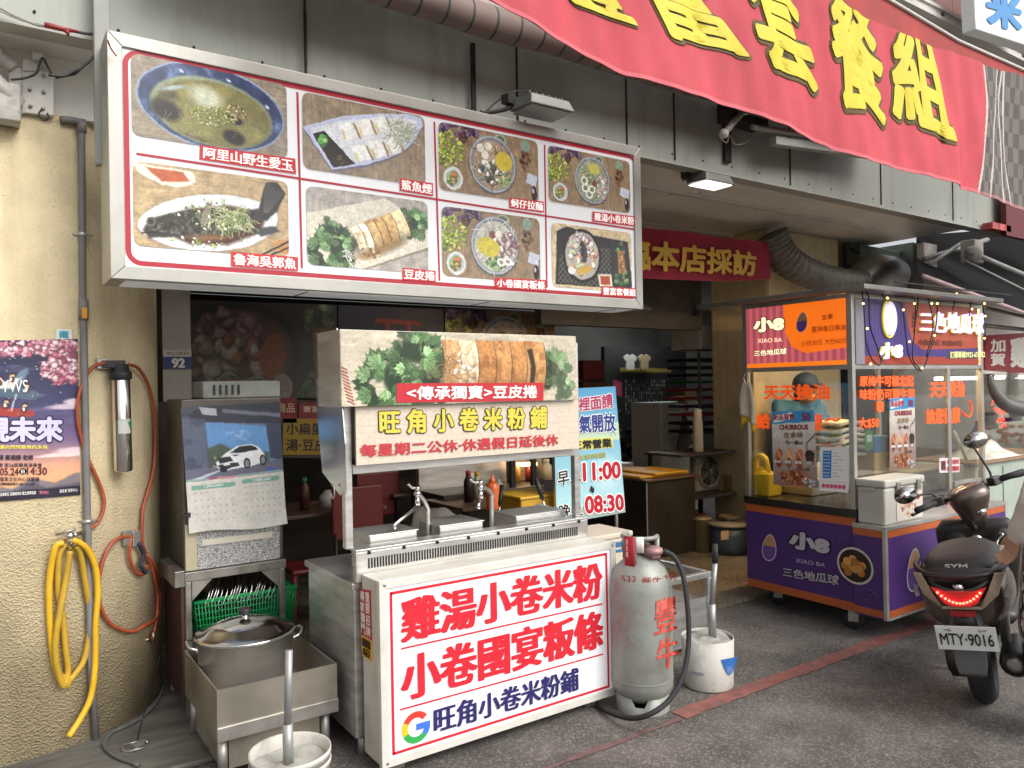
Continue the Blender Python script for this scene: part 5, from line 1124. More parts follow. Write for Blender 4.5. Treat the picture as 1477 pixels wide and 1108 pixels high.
# ================================================================== GAS CYLINDER
GC = np.array([2.685, 2.80, 0.]); GR = .152
gsc = thing("gas_cylinder", "tall grey gas cylinder with sprayed red characters beside the lightbox sign", "gas cylinder", GC)
GP = mat("gas_grey_paint", (.285, .30, .27), .45, .15, var=.08, scale=5, dirt=.65, dcol=(.15, .115, .08), dscale=8, bump=.06)
def gz(y): 
    d = ray(938, y); t = np.dot(GC[:2]-0, d[:2])/np.dot(d[:2], d[:2]); return 1.6+d[2]*(t-.0)*(1-GR/np.linalg.norm(GC[:2]))
ZS, ZB = gz(846), gz(995)
prof = [(.02, .05), (.10, .055), (GR-.02, .085), (GR-.003, .115), (GR, .135), (GR, ZS-.05), (GR-.004, ZS), (GR-.03, ZS+.06), (GR-.07, ZS+.095), (.05, ZS+.115), (.03, ZS+.12)]
B = MB(); B.lathe(prof, GC, n=40); body = B.build("tank", GP, gsc)
B = MB()
for z in (.16,): B.lathe([(GR+.0005, z-.004), (GR+.0025, z), (GR+.0005, z+.004)], GC, n=40, cap=False)
B.build("weld_seam", GP, gsc)
B = MB(); rr = GR*.86; n = 36; vs = []
for i in range(n+1):
    a = 2*math.pi*i/n; slot = .045 if abs(((a-3.9+math.pi) % (2*math.pi))-math.pi) < .25 else .09
    for r in (rr, rr-.006):
        for z in (0.002, slot): vs.append(GC+[r*math.cos(a), r*math.sin(a), z])
B.add(vs, [(4*i, 4*i+4, 4*i+5, 4*i+1) for i in range(n)]+[(4*i+2, 4*i+6, 4*i+7, 4*i+3) for i in range(n)]+[(4*i+1, 4*i+5, 4*i+7, 4*i+3) for i in range(n)], True); B.build("base_ring", GP, gsc)
fd_ = nrm(np.array([-GC[0], -GC[1], 0])); fa = math.atan2(fd_[1], fd_[0])
# collar: open hoop with two uprights
B = MB(); ZC = gz(782); cr = .085; top = [GC+[cr*math.cos(a), cr*math.sin(a), ZC] for a in np.linspace(fa-2.4, fa+1.6, 26)]
B.tube(top, .011, 8)
for i in (2, 13, 25): p = top[i]; B.tube([p, np.array([p[0], p[1], ZS+.09])], .012, 8)
B.build("collar", GP, gsc)
a0, a1 = fa-.85, fa-.25; B = MB(); vs = []
for i in range(7):
    a = a0+(a1-a0)*i/6; vs += [GC+[(cr+.014)*math.cos(a), (cr+.014)*math.sin(a), ZC+.012], GC+[(cr+.014)*math.cos(a), (cr+.014)*math.sin(a), ZS+.055]]
B.add(vs, [(2*i, 2*i+2, 2*i+3, 2*i+1) for i in range(6)], True); B.build("red_tag", ink("A8242E"), gsc, solid=.003)
B = MB(); vs = []; a0, a1 = fa-.22, fa+.2
for i in range(5):
    a = a0+(a1-a0)*i/4; vs += [GC+[(cr+.012)*math.cos(a), (cr+.012)*math.sin(a), ZC+.012], GC+[(cr+.012)*math.cos(a), (cr+.012)*math.sin(a), ZC-.065]]
B.add(vs, [(2*i, 2*i+2, 2*i+3, 2*i+1) for i in range(4)], True); B.build("white_tag", ink("D8D6D0"), gsc, solid=.002)
B = MB(); B.cyl(GC+[0, 0, ZS+.115], GC+[0, 0, ZS+.16], .018); B.cbox(GC+[.02, 0, ZS+.15], .08, .035, .035); B.build("valve_body", mat("brass_old", (.25, .16, .09), .4, .9), gsc, bev=.004)
B = MB(); B.lathe([(.008, 0), (.032, .004), (.034, .014), (.03, .022), (.0001, .024)], GC+[0, 0, ZS+.165], n=16); B.build("valve_wheel", ink("1E6B45"), gsc)
sd_ = np.array([-fd_[1], fd_[0], 0]); sd_ = sd_ if sd_ @ CM[0] > 0 else -sd_
B = MB(); rp = GC+sd_*.065+fd_*.03+[0, 0, ZS+.145]; B.lathe([(.02, -.02), (.045, -.012), (.05, 0), (.045, .012), (.02, .022)], rp, (0, 0, 1), 18); B.cbox(rp+[0, 0, -.02], .05, .05, .025); B.build("regulator", mat("pinkish_regulator", (.34, .20, .19), .5, .4, var=.2), gsc)
hp = [rp+sd_*.05, rp+sd_*.10+[0, 0, -.03]]+[PD(x, y, d) for x, y, d in ((985, 830, 3.72), (992, 880, 3.68), (993, 930, 3.64), (985, 975, 3.58), (965, 1010, 3.53), (938, 1030, 3.50), (910, 1036, 3.56), (880, 1028, 3.70), (862, 1018, 3.82))]
for p in hp: p[2] = max(p[2], .014)
B = MB(); B.tube(smooth_path(hp, 8), .0125, 12); B.build("gas_hose", RUBBER, gsc)
def cylmap(pts, R):
    Q = [np.array(p, float) for p in pts]
    def f(u, v, lift):
        P = bil(Q, np.asarray(u), np.asarray(v)); out = np.zeros(P.shape[:-1]+(3,)); fl = out.reshape(-1, 3)
        for i, (x, y) in enumerate(P.reshape(-1, 2)):
            d = ray(x, y); bx, by = -GC[0], -GC[1]; a = d[0]**2+d[1]**2; b = d[0]*bx+d[1]*by; RR = R(y) if callable(R) else R; RR += lift
            disc = max(b*b-a*(bx*bx+by*by-RR*RR), 0); fl[i] = CAMP+d*((-b-math.sqrt(disc))/a)
        return out
    return f
SPR = mat("sprayed_red_paint", (.62, .075, .05), .6, var=.3, scale=22, dirt=.7, dcol=(.40, .33, .30), dscale=11)
for s, pts, R in (("豐", [(944, 866), (976, 858), (977, 907), (944, 917)], GR), ("牛", [(947, 923), (979, 915), (979, 960), (948, 968)], GR)):
    text("sprayed_character", s, [PD(x, y, 3.5) for x, y in pts], SPR, gsc, .014, fat=.014, lift=.002, mp=cylmap(pts, R))
for s, pts in (("533", [(896, 830), (917, 831), (917, 840), (896, 840)]), ("豐牛", [(926, 833), (955, 831), (955, 845), (926, 846)]), ("250", [(958, 830), (976, 827), (976, 837), (958, 840)])):
    text("shoulder_lettering", s, [PD(x, y, 3.5) for x, y in pts], ink("9C2A22"), gsc, .0, lift=.004, mp=cylmap(pts, GR-.014))
text("tag_lettering", "液化氣", [GC+[(cr+.018)*math.cos(a), (cr+.018)*math.sin(a), z] for a, z in ((fa-.68, ZC), (fa-.55, ZC), (fa-.55, ZC-.09), (fa-.68, ZC-.09))], ink("EDE6E0"), gsc, .02, lift=.004, vert=True)
# ================================================================== WEIGHTED BUCKETS WITH POLES
def bucket(name, label, c, R, h, fill, pole_top, blue):
    t = thing(name, label, "bucket", c); c = np.array(c, float)
    BW_ = mat("dirty_white_plastic", (.56, .54, .49), .6, var=.08, scale=6, dirt=.75, dcol=(.22, .19, .15), dscale=7, bump=.15, bscale=30)
    B = MB(); B.lathe([(.0001, .004), (R*.9, .004), (R*.91, .01), (R, h), (R*1.03, h), (R*1.03, h-.02), (R*1.0, h-.022)] if not blue else [(.0001, .004), (R*.93, .004), (R*.95, .01), (R, h), (R*.985, h)], c, n=36, cap=False); B.build("shell", BW_, t)
    B = MB(); B.lathe([(R*.99, h), (R*.965, h-.002), (R*.95, fill)], c, n=36, cap=False); B.build("inner_wall", BW_, t)
    CON = mat("cast_concrete", (.36, .345, .315), .9, var=.18, scale=12, bump=.5, bscale=40)
    B = MB(); rgb = random.Random(2)
    B.sheet(lambda u, v: tuple(c+np.array([R*.955*u*math.cos(v*6.2832), R*.955*u*math.sin(v*6.2832), fill+.012*math.sin(v*19)*u+.008*math.sin(u*9)])), 10, 30); B.build("concrete_fill", CON, t)
    return t, c
gpole = mat("galvanised_pole", (.34, .345, .34), .45, .5, var=.1, scale=8, dirt=.3)
t, c = bucket("weighted_bucket", "white concrete filled bucket with a tall grey pole beside the gas cylinder", (3.165, 2.80, 0.0), .137, .26, .245, None, True)
p0 = np.array([PY(1028, 940, 2.8)[0], 2.80, .24]); tpz = PY(1031, 785, 2.80); B = MB(); B.cyl(p0, [p0[0], p0[1], .42], .021, n=16); B.build("pole_sleeve", gpole, t)
B = MB(); B.cyl([p0[0], p0[1], .42], tpz-[0, 0, .1], .0145, n=14); B.build("pole", gpole, t)
B = MB(); B.cyl(tpz-[0, 0, .1], tpz, .016, n=14); B.build("pole_grip", RUBBER, t)
def bmap(pts, C0, R):
    Q = [np.array(p, float) for p in pts]
    def f(u, v, lift):
        P = bil(Q, np.asarray(u), np.asarray(v)); out = np.zeros(P.shape[:-1]+(3,)); fl = out.reshape(-1, 3)
        for i, (x, y) in enumerate(P.reshape(-1, 2)):
            d = ray(x, y); bx, by = -C0[0], -C0[1]; a = d[0]**2+d[1]**2; b = d[0]*bx+d[1]*by; RR = R+lift
            disc = max(b*b-a*(bx*bx+by*by-RR*RR), 0); fl[i] = CAMP+d*((-b-math.sqrt(disc))/a)
        return out
    return f
mpb = bmap([(1040, 952), (1064, 947), (1064, 975), (1041, 975)], (3.165, 2.80), .136)
cvb = Cv(.9, 40, "1F5FA8"); cvb.bits(14, .5, .4, .2, .15, ["DDE6F0"], .02, .06, 3); 
P3 = [mpb(np.array([0.]), np.array([0.]), .002)[0]]
BMK = MB(); BMK.sheet(lambda u, v: mpb(np.array([u]), np.array([v*math.sin(math.pi*min(max(u, .01), .99))*.95]), .0015)[0], 16, 8); BMK.build("blue_mark", mat("worn_blue_print", (.03, .15, .46), .5, var=.2, dirt=.4, dcol=(.5, .5, .5), dscale=14), t)
B = MB(); kk = 0; pts = []
text("bucket_lettering", "台灣塗料", [P3[0]]*4, ink("4E6D8E"), t, .0, lift=.001, mp=bmap([(996, 968), (1016, 971), (1016, 976), (996, 973)], (3.165, 2.80), .136))
BLc = PZ(428, 1140, 0.0); BLc = np.array([.905, 2.79, 0])
t, c = bucket("weighted_bucket", "white rimmed bucket with a short grey pole in front of the steel burner stand", (.915, 2.80, 0.0), .142, .29, .235, None, False)
B = MB(); B.lathe([(.142*1.005, .235), (.142*1.03, .238), (.142*1.03, .25), (.142*1.005, .253)], c, n=36, cap=False); B.build("rim_ridge", MATS["dirty_white_plastic"], t)
a = PY(416, 1108, 2.8); tp_ = PY(417, 938, 2.8); B = MB(); B.cyl([a[0], 2.8, .22], [a[0], 2.8, PY(416, 1044, 2.8)[2]], .019, n=16); B.build("pole_sleeve", gpole, t)
B = MB(); B.cyl([a[0], 2.8, PY(416, 1044, 2.8)[2]], [tp_[0], 2.8, tp_[2]], .0135, n=14); B.build("pole", gpole, t)
# ================================================================== LEFT OF THE STALL: burner stand, pot, rack, calendar
bsd = thing("burner_stand", "low stained steel burner stand with a deep tray holding the big pot", "stand", (1.02, 3.47, 0.02))
X0, X1, Y0, Y1 = .765, 1.272, 3.24, 3.84
ZT_ = PY(311.6, 997, Y0)[2]; ZF = PY(311.6, 1071, Y0)[2]
HEAT = mat("heat_tinted_steel", (.50, .46, .39), .36, .8, var=.22, scale=3, dirt=.75, dcol=(.17, .115, .05), dscale=2.6, bump=.05)
B = MB()
for a, b in (((X0, Y0, ZF), (X1, Y0+.006, ZT_)), ((X0, Y1-.006, ZF), (X1, Y1, ZT_)), ((X0, Y0+.0065, ZF), (X0+.006, Y1-.0065, ZT_)), ((X1-.006, Y0+.0065, ZF), (X1, Y1-.0065, ZT_)), ((X0+.0065, Y0+.0065, ZF+.02), (X1-.0065, Y1-.0065, ZF+.03))): B.box(a, b)
B.build("tray", HEAT, bsd)
B = MB(); B.box((X0-.003, Y0-.008, ZF-.004), (X1+.003, Y0-.001, ZF+.055)); B.build("tray_lip", STEELD, bsd, bev=.003)
for x, y in ((X0+.03, Y0+.05), (X1-.04, Y0+.05), (X0+.03, Y1-.05), (X1-.04, Y1-.05)):
    B = MB(); B.cyl((x, y, .0 if y < 3.45 else .027), (x, y, ZF-.005), .02, n=14); B.build("leg", STEELD, bsd)
B = MB(); B.box((X0+.055, Y0+.05, .05), (X1-.065, Y0+.055, ZF-.005)); B.build("front_sheet", HEAT, bsd)
B = MB(); B.box((X0+.028, Y0+.08, .05), (X0+.033, Y1-.08, ZF-.005)); B.build("side_sheet", HEAT, bsd)
lc = PY(354, 911, 3.59); PR_ = .203
pot = thing("stock_pot", "large steel stock pot with a domed lid and black knob on the burner stand", "pot", (lc[0], lc[1], ZF+.032))
POTM = mat("spun_steel", (.66, .64, .60), .30, .85, var=.1, scale=3, stretch=(1, 1, 9), dirt=.2, dcol=(.25, .2, .14), bump=.02)
B = MB(); B.lathe([(.0001, ZF+.033), (PR_-.02, ZF+.033), (PR_-.004, ZF+.05), (PR_, ZF+.07), (PR_, lc[2]-.012), (PR_+.008, lc[2]-.008), (PR_+.008, lc[2]-.002), (PR_-.004, lc[2]-.002)], (lc[0], lc[1], 0), n=48, cap=False); B.build("pot_body", POTM, pot)
B = MB(); B.lathe([(PR_+.016, lc[2]), (PR_+.018, lc[2]+.004), (PR_+.008, lc[2]+.008), (PR_-.02, lc[2]+.012), (PR_-.05, lc[2]+.035), (PR_-.10, lc[2]+.052), (.03, lc[2]+.064), (.0001, lc[2]+.065)], (lc[0], lc[1], 0), n=48); ld = B.build("lid", CHROME, pot)
B = MB(); B.lathe([(.022, lc[2]+.064), (.014, lc[2]+.072), (.014, lc[2]+.078)], (lc[0], lc[1], 0), n=20); B.build("knob_collar", CHROME, ld)
B = MB(); B.lathe([(.016, lc[2]+.078), (.027, lc[2]+.086), (.030, lc[2]+.10), (.024, lc[2]+.108), (.0001, lc[2]+.11)], (lc[0], lc[1], 0), n=20); B.build("knob", BLACK, ld)
for s in (1, -1):
    B = MB(); an = math.atan2(-.83, .57)+ (.75 if s == 1 else .75+math.pi); u = np.array([math.cos(an), math.sin(an), 0]); w2 = np.array([-u[1], u[0], 0]); c0 = np.array([lc[0], lc[1], lc[2]-.035])+u*PR_
    B.tube(smooth_path([c0-w2*.07+u*.002, c0-w2*.06+u*.03+[0, 0, .012], c0+u*.045+[0, 0, .022], c0+w2*.06+u*.03+[0, 0, .012], c0+w2*.07+u*.002], 5), .007, 8); B.build("pot_handle", CHROME, pot)
    for k in (-1, 1): B = MB(); B.cyl(c0+w2*.07*k-u*.002, c0+w2*.07*k+u*.006, .014, n=10); B.build("rivet_plate", CHROME, pot)
rk = thing("steel_rack", "worn steel table frame carrying the calendar cabinet, with a lower shelf", "table", (1.05, 4.2, .026))
RX0, RX1, RY0, RY1 = .80, 1.30, 3.99, 4.42; RZ = PY(415, 806, RY0)[2]; FZ = .028
WORN = mat("worn_grey_steel", (.30, .285, .255), .5, .9, var=.3, scale=9, dirt=.8, dcol=(.10, .075, .055), dscale=7, bump=.1)
B = MB(); B.box((RX0, RY0, RZ-.045), (RX1, RY0+.03, RZ)); B.box((RX0, RY1-.03, RZ-.045), (RX1, RY1, RZ)); B.box((RX0, RY0+.0305, RZ-.04), (RX0+.03, RY1-.0305, RZ-.001)); B.box((RX1-.03, RY0+.0305, RZ-.04), (RX1, RY1-.0305, RZ-.001)); B.build("top_frame", WORN, rk, bev=.003)
for x in (RX0+.004, RX1-.036):
    for y in (RY0+.003, RY1-.035):
        B = MB(); B.box((x, y, FZ), (x+.03, y+.03, RZ-.046)); B.build("leg", WORN, rk, bev=.004)
B = MB(); B.prism([(RX0+.036, RY0+.005, RZ-.046), (RX0+.13, RY0+.005, RZ-.046), (RX0+.036, RY0+.005, RZ-.14)], (0, .004, 0)); B.build("corner_gusset", WORN, rk)
B = MB(); B.prism([(RX1-.038, RY0+.005, RZ-.046), (RX1-.13, RY0+.005, RZ-.046), (RX1-.038, RY0+.005, RZ-.14)], (0, .004, 0)); B.build("corner_gusset", WORN, rk)
SHZ = PY(350, 915, 4.1)[2]
B = MB(); B.box((RX0-.01, RY0+.036, SHZ-.02), (RX1+.1, RY1-.04, SHZ)); B.build("lower_shelf", WORN, rk, bev=.003)
B = MB(); B.box((RX0-.012, RY0+.02, .1), (RX0+.0035, RY1, RZ-.05)); B.build("side_board", mat("dark_red_wood", (.075, .030, .022), .6, var=.4, scale=4, stretch=(1, 1, .2), dirt=.4), rk)
B = MB(); a = PX(252, 800, RX0-.02); B.box((RX0-.05, RY0-.03, RZ-.06), (RX0-.002, RY0+.35, RZ+.02)); B.build("edge_angle", WORN, rk, bev=.004)
ccb = thing("tall_cabinet", "dark steel cabinet with speckled front standing on the worn steel rack", "cabinet", (1.05, 4.2, RZ))
CZT = PY(330, 575, 4.02)[2]
MB().box((RX0+.005, 4.02, RZ+.001), (RX1-.005, 4.38, CZT)).build("cabinet_body", mat("brown_steel", (.13, .115, .10), .4, .5, var=.25, scale=4, dirt=.4), ccb, bev=.006)
GRAN = bpy.data.materials.new("speckled_board"); GRAN.use_nodes = True
N = GRAN.node_tree.nodes; L = GRAN.node_tree.links; tc = N.new("ShaderNodeTexCoord"); nz = N.new("ShaderNodeTexNoise"); nz.inputs['Scale'].default_value = 190; nz.inputs['Detail'].default_value = 3
cr = N.new("ShaderNodeValToRGB"); cr.color_ramp.elements[0].position = .38; cr.color_ramp.elements[0].color = (.10, .10, .10, 1); cr.color_ramp.elements[1].position = .62; cr.color_ramp.elements[1].color = (.62, .62, .60, 1)
L.new(tc.outputs['Object'], nz.inputs['Vector']); L.new(nz.outputs[0], cr.inputs[0]); L.new(cr.outputs[0], N["Principled BSDF"].inputs['Base Color'])
a, b = PY(285, 810, 4.015), PY(403, 770, 4.015)
MB().box((a[0], 4.012, RZ+.004), (b[0], 4.0195, b[2]+.1)).build("speckled_front", GRAN, ccb)
MB().box((RX0+.012, 4.013, RZ+.004), (a[0]-.001, 4.0193, b[2]+.1)).build("cream_edge", ink("B9AF93"), ccb)
MB().box((a[0]+.02, 4.004, b[2]-.012), (b[0]-.04, 4.011, b[2]+.018)).build("paper_strip", ink("CFC9B8"), ccb)
cal = thing("wall_calendar", "two month wall calendar with a white car photograph hung on the dark cabinet", "calendar", PY(338, 765, 3.98))
Q = qY(3.985, (261, 588), (403, 580), (413, 756), (273, 770)); A = asp(Q); c = Cv(A, 250, "DCD8CE"); c.mul(.97+.05*c.nz(4, 6))
c.poly([(-.01, -.01), (A*1.01, -.01), (A*1.01, .56), (-.01, .59)], "5F6B8C", .003)
c.poly([(A*.22, .12), (A*.93, .20), (A*.93, .50), (A*.22, .52)], "5C92CC", .01); n = c.nz(5, 9); m_ = c.sdp([(A*.22, .14), (A*.85, .20), (A*.85, .36), (A*.22, .30)]) < 0; c.mix((n-.55)*4*m_, "DDE6EE")
c.poly([(A*.22, .34), (A*.36, .30), (A*.50, .37), (A*.62, .36), (A*.85, .40), (A*.85, .52), (A*.22, .52)], "4A5A4C", .02); c.bits(80, A*.5, .45, A*.35, .05, ["3F4C38", "5F6E50", "7C8666"], .01, .025, 3)
c.poly([(A*.0, -.01), (A*1.01, -.01), (A*1.01, .18), (A*.60, .15), (A*.20, .12), (A*.0, .10)], "343844", .006); c.poly([(A*.17, .0), (A*.34, .02), (A*.34, .08), (A*.20, .06)], "AEB0B8", .006); c.poly([(A*.4, .03), (A*1.01, .09), (A*1.01, .12), (A*.4, .06)], "6C7082", .01)
c.poly([(A*.0, .08), (A*.22, .10), (A*.24, .48), (A*.0, .50)], "4A526A", .012); c.poly([(A*.84, .16), (A*1.01, .18), (A*1.01, .47), (A*.86, .45)], "3E465C", .012); c.mix(.25*(c.nz(9, 9) > .55)*(c.y < .55)*(c.x < A*.22), "8790AA")
c.poly([(-.01, .50), (A*.40, .49), (A*1.01, .46), (A*1.01, .565), (-.01, .59)], "6A6C80", .01); c.poly([(A*.05, .57), (A*.35, .51), (A*.38, .51), (A*.15, .58)], "C9CCD8", .006, .7)
c.poly([(A*.30, .45), (A*.40, .385), (A*.52, .33), (A*.66, .32), (A*.74, .345), (A*.79, .39), (A*.82, .44), (A*.80, .48), (A*.62, .505), (A*.36, .52), (A*.30, .49)], "E9EBEE", .008)
c.poly([(A*.44, .385), (A*.54, .335), (A*.66, .33), (A*.72, .35), (A*.74, .375), (A*.56, .385)], "23272F", .006); c.poly([(A*.32, .42), (A*.44, .41), (A*.47, .45), (A*.34, .465)], "2B2F38", .006); c.poly([(A*.30, .475), (A*.52, .46), (A*.54, .49), (A*.36, .515)], "33363E", .006); c.poly([(A*.46, .40), (A*.56, .40), (A*.50, .415)], "4A505C", .005)
for x, y in ((.615, .475), (.785, .46)): c.ell(A*x, y, .028, .045, 0, "1B1D22", .1); c.ell(A*x, y, .018, .03, 0, "8A8E98", .2)
c.ell(A*.37, .51, .03, .025, 0, "1B1D22", .2); c.poly([(A*.37, .465), (A*.44, .462), (A*.44, .48), (A*.37, .483)], "E6E8EA", .004)
c.poly([(0, .575), (A*.98, .55), (A*.98, .563), (0, .588)], "8FB4B0", .003); c.poly([(A*.22, .571), (A*.30, .569), (A*.30, .583), (A*.22, .585)], "B03A6A", .003); c.poly([(A*.30, .569), (A*.5, .564), (A*.5, .578), (A*.30, .583)], "D98A8A", .003); c.poly([(A*.82, .53), (A*.9, .528), (A*.9, .55), (A*.82, .552)], "3A62C8", .003)
for x0, x1 in ((.05, .48), (.55, .95)):
    c.poly([(A*x0, .625-.02*(x0 > .5)), (A*x1, .615-.02*(x0 > .5)), (A*x1, .65-.02*(x0 > .5)), (A*x0, .66-.02*(x0 > .5))], "79B39C", .004)
    for r in range(5):
        for k in range(7): c.ell(A*(x0+.03+k*.06), .685+r*.055-.02*(x0 > .5), .008, .007, 0, "B4B0A6", .4, .7)
def calf(u, v, lift):
    P = bil([np.asarray(p) for p in Q], u, v); P[..., 1] -= lift+.012*np.sin(u*3.1)*v+.03*np.maximum(v-.85, 0)*(u > .8)*(u-.8)*20
    P[..., 2] += .012*np.sin(u*7)*np.maximum(v-.8, 0)*3
    return P
c.photo(.004, .07)
printed("calendar_sheet", c, None, cal, mp=calf, rough=.5)
for s, x0, x1, dy in (("1 JANUARY", .17, .36, 0), ("2 FEBRUARY", .66, .86, -.02)):
    text("month_lettering", s, [calf(np.array(u), np.array(v), .002) for u, v in ((x0, .628+dy), (x1, .624+dy), (x1, .646+dy), (x0, .65+dy))], ink("F4F6F2"), cal, .02, lift=.003)
bc = thing("binder_clip", "small black clip on the calendar's left edge", "clip", PY(270, 743, 3.975)); B = MB(); p = PY(270, 743, 3.972); B.cbox(p, .03, .012, .022); B.build("clip_body", BLACK, bc); B = MB(); B.tube([p+[-.005, -.008, .009], p+[-.03, -.012, .012], p+[-.03, -.012, -.008], p+[-.005, -.008, -.009]], .002, 6); B.build("clip_wire", BLACK, bc)
pt = thing("plastic_tray", "clear plastic tray with loose film lying on top of the dark cabinet", "tray", PY(345, 575, 4.1))
a, b = PY(290, 588, 4.1), PY(401, 563, 4.1)
FILM = mat("cloudy_plastic", (.30, .31, .28), .3, var=.2, scale=8)
MB().box((a[0], 4.06, CZT+.001), (b[0], 4.3, CZT+.09)).build("tray_body", FILM, pt, bev=.01)
B = MB(); B.sheet(lambda u, v: (a[0]+.08+u*.28, 4.08+v*.16, CZT+.095+.03*math.sin(u*11+v*5)*math.cos(v*7)+.03*math.exp(-((u-.3)/.2)**2)), 18, 12); B.build("film", glass("clear_film", (.85, .88, .86), .12, .3), pt)
B = MB()
for k in range(5): B.box((a[0]+.05+k*.03, 4.052, CZT+.02), (a[0]+.06+k*.03, 4.0595, CZT+.07))
B.build("comb_teeth", BLACK, pt)
# green basket with steel dishes
gb = thing("dish_basket", "green latticed plastic basket of steel dishes on the rack's shelf", "basket", PY(350, 905, 4.15)*np.array([1, 1, 0])+[0, 0, SHZ+.001])
GRN = mat("green_plastic", (.012, .30, .085), .42, var=.1, scale=9)
gx0, gx1 = PY(281, 880, 4.05)[0], PY(421, 850, 4.12)[0]; gy0, gy1 = 4.05, 4.33; gz0 = SHZ+.002; gz1 = PY(281, 870, 4.05)[2]
B = MB(); t = .006
B.box((gx0+.02, gy0+.02, gz0), (gx1-.02, gy1-.02, gz0+.006)); B.build("basket_base", GRN, gb)
def wall(p0, p1):
    B = MB(); p0 = np.array(p0, float); p1 = np.array(p1, float); d = p1-p0; n = max(4, int(np.linalg.norm(d)/.016)); cxy = np.array([(gx0+gx1)/2, (gy0+gy1)/2])
    def P(s, h):
        q = p0+d*s; k = .92+.08*h; q = cxy+(q-cxy)*k; return np.array([q[0], q[1], gz0+.004+(gz1-gz0-.004)*h])
    for i in range(n+1): B.tube([P(i/n, 0), P(i/n, 1)], .0032, 5)
    for k in range(8): B.tube([P(0, k/7), P(1, k/7)], .0032, 5)
    B.build("basket_wall", GRN, gb)
cs = [(gx0, gy0), (gx1, gy0), (gx1, gy1), (gx0, gy1)]
for i in range(4): wall(cs[i], cs[(i+1) % 4])
B = MB(); B.tube([(x, y, gz1) for x, y in cs], .010, 8, close=True); B.build("basket_rim", GRN, gb)
B = MB(); B.lathe([(.0001, 0), (.085, .002), (.128, .022), (.131, .022), (.088, 0.0), (.0001, -.002)], (0, 0, 0), (-.9, -.05, .45), 26)
n0 = 24; first = None
for i in range(n0):
    x = gx0+.06+(gx1-gx0-.15)*i/(n0-1); pz = gz1+.010*math.sin(i*.9)-.02
    if first is None:
        B.v = [(a_[0]+x, a_[1]+4.17, a_[2]+pz) for a_ in B.v]
        first = B.build("steel_dish", CHROME, None, "thin steel dish standing on edge in the green basket", "dish", "steel dishes standing in the green basket"); ox = x; oz = pz; base = first.location.copy()
    else:
        d_ = first.copy(); COL.objects.link(d_); d_.location = base+Vector((x-ox, .01*math.sin(i*2.3), pz-oz)); d_.rotation_euler = (0.03*math.sin(i*1.7), .05*math.sin(i*3.1), 0)
# ================================================================== RIGHT OF THE STALL: hours board, coolers, bench
hb = thing("hours_board", "tall blue opening hours board standing behind the stall's right post", "sign board", PY(850, 757, 3.78)*np.array([1, 1, 0])+[0, 0, .03])
Q = [PY(x, y, 3.78) for x, y in ((797, 562), (887.5, 557.5), (902, 739), (803, 757))]
HA = asp(Q); c = Cv(HA, 220, "4FA3CC"); t = c.y[..., None]; c.a = np.array(C("5BA7D2"))*(1-t)+np.array(C("BFE0DF"))*t; n = c.nz(4, 5); c.mix((n-.5)*2, "9CD2DE"); c.mix(((c.y > .28) & (c.y < .42))*.8, "D5E6B8"); c.mix((c.y > .9)*.8, "9AA9A2"); c.ell(HA*.75, .66, .12, .12, 0, "E3F2F0", .8, .5)
for k in range(6): a_ = k*1.047; c.line([(HA*.90, .34), (HA*.90+.05*math.cos(a_), .34+.05*math.sin(a_))], .008, "6E9CD0")
MB().slab([p+np.array([0, .002, 0]) for p in Q], .02).build("board", ALU, hb)
printed("board_print", c, Q, hb)
def ht(s, pts, m, off=.02, outl=None, fat=0): text("lettering", s, [p+np.array([0, -.004, 0]) for p in qY(3.78, *pts)], m, hb, off, outline=outl, fat=fat, lift=.003)
HW = ink("F4F4F0"); HR = ink("B3152C"); HB_ = ink("253C86"); HK = ink("1C1A1E")
ht("裡面請", [(833, 574), (882, 567), (884, 588), (833, 594)], ink("B03A66"), .03, (HW, .05)); ht("冷氣開放", [(815, 601), (886, 595), (888, 622), (816, 627)], HB_, .03, (HW, .05))
ht("營業時間", [(832, 657), (872, 652), (873, 660), (832, 664)], ink("A8A85A"), .02)
MB().slab([p+np.array([0, -.002, 0]) for p in qY(3.78, (806, 636), (883, 630), (884, 646), (806, 651))], .0015).build("yellow_strip", ink("DCD66A"), hb)
ht("天正常營業", [(809, 637), (881, 632), (882, 645), (809, 650)], HK, .03)
ht("早上", [(803, 680), (836, 674), (838, 694), (804, 702)], HK, .02, (HW, .05)); ht("11:00", [(839, 667), (894, 665), (895, 690), (840, 695)], HR, .04, (HW, .05))
ht("~", [(851, 700), (856, 702), (856, 712), (850, 710)], HK, .05)
ht("晚上", [(805, 728), (838, 724), (840, 744), (806, 748)], HK, .02, (HW, .05)); ht("08:30", [(842, 715), (898, 712), (900, 736), (843, 742)], HR, .04, (HW, .05))
for px in (817, 891): p = PY(px, 735, 3.80); B = MB(); B.cyl((p[0], 3.815, .03), (p[0], 3.815, p[2]+.5), .012, n=10); B.build("stand_leg", STEELD, hb)
bn2 = thing("steel_bench", "low open steel frame bench behind the gas cylinder", "bench", (3.2, 3.5, 0)); BZ = PY(1026, 824, 3.2)[2]; bx1 = PY(1026, 824, 3.2)[0]; bx0 = 2.75
B = MB()
for a, b in (((bx0, 3.2, BZ-.035), (bx1, 3.235, BZ)), ((bx0, 3.85, BZ-.035), (bx1, 3.885, BZ)), ((bx1-.035, 3.2355, BZ-.035), (bx1, 3.8495, BZ)), ((bx0, 3.2355, BZ-.035), (bx0+.035, 3.8495, BZ))): B.box(a, b)
B.build("top_frame", STEEL, bn2, bev=.003)
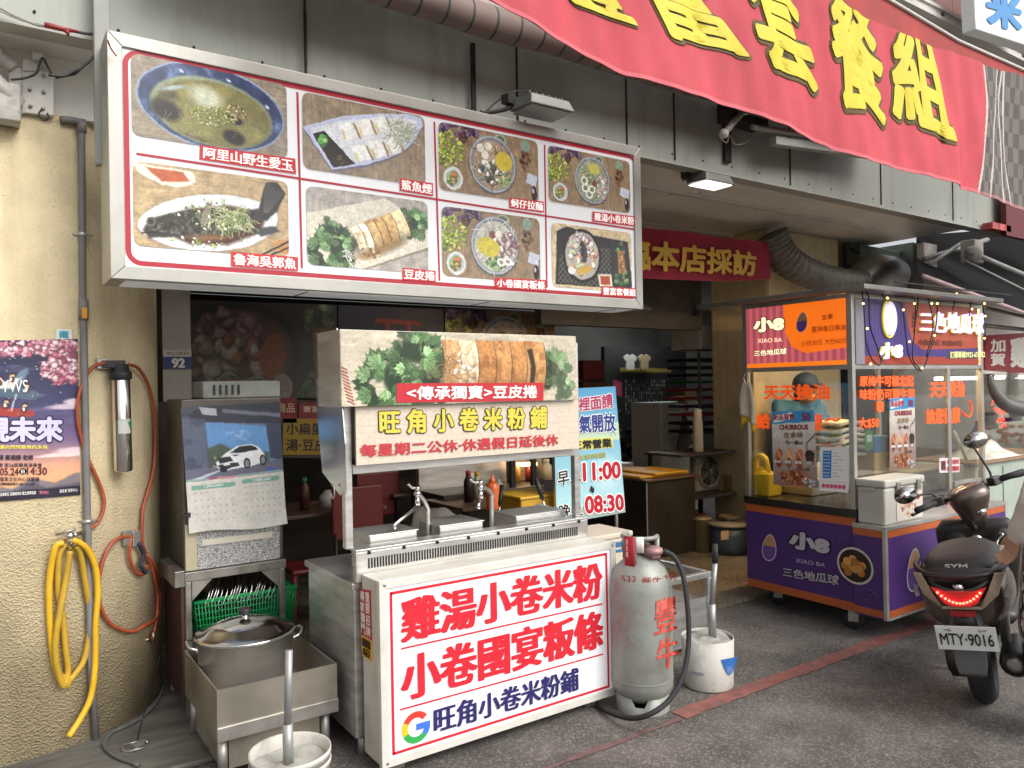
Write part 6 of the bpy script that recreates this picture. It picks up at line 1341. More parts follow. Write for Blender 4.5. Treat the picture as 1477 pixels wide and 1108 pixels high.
for x in (bx0, bx1-.035):
    for y in (3.2, 3.85): B = MB(); B.box((x, y, .0 if y < 3.5 else .031), (x+.035, y+.035, BZ-.0355)); B.build("leg", STEEL, bn2, bev=.003)
pz_ = PY(1000, 865, 3.21)[2]; B = MB(); B.box((bx0+.036, 3.21, .03), (bx1-.036, 3.216, pz_)); B.build("lower_panel", STEEL, bn2)
B = MB(); B.box((bx0+.036, 3.217, pz_-.02), (bx1-.036, 3.849, pz_-.012)); B.build("shelf", STEELD, bn2)
B = MB(); B.box((bx0+.036, 3.3, BZ+.001), (bx0+.5, 3.82, BZ+.012)); B.build("top_plate", STEEL, bn2)
co = thing("striped_cooler", "cream cooler box with a blue stripe standing on the bench behind the cylinder", "cooler", (3.0, 3.6, BZ+.012))
a = PY(912, 790, 3.42); cx1 = a[0]; cx0 = cx1-.36; ct = PY(912, 765, 3.42)[2]
CRM = mat("cream_plastic", (.56, .50, .40), .5, var=.06, dirt=.4, dcol=(.3, .25, .18))
MB().box((cx0, 3.42, BZ+.013), (cx1, 3.72, ct-.035)).build("cooler_body", CRM, co, bev=.01)
MB().box((cx0-.006, 3.414, ct-.034), (cx1+.006, 3.726, ct)).build("cooler_lid", CRM, co, bev=.01)
MB().box((cx0+.008, 3.416, ct-.085), (cx1-.008, 3.4195, ct-.055)).build("blue_stripe", ink("3A6A9A"), co); MB().box((cx0+.008, 3.416, ct-.115), (cx1-.008, 3.4195, ct-.10)).build("blue_stripe", ink("3A6A9A"), co)
B = MB(); B.box((cx1-.085, 3.408, ct-.10), (cx1-.02, 3.4155, ct-.04)); B.build("cooler_latch", ink("CFC9BC"), co, bev=.002)
fo = thing("foam_tray", "shallow white foam tray with a green scrap beside the striped cooler", "tray", (2.86, 3.3, BZ+.012)); B = MB(); z = BZ+.013
B.box((2.74, 3.24, z), (3.12, 3.40, z+.10)); B.build("tray_body", ink("BDB7A9"), fo, bev=.012); B = MB(); B.lathe([(.0001, .0), (.06, .001), (.0001, .008)], (3.0, 3.31, z+.1005), n=12, sy=.5); B.build("green_scrap", ink("5B7A3C"), fo)
# ================================================================== INSIDE THE SHOP
def box_thing(name, label, cat, part, m, a, b, bev=.006):
    a = np.array(a, float); b = np.array(b, float); t = thing(name, label, cat, ((a[0]+b[0])/2, (a[1]+b[1])/2, min(a[2], b[2])))
    MB().box(a, b).build(part, m, t, bev=bev); return t
# painted menu wall
mw = thing("menu_wall", "dim wall picture of a giant seafood bowl and vegetables deep in the shop", "wall picture", PY(390, 570, 6.5))
Q = qY(6.5, (262, 432), (486, 440), (486, 575), (262, 572)); A = asp(Q); c = Cv(A, 170, "4A2A1A"); c.mul(.8+.4*c.nz(6, 20))
c.ell(A*.34, .50, A*.40, .50, 0, "20281F", .05); c.ell(A*.34, .52, A*.35, .44, 0, "7A5444", .1)
c.bits(60, A*.28, .28, A*.20, .16, ["A06A84", "7E4E68", "C08AA0", "D0A8B0"], .05, .10, 3); c.bits(50, A*.25, .60, A*.25, .2, ["C9B9A0", "A88A74", "B7744E", "E0D4C4"], .04, .11, 4); c.ell(A*.56, .55, .14, .24, .2, "C0672C", .1); c.poly([(A*.2, .8), (A*.5, .82), (A*.5, .96), (A*.22, .95)], "B8791E", .02); c.ell(A*.62, .88, .12, .14, 0, "C7B49A", .1)
c.poly([(A*.78, .10), (A*.98, .10), (A*.98, 1), (A*.78, 1)], "2A2A1C", .03); c.leaves(A*.88, .16, .16, 30, 3); c.poly([(A*.83, .24), (A*.95, .24), (A*.95, .74), (A*.84, .74)], "B8642A", .03); c.leaves(A*.86, .88, .18, 30, 4)
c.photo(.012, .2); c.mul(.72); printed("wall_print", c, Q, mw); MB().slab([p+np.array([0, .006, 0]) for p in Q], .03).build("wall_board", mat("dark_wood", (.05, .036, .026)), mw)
mb = thing("menu_board", "dark lower menu board with red and yellow price strips beneath the seafood picture", "menu board", PY(450, 660, 6.48))
Q = qY(6.5, (392, 576), (520, 578), (520, 662), (392, 660)); MB().slab(Q, .02).build("board", mat("board_dark", (.06, .04, .03), .6), mb)
for x0, y0, x1, y1, bgc, s, fg in ((397, 574, 428, 610, "8C1A1E", "商品", "D9B49A"), (431, 581, 490, 604, "8C1A1E", "豐富套餐", "E0C8B0"), (408, 604, 490, 656, "A88A1E", "", "")):
    q = qY(6.49, (x0, y0), (x1, y0), (x1, y1), (x0, y1)); o = MB().slab(q, .004).build("price_strip", ink(bgc), mb)
    if s: text("strip_lettering", s, [bil(q, u, v) for u, v in ((.1, .2), (.9, .2), (.9, .6), (.1, .6))], ink(fg), o, .02, lift=.003)
    else:
        text("strip_lettering", "小扁蛋‧蚵", [bil(q, u, v) for u, v in ((.05, .12), (.98, .12), (.98, .45), (.05, .45))], ink("1E1A14"), o, .02, lift=.003); text("strip_lettering", "湯‧豆皮捲", [bil(q, u, v) for u, v in ((.05, .56), (.98, .56), (.98, .9), (.05, .9))], ink("1E1A14"), o, .02, lift=.003)
tb = thing("torii_picture", "dark blue wall picture with a red gate shape beside the seafood picture", "wall picture", PY(560, 520, 6.5))
Q = qY(6.5, (488, 440), (640, 446), (640, 560), (488, 560)); A = asp(Q); c = Cv(A, 90, "15204A"); c.poly([(A*.35, .14), (A*.75, .16), (A*.78, .22), (A*.32, .20)], "A82A22", .02); c.line([(A*.45, .2), (A*.43, .9)], .05, "A82A22"); c.line([(A*.65, .2), (A*.67, .9)], .05, "A82A22"); c.line([(A*.38, .34), (A*.72, .34)], .05, "A82A22")
printed("wall_print", c, Q, tb); MB().slab([p+np.array([0, .006, 0]) for p in Q], .03).build("wall_board", mat("dark_wood", (.05, .036, .026)), tb)
fp = thing("flower_picture", "dim wall picture of purple flowers, teacup and noodle bowl behind the roof box", "wall picture", PY(715, 520, 6.5))
Q = qY(6.5, (642, 446), (800, 452), (800, 560), (642, 560)); printed("wall_print", p_noodle(asp(Q), 110, 1), Q, fp); MB().slab([p+np.array([0, .006, 0]) for p in Q], .03).build("wall_board", mat("dark_wood", (.05, .036, .026)), fp)
hn = thing("house_number_plate", "blue and white house number plate 92 on the pale post", "number plate", PY(254, 532, 5.19))
q = qY(5.19, (235, 515), (276, 515), (276, 532), (235, 532)); MB().slab(q, .006).build("plate_blue", ink("2A3C74"), hn); q2 = qY(5.19, (235, 505), (276, 505), (276, 514.5), (235, 514.5)); MB().slab(q2, .006).build("plate_white", ink("C9C6BC"), hn)
text("number_lettering", "92", [bil(q, u, v) for u, v in ((.3, .1), (.78, .1), (.78, .92), (.3, .92))], ink("E8E6DE"), hn, .03, fat=.03, lift=.002); text("street_lettering", "中山路四", [bil(q2, u, v) for u, v in ((.12, .2), (.9, .2), (.9, .8), (.12, .8))], ink("4A463E"), hn, .0, lift=.002)
# tables and stools in the dim room
TBL = mat("dark_table_top", (.10, .055, .035), .5, var=.2); IRON = mat("black_iron", (.02, .02, .02), .5, .4)
REDP = mat("red_plastic", (.13, .014, .012), .45, var=.1); ORP = mat("amber_plastic", (.20, .09, .015), .5, var=.15)
def table(x, y, lab, w=.9, d=.6):
    t = thing("dining_table", lab, "table", (x, y, .03)); MB().box((x-w/2, y-d/2, .72), (x+w/2, y+d/2, .745)).build("table_top", TBL, t, bev=.004)
    for sx in (-1, 1):
        for sy in (-1, 1): B = MB(); B.box((x+sx*(w/2-.06)-.02, y+sy*(d/2-.06)-.02, .03), (x+sx*(w/2-.06)+.02, y+sy*(d/2-.06)+.02, .7195)); B.build("table_leg", IRON, t)
table(2.0, 5.5, "dark dining table seen between the calendar cabinet and the stall's wing plate"); table(3.3, 5.0, "dark dining table on black legs behind the left tap", 1.0); table(3.2, 6.0, "dark dining table deepest in the dim room under the price strips")
def stool(x, y, m, lab):
    t = thing("plastic_stool", lab, "stool", (x, y, .03)); B = MB(); B.box((x-.15, y-.15, .43), (x+.15, y+.15, .46)); B.build("seat", m, t, bev=.012)
    for sx in (-1, 1):
        for sy in (-1, 1): B = MB(); B.tube([(x+sx*.125, y+sy*.125, .43), (x+sx*.16, y+sy*.16, .03)], .02, 6); B.build("leg", m, t)
stool(1.75, 4.95, REDP, "red plastic stool in front of the table left of the stall"); stool(2.5, 4.9, ORP, "amber plastic stool under the table seen through the stall's opening"); stool(2.75, 5.55, REDP, "red plastic stool between the two tables behind the left tap")
# red backed chairs
for x, y, lab in ((2.65, 5.6, "red backed chair behind the left tap"), (3.9, 5.7, "dark red backed chair behind the middle soup well"), (2.15, 4.85, "red backed chair beside the stall's wing plate")):
    t = thing("red_chair", lab, "chair", (x, y, .03)); MB().cbox((x, y, .455), .4, .4, .03).build("seat", REDP, t, bev=.01); MB().cbox((x, y+.19, .75), .38, .03, .36).build("backrest", REDP, t, bev=.012)
    for sx in (-1, 1):
        for sy in (-1, 1): B = MB(); B.cyl((x+sx*.17, y+sy*.17, .03), (x+sx*.17, y+sy*.17, .44 if sy < 0 else .62), .012, n=8); B.build("leg", IRON, t)
# kitchen hood lit by its own lamp
kh = thing("kitchen_cabinet", "steel kitchen cabinet lit by a small warm lamp behind the stall's opening", "cabinet", (4.3, 4.9, .03))
a, b = PY(664, 706, 4.9), PY(798, 668, 4.9); MB().box((a[0], 5.15, .031), (b[0]+.1, 5.7, .78)).build("base_unit", mat("dark_shelf", (.05, .038, .03), .5, var=.2), kh, bev=.006)
MB().box((a[0], 5.55, .781), (PY(735, 690, 5.5)[0], 5.6, b[2]+.05)).build("back_sheet", STEEL, kh); MB().box((PY(740, 690, 5.5)[0], 5.52, .781), (b[0]+.35, 5.58, 1.35)).build("splash_sheet", mat("warm_tile", (.42, .34, .24), .4, var=.1), kh)
p = PY(765, 672, 5.3); B = MB(); B.box((p[0]-.07, 5.3, p[2]), (p[0]+.07, 5.4, p[2]+.02)); B.build("lamp", mat("lit_warm_lamp", (.9, .7, .45), .4, var=0, emit=10, ecol=(1, .66, .3)), kh)
for x in (PY(741, 690, 5.2)[0], PY(742, 690, 5.5)[0]): MB().box((x-.02, 5.2, .781), (x+.02, 5.24, 1.5)).build("cabinet_upright", IRON, kh)
# cutting board cabinet
cz = PY(933, 692, 4.98)[2]
ck = thing("black_cabinet", "tall black service cabinet with yellow boards on its top", "cabinet", (5.2, 5.4, .03)); xk = PY(933, 760, 4.98)[0]; xk1 = PY(1004, 760, 4.98)[0]
MB().box((xk, 4.98, .031), (xk1, 6.2, cz-.02)).build("cabinet_body", mat("glossy_black_panel", (.025, .022, .018), .3, var=.3, scale=3), ck, bev=.006)
MB().box((xk-.03, 4.95, cz-.0195), (xk1+.03, 6.23, cz)).build("cabinet_top", mat("dark_table_top", (.10, .055, .035)), ck, bev=.004)
MB().box((xk-.002, 4.976, .04), (xk+.012, 4.9795, cz-.03)).build("edge_strip", ALU, ck)
YB = mat("yellow_board_plastic", (.62, .33, .02), .5, var=.08)
p0 = PZ(905, 688, cz); box_thing("cutting_board", "larger flat yellow board lying on the black cabinet's left side", "board", "board", YB, (xk+.0, 5.05, cz+.001), (xk1-.02, 5.75, cz+.02)); box_thing("cutting_board", "smaller yellow board stacked on the larger flat yellow board", "board", "board", YB, (xk+.16, 5.02, cz+.021), (xk1-.05, 5.5, cz+.04))
box_thing("steel_tray", "pale steel tray lying behind the yellow boards on the black cabinet", "tray", "tray", STEEL, (xk, 5.8, cz+.001), (xk1, 6.15, cz+.05))
# drawers, shelves, fan and their load
WH = mat("aged_white_plastic", (.66, .64, .58), .5, var=.06, dirt=.3, dcol=(.2, .17, .12))
Yd = 6.6; a, b = PY(953, 668, Yd), PY(1010, 579, Yd)
dr = thing("drawer_tower", "white plastic drawer tower beside the brown cloth in the dim shop", "drawers", ((a[0]+b[0])/2, Yd+.25, .03)); MB().box((a[0], Yd, .031), (b[0], Yd+.5, b[2])).build("tower_body", WH, dr, bev=.01)
hh = (b[2]-.06)/6
for k in range(6): o = MB().box((a[0]+.02, Yd-.012, .05+k*hh), (b[0]-.02, Yd-.001, .04+(k+1)*hh)).build("drawer", WH, dr, bev=.006); MB().box(((a[0]+b[0])/2-.06, Yd-.02, .05+(k+.55)*hh), ((a[0]+b[0])/2+.06, Yd-.0125, .05+(k+.68)*hh)).build("handle", WH, o)
for i, x in enumerate((983, 989.5)):
    q = qY(Yd-.014, (x-3, 581), (x+3, 581), (x+3, 593), (x-3, 593)); o = MB().slab(q, .001).build("paper_slip", ink("9C1E1E"), None, "%s red paper slip stuck on the white drawer tower" % ("left of two", "right of two")[i], "slip")
p = PY(1000, 575, Yd); box_thing("biscuit_tin", "small tan tin standing on the white drawer tower", "tin", "tin", ink("A88E54"), (PY(992, 575, Yd)[0], Yd+.05, b[2]+.001), (PY(1009, 575, Yd)[0], Yd+.2, PY(1000, 561, Yd)[2]))
def y_thing(name, label, cat, m, px, Y, d=.2, part="body", bev=.006):
    a, b = PY(px[0], px[3], Y), PY(px[2], px[1], Y); return box_thing(name, label, cat, part, m, (a[0], Y, a[2]), (b[0], Y+d, b[2]), bev)
bt = thing("cleaning_cloth", "brown cloth hanging in a point from the drawer tower", "cloth", PY(987, 655, Yd-.1)); P = [PY(x, y, Yd-.1) for x, y in ((987, 594), (977, 648), (980, 656), (1000, 640), (994, 610))]; MB().prism(P, (0, .02, 0)).build("cloth", mat("brown_cloth", (.16, .125, .085), .9, var=.2), bt, bev=.004)
SHY = 5.15; DKS = mat("dark_shelf", (.05, .038, .03), .5, var=.2)
sx0, sx1 = PY(982, 640, SHY)[0], 6.30
shz = PY(1030, 652, SHY)[2]; shz2 = PY(1030, 714, SHY)[2]; shz3 = PY(1030, 768, SHY)[2]
sh = thing("storage_shelf", "dark storage shelf holding the fan and jars beside the black cabinet", "shelf", ((sx0+sx1)/2, SHY+.25, .03))
for z in (shz, shz2, shz3): MB().box((sx0+.02*(z == shz3), SHY, z-.025), (sx1, SHY+.5, z)).build("board", DKS, sh, bev=.003)
for x in (xk1+.04, sx1-.03): MB().box((x, SHY+.46, .031), (x+.03, SHY+.49, shz-.026)).build("upright", IRON, sh)
th = thing("thermos_flask", "cream thermos flask standing on the shelf before the drawer tower", "flask", PY(1007, 650, SHY+.1)); p = PY(1007, 646, SHY+.15); hh = PY(1007, 589, SHY+.15)[2]-shz
B = MB(); B.lathe([(.0001, shz+.001), (.05, shz+.001), (.052, shz+.01), (.05, shz+hh*.7), (.04, shz+hh*.8), (.042, shz+hh*.97), (.0001, shz+hh)], (p[0], p[1], 0), n=20); B.build("flask_body", mat("cream_flask", (.48, .44, .36), .4, var=.05), th)
# fan
fc_ = PY(1025, 680, SHY+.2); fr_ = .165
fan = thing("table_fan", "pale square box fan with dark blades standing on the middle shelf", "fan", (fc_[0], fc_[1], shz2))
MB().box((fc_[0]-fr_-.015, fc_[1]+.03, shz2+.001), (fc_[0]+fr_+.015, fc_[1]+.13, fc_[2]+fr_+.01)).build("fan_case", mat("beige_fan_plastic", (.33, .30, .24), .5, var=.06), fan, bev=.03)
B = MB(); B.lathe([(fr_, 0), (fr_, .03), (fr_-.012, .03), (fr_-.012, 0)], fc_+[0, .03, 0], (0, -1, 0), 32, cap=False); B.build("fan_ring", mat("beige_fan_plastic", (.33, .30, .24)), fan)
B = MB()
for k in range(1, 6): r = fr_*k/6; B.tube([fc_+[r*math.cos(t), .002, r*math.sin(t)] for t in np.linspace(0, 2*math.pi, 28, endpoint=False)], .002, 4, close=True)
for k in range(12): t = k*math.pi/6; B.tube([fc_+[.03*math.cos(t), .001, .03*math.sin(t)], fc_+[fr_*math.cos(t), .004, fr_*math.sin(t)]], .002, 4)
B.build("fan_grille", mat("beige_fan_plastic", (.33, .30, .24)), fan)
MB().lathe([(.0001, .0), (fr_-.013, 0)], fc_+[0, .0295, 0], (0, -1, 0), 28).build("fan_hollow", mat("dark_slot", (.012, .011, .01)), fan)
for k in range(4):
    B = MB(); t = k*math.pi/2+.4; B.add([fc_+[.02*math.cos(t), .012, .02*math.sin(t)], fc_+[fr_*.85*math.cos(t-.3), .018, fr_*.85*math.sin(t-.3)], fc_+[fr_*.9*math.cos(t+.3), .010, fr_*.9*math.sin(t+.3)], fc_+[.02*math.cos(t+1), .010, .02*math.sin(t+1)]], [(0, 1, 2, 3)]); B.build("fan_blade", mat("smoky_blade", (.06, .055, .05), .4), fan, solid=.003)
MB().lathe([(.03, 0), (.028, .012), (.0001, .016)], fc_, (0, -1, 0), 16).build("fan_hub", mat("gold_hub", (.32, .24, .1), .4), fan)
y_thing("paper_carton", "small tan carton standing right of the fan on the middle shelf", "carton", ink("9C7D3E"), (1056, 684, 1068, 713), SHY+.1, .12); y_thing("sauce_jar", "grey green jar at the right end of the middle shelf", "jar", ink("7C8468"), (1069, 684, 1076, 712), SHY+.1, .1)
for k, (x0, x1, y0, cc) in enumerate(((1005, 1012, 745, "7A3A2A"), (1014, 1020, 742, "8C3A30"), (1022, 1032, 752, "5A5650"))): y_thing("bottle_carton", ("leftmost dull red carton on the lowest shelf", "taller dull red carton second on the lowest shelf", "short grey carton third on the lowest shelf")[k], "carton", ink(cc), (x0, y0, x1, 767), SHY+.15, .1)
bp = PY(1053, 800, 4.75); br = thing("blue_barrel", "dark blue barrel with a pale lid standing beside the snack cart", "barrel", (bp[0], 4.75, .03)); bt_ = PY(1053, 752, 4.75)[2]
B = MB(); B.lathe([(.0001, .031), (.16, .031), (.175, .1), (.18, bt_*.6), (.165, bt_-.03)], (bp[0], 4.75, 0), n=28); B.build("barrel_body", mat("dull_blue_plastic", (.05, .075, .12), .5, var=.15), br)
B = MB(); B.lathe([(.19, bt_-.03), (.2, bt_-.02), (.19, bt_), (.0001, bt_+.01)], (bp[0], 4.75, 0), n=28); B.build("barrel_lid", mat("pale_lid", (.26, .24, .2), .5, var=.1), br)
q = [p+np.array([0, 0, 0]) for p in qY(4.75-.185, (1040, 766), (1051, 765), (1051, 778), (1040, 779))]; MB().slab(q, .001).build("barrel_label", ink("A89070"), br)
bw = thing("clay_bowl", "brown bowl standing on the blue barrel's lid", "bowl", (bp[0], 4.75, bt_+.011)); B = MB(); B.lathe([(.05, bt_+.011), (.06, bt_+.02), (.10, bt_+.055), (.09, bt_+.055), (.0001, bt_+.025)], (bp[0], 4.75, 0), n=24); B.build("bowl", mat("brown_clay", (.22, .17, .11), .6, var=.15), bw)
p = PY(1014, 800, 4.95); dp = thing("tan_canister", "tall tan canister standing left of the blue barrel", "canister", (p[0], 4.95, .03)); B = MB(); B.lathe([(.0001, .031), (.085, .031), (.085, PY(1014, 746, 4.95)[2]-.02), (.09, PY(1014, 746, 4.95)[2]-.018), (.09, PY(1014, 746, 4.95)[2]), (.0001, PY(1014, 746, 4.95)[2]+.002)], (p[0], 4.95, 0), n=22); B.build("canister_body", mat("tan_plastic", (.26, .21, .12), .5, var=.1), dp)
# tray rack with coloured crates and the foam box on top
TRY = 5.75; a, b = PY(1011, 640, TRY), PY(1074, 505, TRY); tr = thing("tray_rack", "open steel tray rack loaded with dark and coloured trays beside the cart", "rack", ((a[0]+b[0])/2, TRY+.3, shz))
for px in (1011, 1045, 1078):
    x = PY(px, 600, TRY)[0]; MB().box((x-.012, TRY, .031), (x+.012, TRY+.024, b[2])).build("rack_post", STEELD, tr)
for k, (yy, cc) in enumerate(((518, "1E1E20"), (529, "26262A"), (540, "1E1E20"), (550, "1E6A34"), (561, "8C2420"), (573, "A03A28"), (585, "26262A"), (597, "8C2420"), (610, "1E1E20"), (622, "26262A"))):
    z = PY(1040, yy, TRY)[2]; MB().box((a[0]+.02, TRY+.026, z-.02), (b[0]+.12, TRY+.5, z+.012)).build("tray", ink(cc), tr, bev=.004)
fb = thing("foam_box", "white foam box with an orange note on top of the tray rack", "box", PY(1040, 505, TRY)); z0 = b[2]+.001; fx0, fx1 = PY(1006, 490, TRY)[0], PY(1078, 490, TRY)[0]; zt = PY(1040, 472, TRY)[2]
MB().box((fx0, TRY-.05, z0), (fx1+.1, TRY+.4, zt)).build("box_body", mat("white_foam", (.50, .49, .46), .8, var=.06, bump=.1, bscale=120), fb, bev=.012)
q = qY(TRY-.052, (1041, 475), (1062, 474), (1062, 489), (1041, 490)); MB().slab(q, .001).build("paper_note", ink("C08A2A"), fb)
cam_ = thing("security_camera", "small black camera hanging from the lintel above the dim room", "camera", PY(1003, 452, 5.55)); p = PY(1003, 452, 5.55); B = MB(); B.ball(p, .03, 12); B.cyl(p, p+[0, -.05, -.015], .018); B.build("camera_body", BLACK, cam_); B = MB(); B.cyl(p, [p[0], p[1]+.03, p[2]+.14], .008); B.build("camera_mount", BLACK, cam_)
# far end of the passage: shelves, shirts
gs = thing("goods_shelf", "distant wire wall of small hanging goods at the passage's far end", "shelf", PY(930, 640, 11.6)*np.array([1, 1, 0])+[0, 0, .03])
Q = qY(11.6, (872, 500), (990, 500), (990, 660), (872, 660)); A = asp(Q); c = Cv(A, 130, "2A2A28"); rgq = random.Random(5)
for r in range(9):
    for k in range(16):
        if rgq.random() < .75: x, y = A*(.24+k*.031), .30+r*.035; c.poly([(x, y), (x+.012, y), (x+.012, y+.026), (x, y+.026)], rgq.choice(["8C8A84", "6E6C66", "A8A8A2", "4A4A4C", "B4B4B0"]), .004, .8)
c.poly([(A*.18, .19), (A*.80, .20), (A*.80, .235), (A*.18, .23)], "8C7A3A", .01); c.poly([(A*.10, .3), (A*.2, .32), (A*.2, .45), (A*.1, .44)], "C04A6A", .02)
printed("goods_print", c, Q, gs); MB().slab([p+np.array([0, .01, 0]) for p in Q], .1).build("shelf_board", IRON, gs)
p = PY(925, 500, 11.0); MB().box((p[0]-.8, 10.95, 3.0), (p[0]+.8, 11.0, 3.04)).build("tube_lamp", mat("added_fill_tube", (.9, .95, 1), .4, var=0, emit=60, ecol=(.9, .96, 1)), gs)  # added tube out of view, put in to brighten the far passage
for i, (x0, x1, cc) in enumerate(((900, 919, "A8A49C"), (921, 939, "8C7A5E"))):
    t = thing("hanging_shirt", ("pale grey shirt hanging at the passage's far end", "tan shirt hanging at the passage's far end")[i], "shirt", PY((x0+x1)/2, 535, 11.4)); w_ = x1-x0
    P = [PY(x0+w_*u, 511+22*v, 11.4) for u, v in ((.3, 0), (.5, .1), (.7, 0), (1, .2), (.92, .45), (.8, .4), (.8, 1), (.2, 1), (.2, .4), (.08, .45), (0, .2))]; MB().prism(P, (0, .04, 0)).build("shirt", ink(cc), t)

# small stock standing about in the dim shop
rgq = random.Random(31)
def jar(name, lab, cat, p, r, h, col, cap=None):
    t = thing(name, lab, cat, p); B = MB(); B.lathe([(.0001, .001), (r, .001), (r, h*.7), (r*.55, h*.86), (r*.5, h), (.0001, h)], p, n=14); B.build("body", ink(col), t)
    if cap: B = MB(); B.lathe([(r*.56, h*.9), (r*.56, h*1.06), (.0001, h*1.06)], p, n=12); B.build("cap", ink(cap), t)
jar("sauce_bottle", "dark soy bottle with a red cap on the table behind the left tap", "bottle", (3.0, 4.95, .746), .035, .22, "2A1712", "A02A22"); jar("sauce_bottle", "pale vinegar bottle with a yellow cap on the table behind the left tap", "bottle", (3.12, 5.02, .746), .033, .2, "A8A088", "C8A030"); jar("chopstick_holder", "steel chopstick holder on the table behind the left tap", "holder", (3.3, 5.0, .746), .045, .14, "8C8A84")
jar("sauce_bottle", "green capped bottle on the table between the calendar and the wing plate", "bottle", (1.9, 5.4, .746), .035, .22, "4A2A1A", "2E7A44"); jar("tissue_tub", "white tissue tub on the table between the calendar and the wing plate", "tub", (2.1, 5.45, .746), .07, .12, "B8B4AA")
for k in range(4):
    x = 3.75+k*.17; jar("spice_jar", ("leftmost amber spice jar", "second spice jar, dark red", "third spice jar, pale lidded", "rightmost spice jar, green lidded")[k]+" on the kitchen cabinet", "jar", (x, 5.42, .781), .05, .17, ("9C6A2A", "6A1E18", "B0A68C", "7C7A5C")[k], ("C0B8A8", "1E1E20", "D8D0C0", "2E6A3A")[k])
for k in range(3): t = thing("hanging_pan", ("largest", "middle", "smallest")[k]+" dark pan hung on the kitchen back sheet", "pan", (3.95+k*.3, 5.5, 1.25)); B = MB(); B.lathe([(.0001, .03), (.10-.018*k, .025), (.12-.018*k, 0), (.115-.018*k, 0), (.095-.018*k, .02), (.0001, .024)], (3.95+k*.3, 5.52, 1.18), (0, 1, 0), 20); B.build("pan", STEELD, t); B = MB(); B.tube([(3.95+k*.3, 5.53, 1.28), (3.95+k*.3, 5.53, 1.45)], .012, 8); B.build("handle", BLACK, t)
for k in range(5): y_thing("stock_carton", ("lowest brown carton", "second brown carton", "third white carton", "fourth brown carton", "topmost red carton")[k]+" in the pile behind the hours board", "carton", ink(("6A4A2A", "7A5632", "A8A498", "5E4226", "6E2620")[k]), (842, 640-30*k, 872+4*(k % 2), 668-30*k), 7.0, .4)
# ================================================================== SNACK CART
CX, CFY, CBY, CEY = 4.55, 2.79, 3.64, 2.575        # left face X, front of glass house, back, front of lower ledge
CXR = 6.30
ct_ = thing("snack_cart", "purple and orange snack cart with lit signs, glass sides and castors", "food cart", (5.4, 3.1, 0))
PUR = mat("purple_vinyl", (.075, .030, .165), .35, var=.06, scale=3, dirt=.2, dcol=(.04, .02, .08)); ORG = mat("orange_vinyl", (.46, .11, .03), .35, var=.06, scale=3, dirt=.2, dcol=(.25, .07, .03))
zB, zT = .135, PX(1075, 725, CX)[2]; zTe = PX(1283, 765, CX-.03)[2]; ex1 = PY(1450, 718, CEY)[0]
MB().box((CX, CFY, zB), (CXR, CBY, zT)).build("cabinet", PUR, ct_, bev=.004)
MB().box((CX-.035, CEY, zB), (ex1, CFY-.001, zTe)).build("front_cabinet", PUR, ct_, bev=.003)
def strip(a, b, m, nm, par=None): return MB().box(a, b).build(nm, m, par or ct_)
hS = .055
strip((CX-.002, CFY+.001, zT-hS), (CX-.0004, CBY-.004, zT-.002), ORG, "orange_band"); strip((CX-.002, CFY+.001, zB+.002), (CX-.0004, CBY-.004, zB+hS), ORG, "orange_band")
strip((CX-.037, CEY+.022, zTe-hS), (CX-.0354, CFY-.003, zTe-.012), ORG, "orange_band"); strip((CX-.037, CEY+.022, zB+.012), (CX-.0354, CFY-.003, zB+hS), ORG, "orange_band")
strip((CX-.01, CEY-.002, zTe-hS), (ex1-.02, CEY-.0004, zTe-.012), ORG, "orange_band"); strip((CX-.01, CEY-.002, zB+.012), (ex1-.02, CEY-.0004, zB+hS), ORG, "orange_band")
B = MB(); B.box((CX-.039, CEY-.004, zB), (CX-.015, CEY+.02, zTe-.001)); B.build("corner_trim", ALU, ct_, bev=.002)
B = MB(); B.box((CX-.0145, CEY-.005, zTe-.011), (ex1+.003, CEY+.0, zTe)); B.box((CX-.0145, CEY-.005, zB-.004), (ex1+.003, CEY, zB+.01)); B.box((CX-.04, CEY+.0205, zTe-.011), (CX-.0358, CFY, zTe)); B.build("edge_trim", ALU, ct_, bev=.002)
strip((CX-.042, CEY-.008, zTe+.0005), (ex1+.004, CFY-.001, zTe+.014), STEEL, "front_shelf")
zC = PX(1075, 712, CX)[2]; strip((CX-.012, CFY-.01, zT+.0005), (CXR+.01, CBY+.01, zT+.05), mat("black_counter", (.02, .019, .018), .3, var=.2), "counter_edge")
zC = zT+.051
# lettering and plain motifs on the purple sides
def ctx(s, X, pts, m, off=.03, outl=None): return text("lettering", s, qX(X-.003, *pts), m, ct_, off, outline=outl, lift=.002)
CW = ink("B9B4C0"); CO = ink("17101E")
ctx("小8", CX, [(1138, 764), (1198, 776), (1196, 802), (1138, 790)], CW, .07, (CO, .06)); ctx("XIAO BA", CX, [(1148, 805), (1191, 812.5), (1190, 818), (1148, 811)], CW, .01); ctx("三色地瓜球", CX, [(1129, 818), (1211, 830), (1210, 845), (1129, 831)], CW, .025, (CO, .05))
def ellX(X, cx, cy, rx, ry, m, nm, rot=0, dx=-.003, par=None):
    c = PX(cx, cy, X); e = PX(cx+rx, cy, X); f = PX(cx, cy-ry, X); ry_ = abs(e[1]-c[1]); rz_ = abs(f[2]-c[2]); vs = []
    for k in range(28):
        t = 2*math.pi*k/28; a, b = ry_*math.cos(t), rz_*math.sin(t); vs.append((X+dx, c[1]+a*math.cos(rot)-b*math.sin(rot), c[2]+a*math.sin(rot)+b*math.cos(rot)))
    return MB().add(vs, [tuple(range(28))]).build(nm, m, par or ct_)
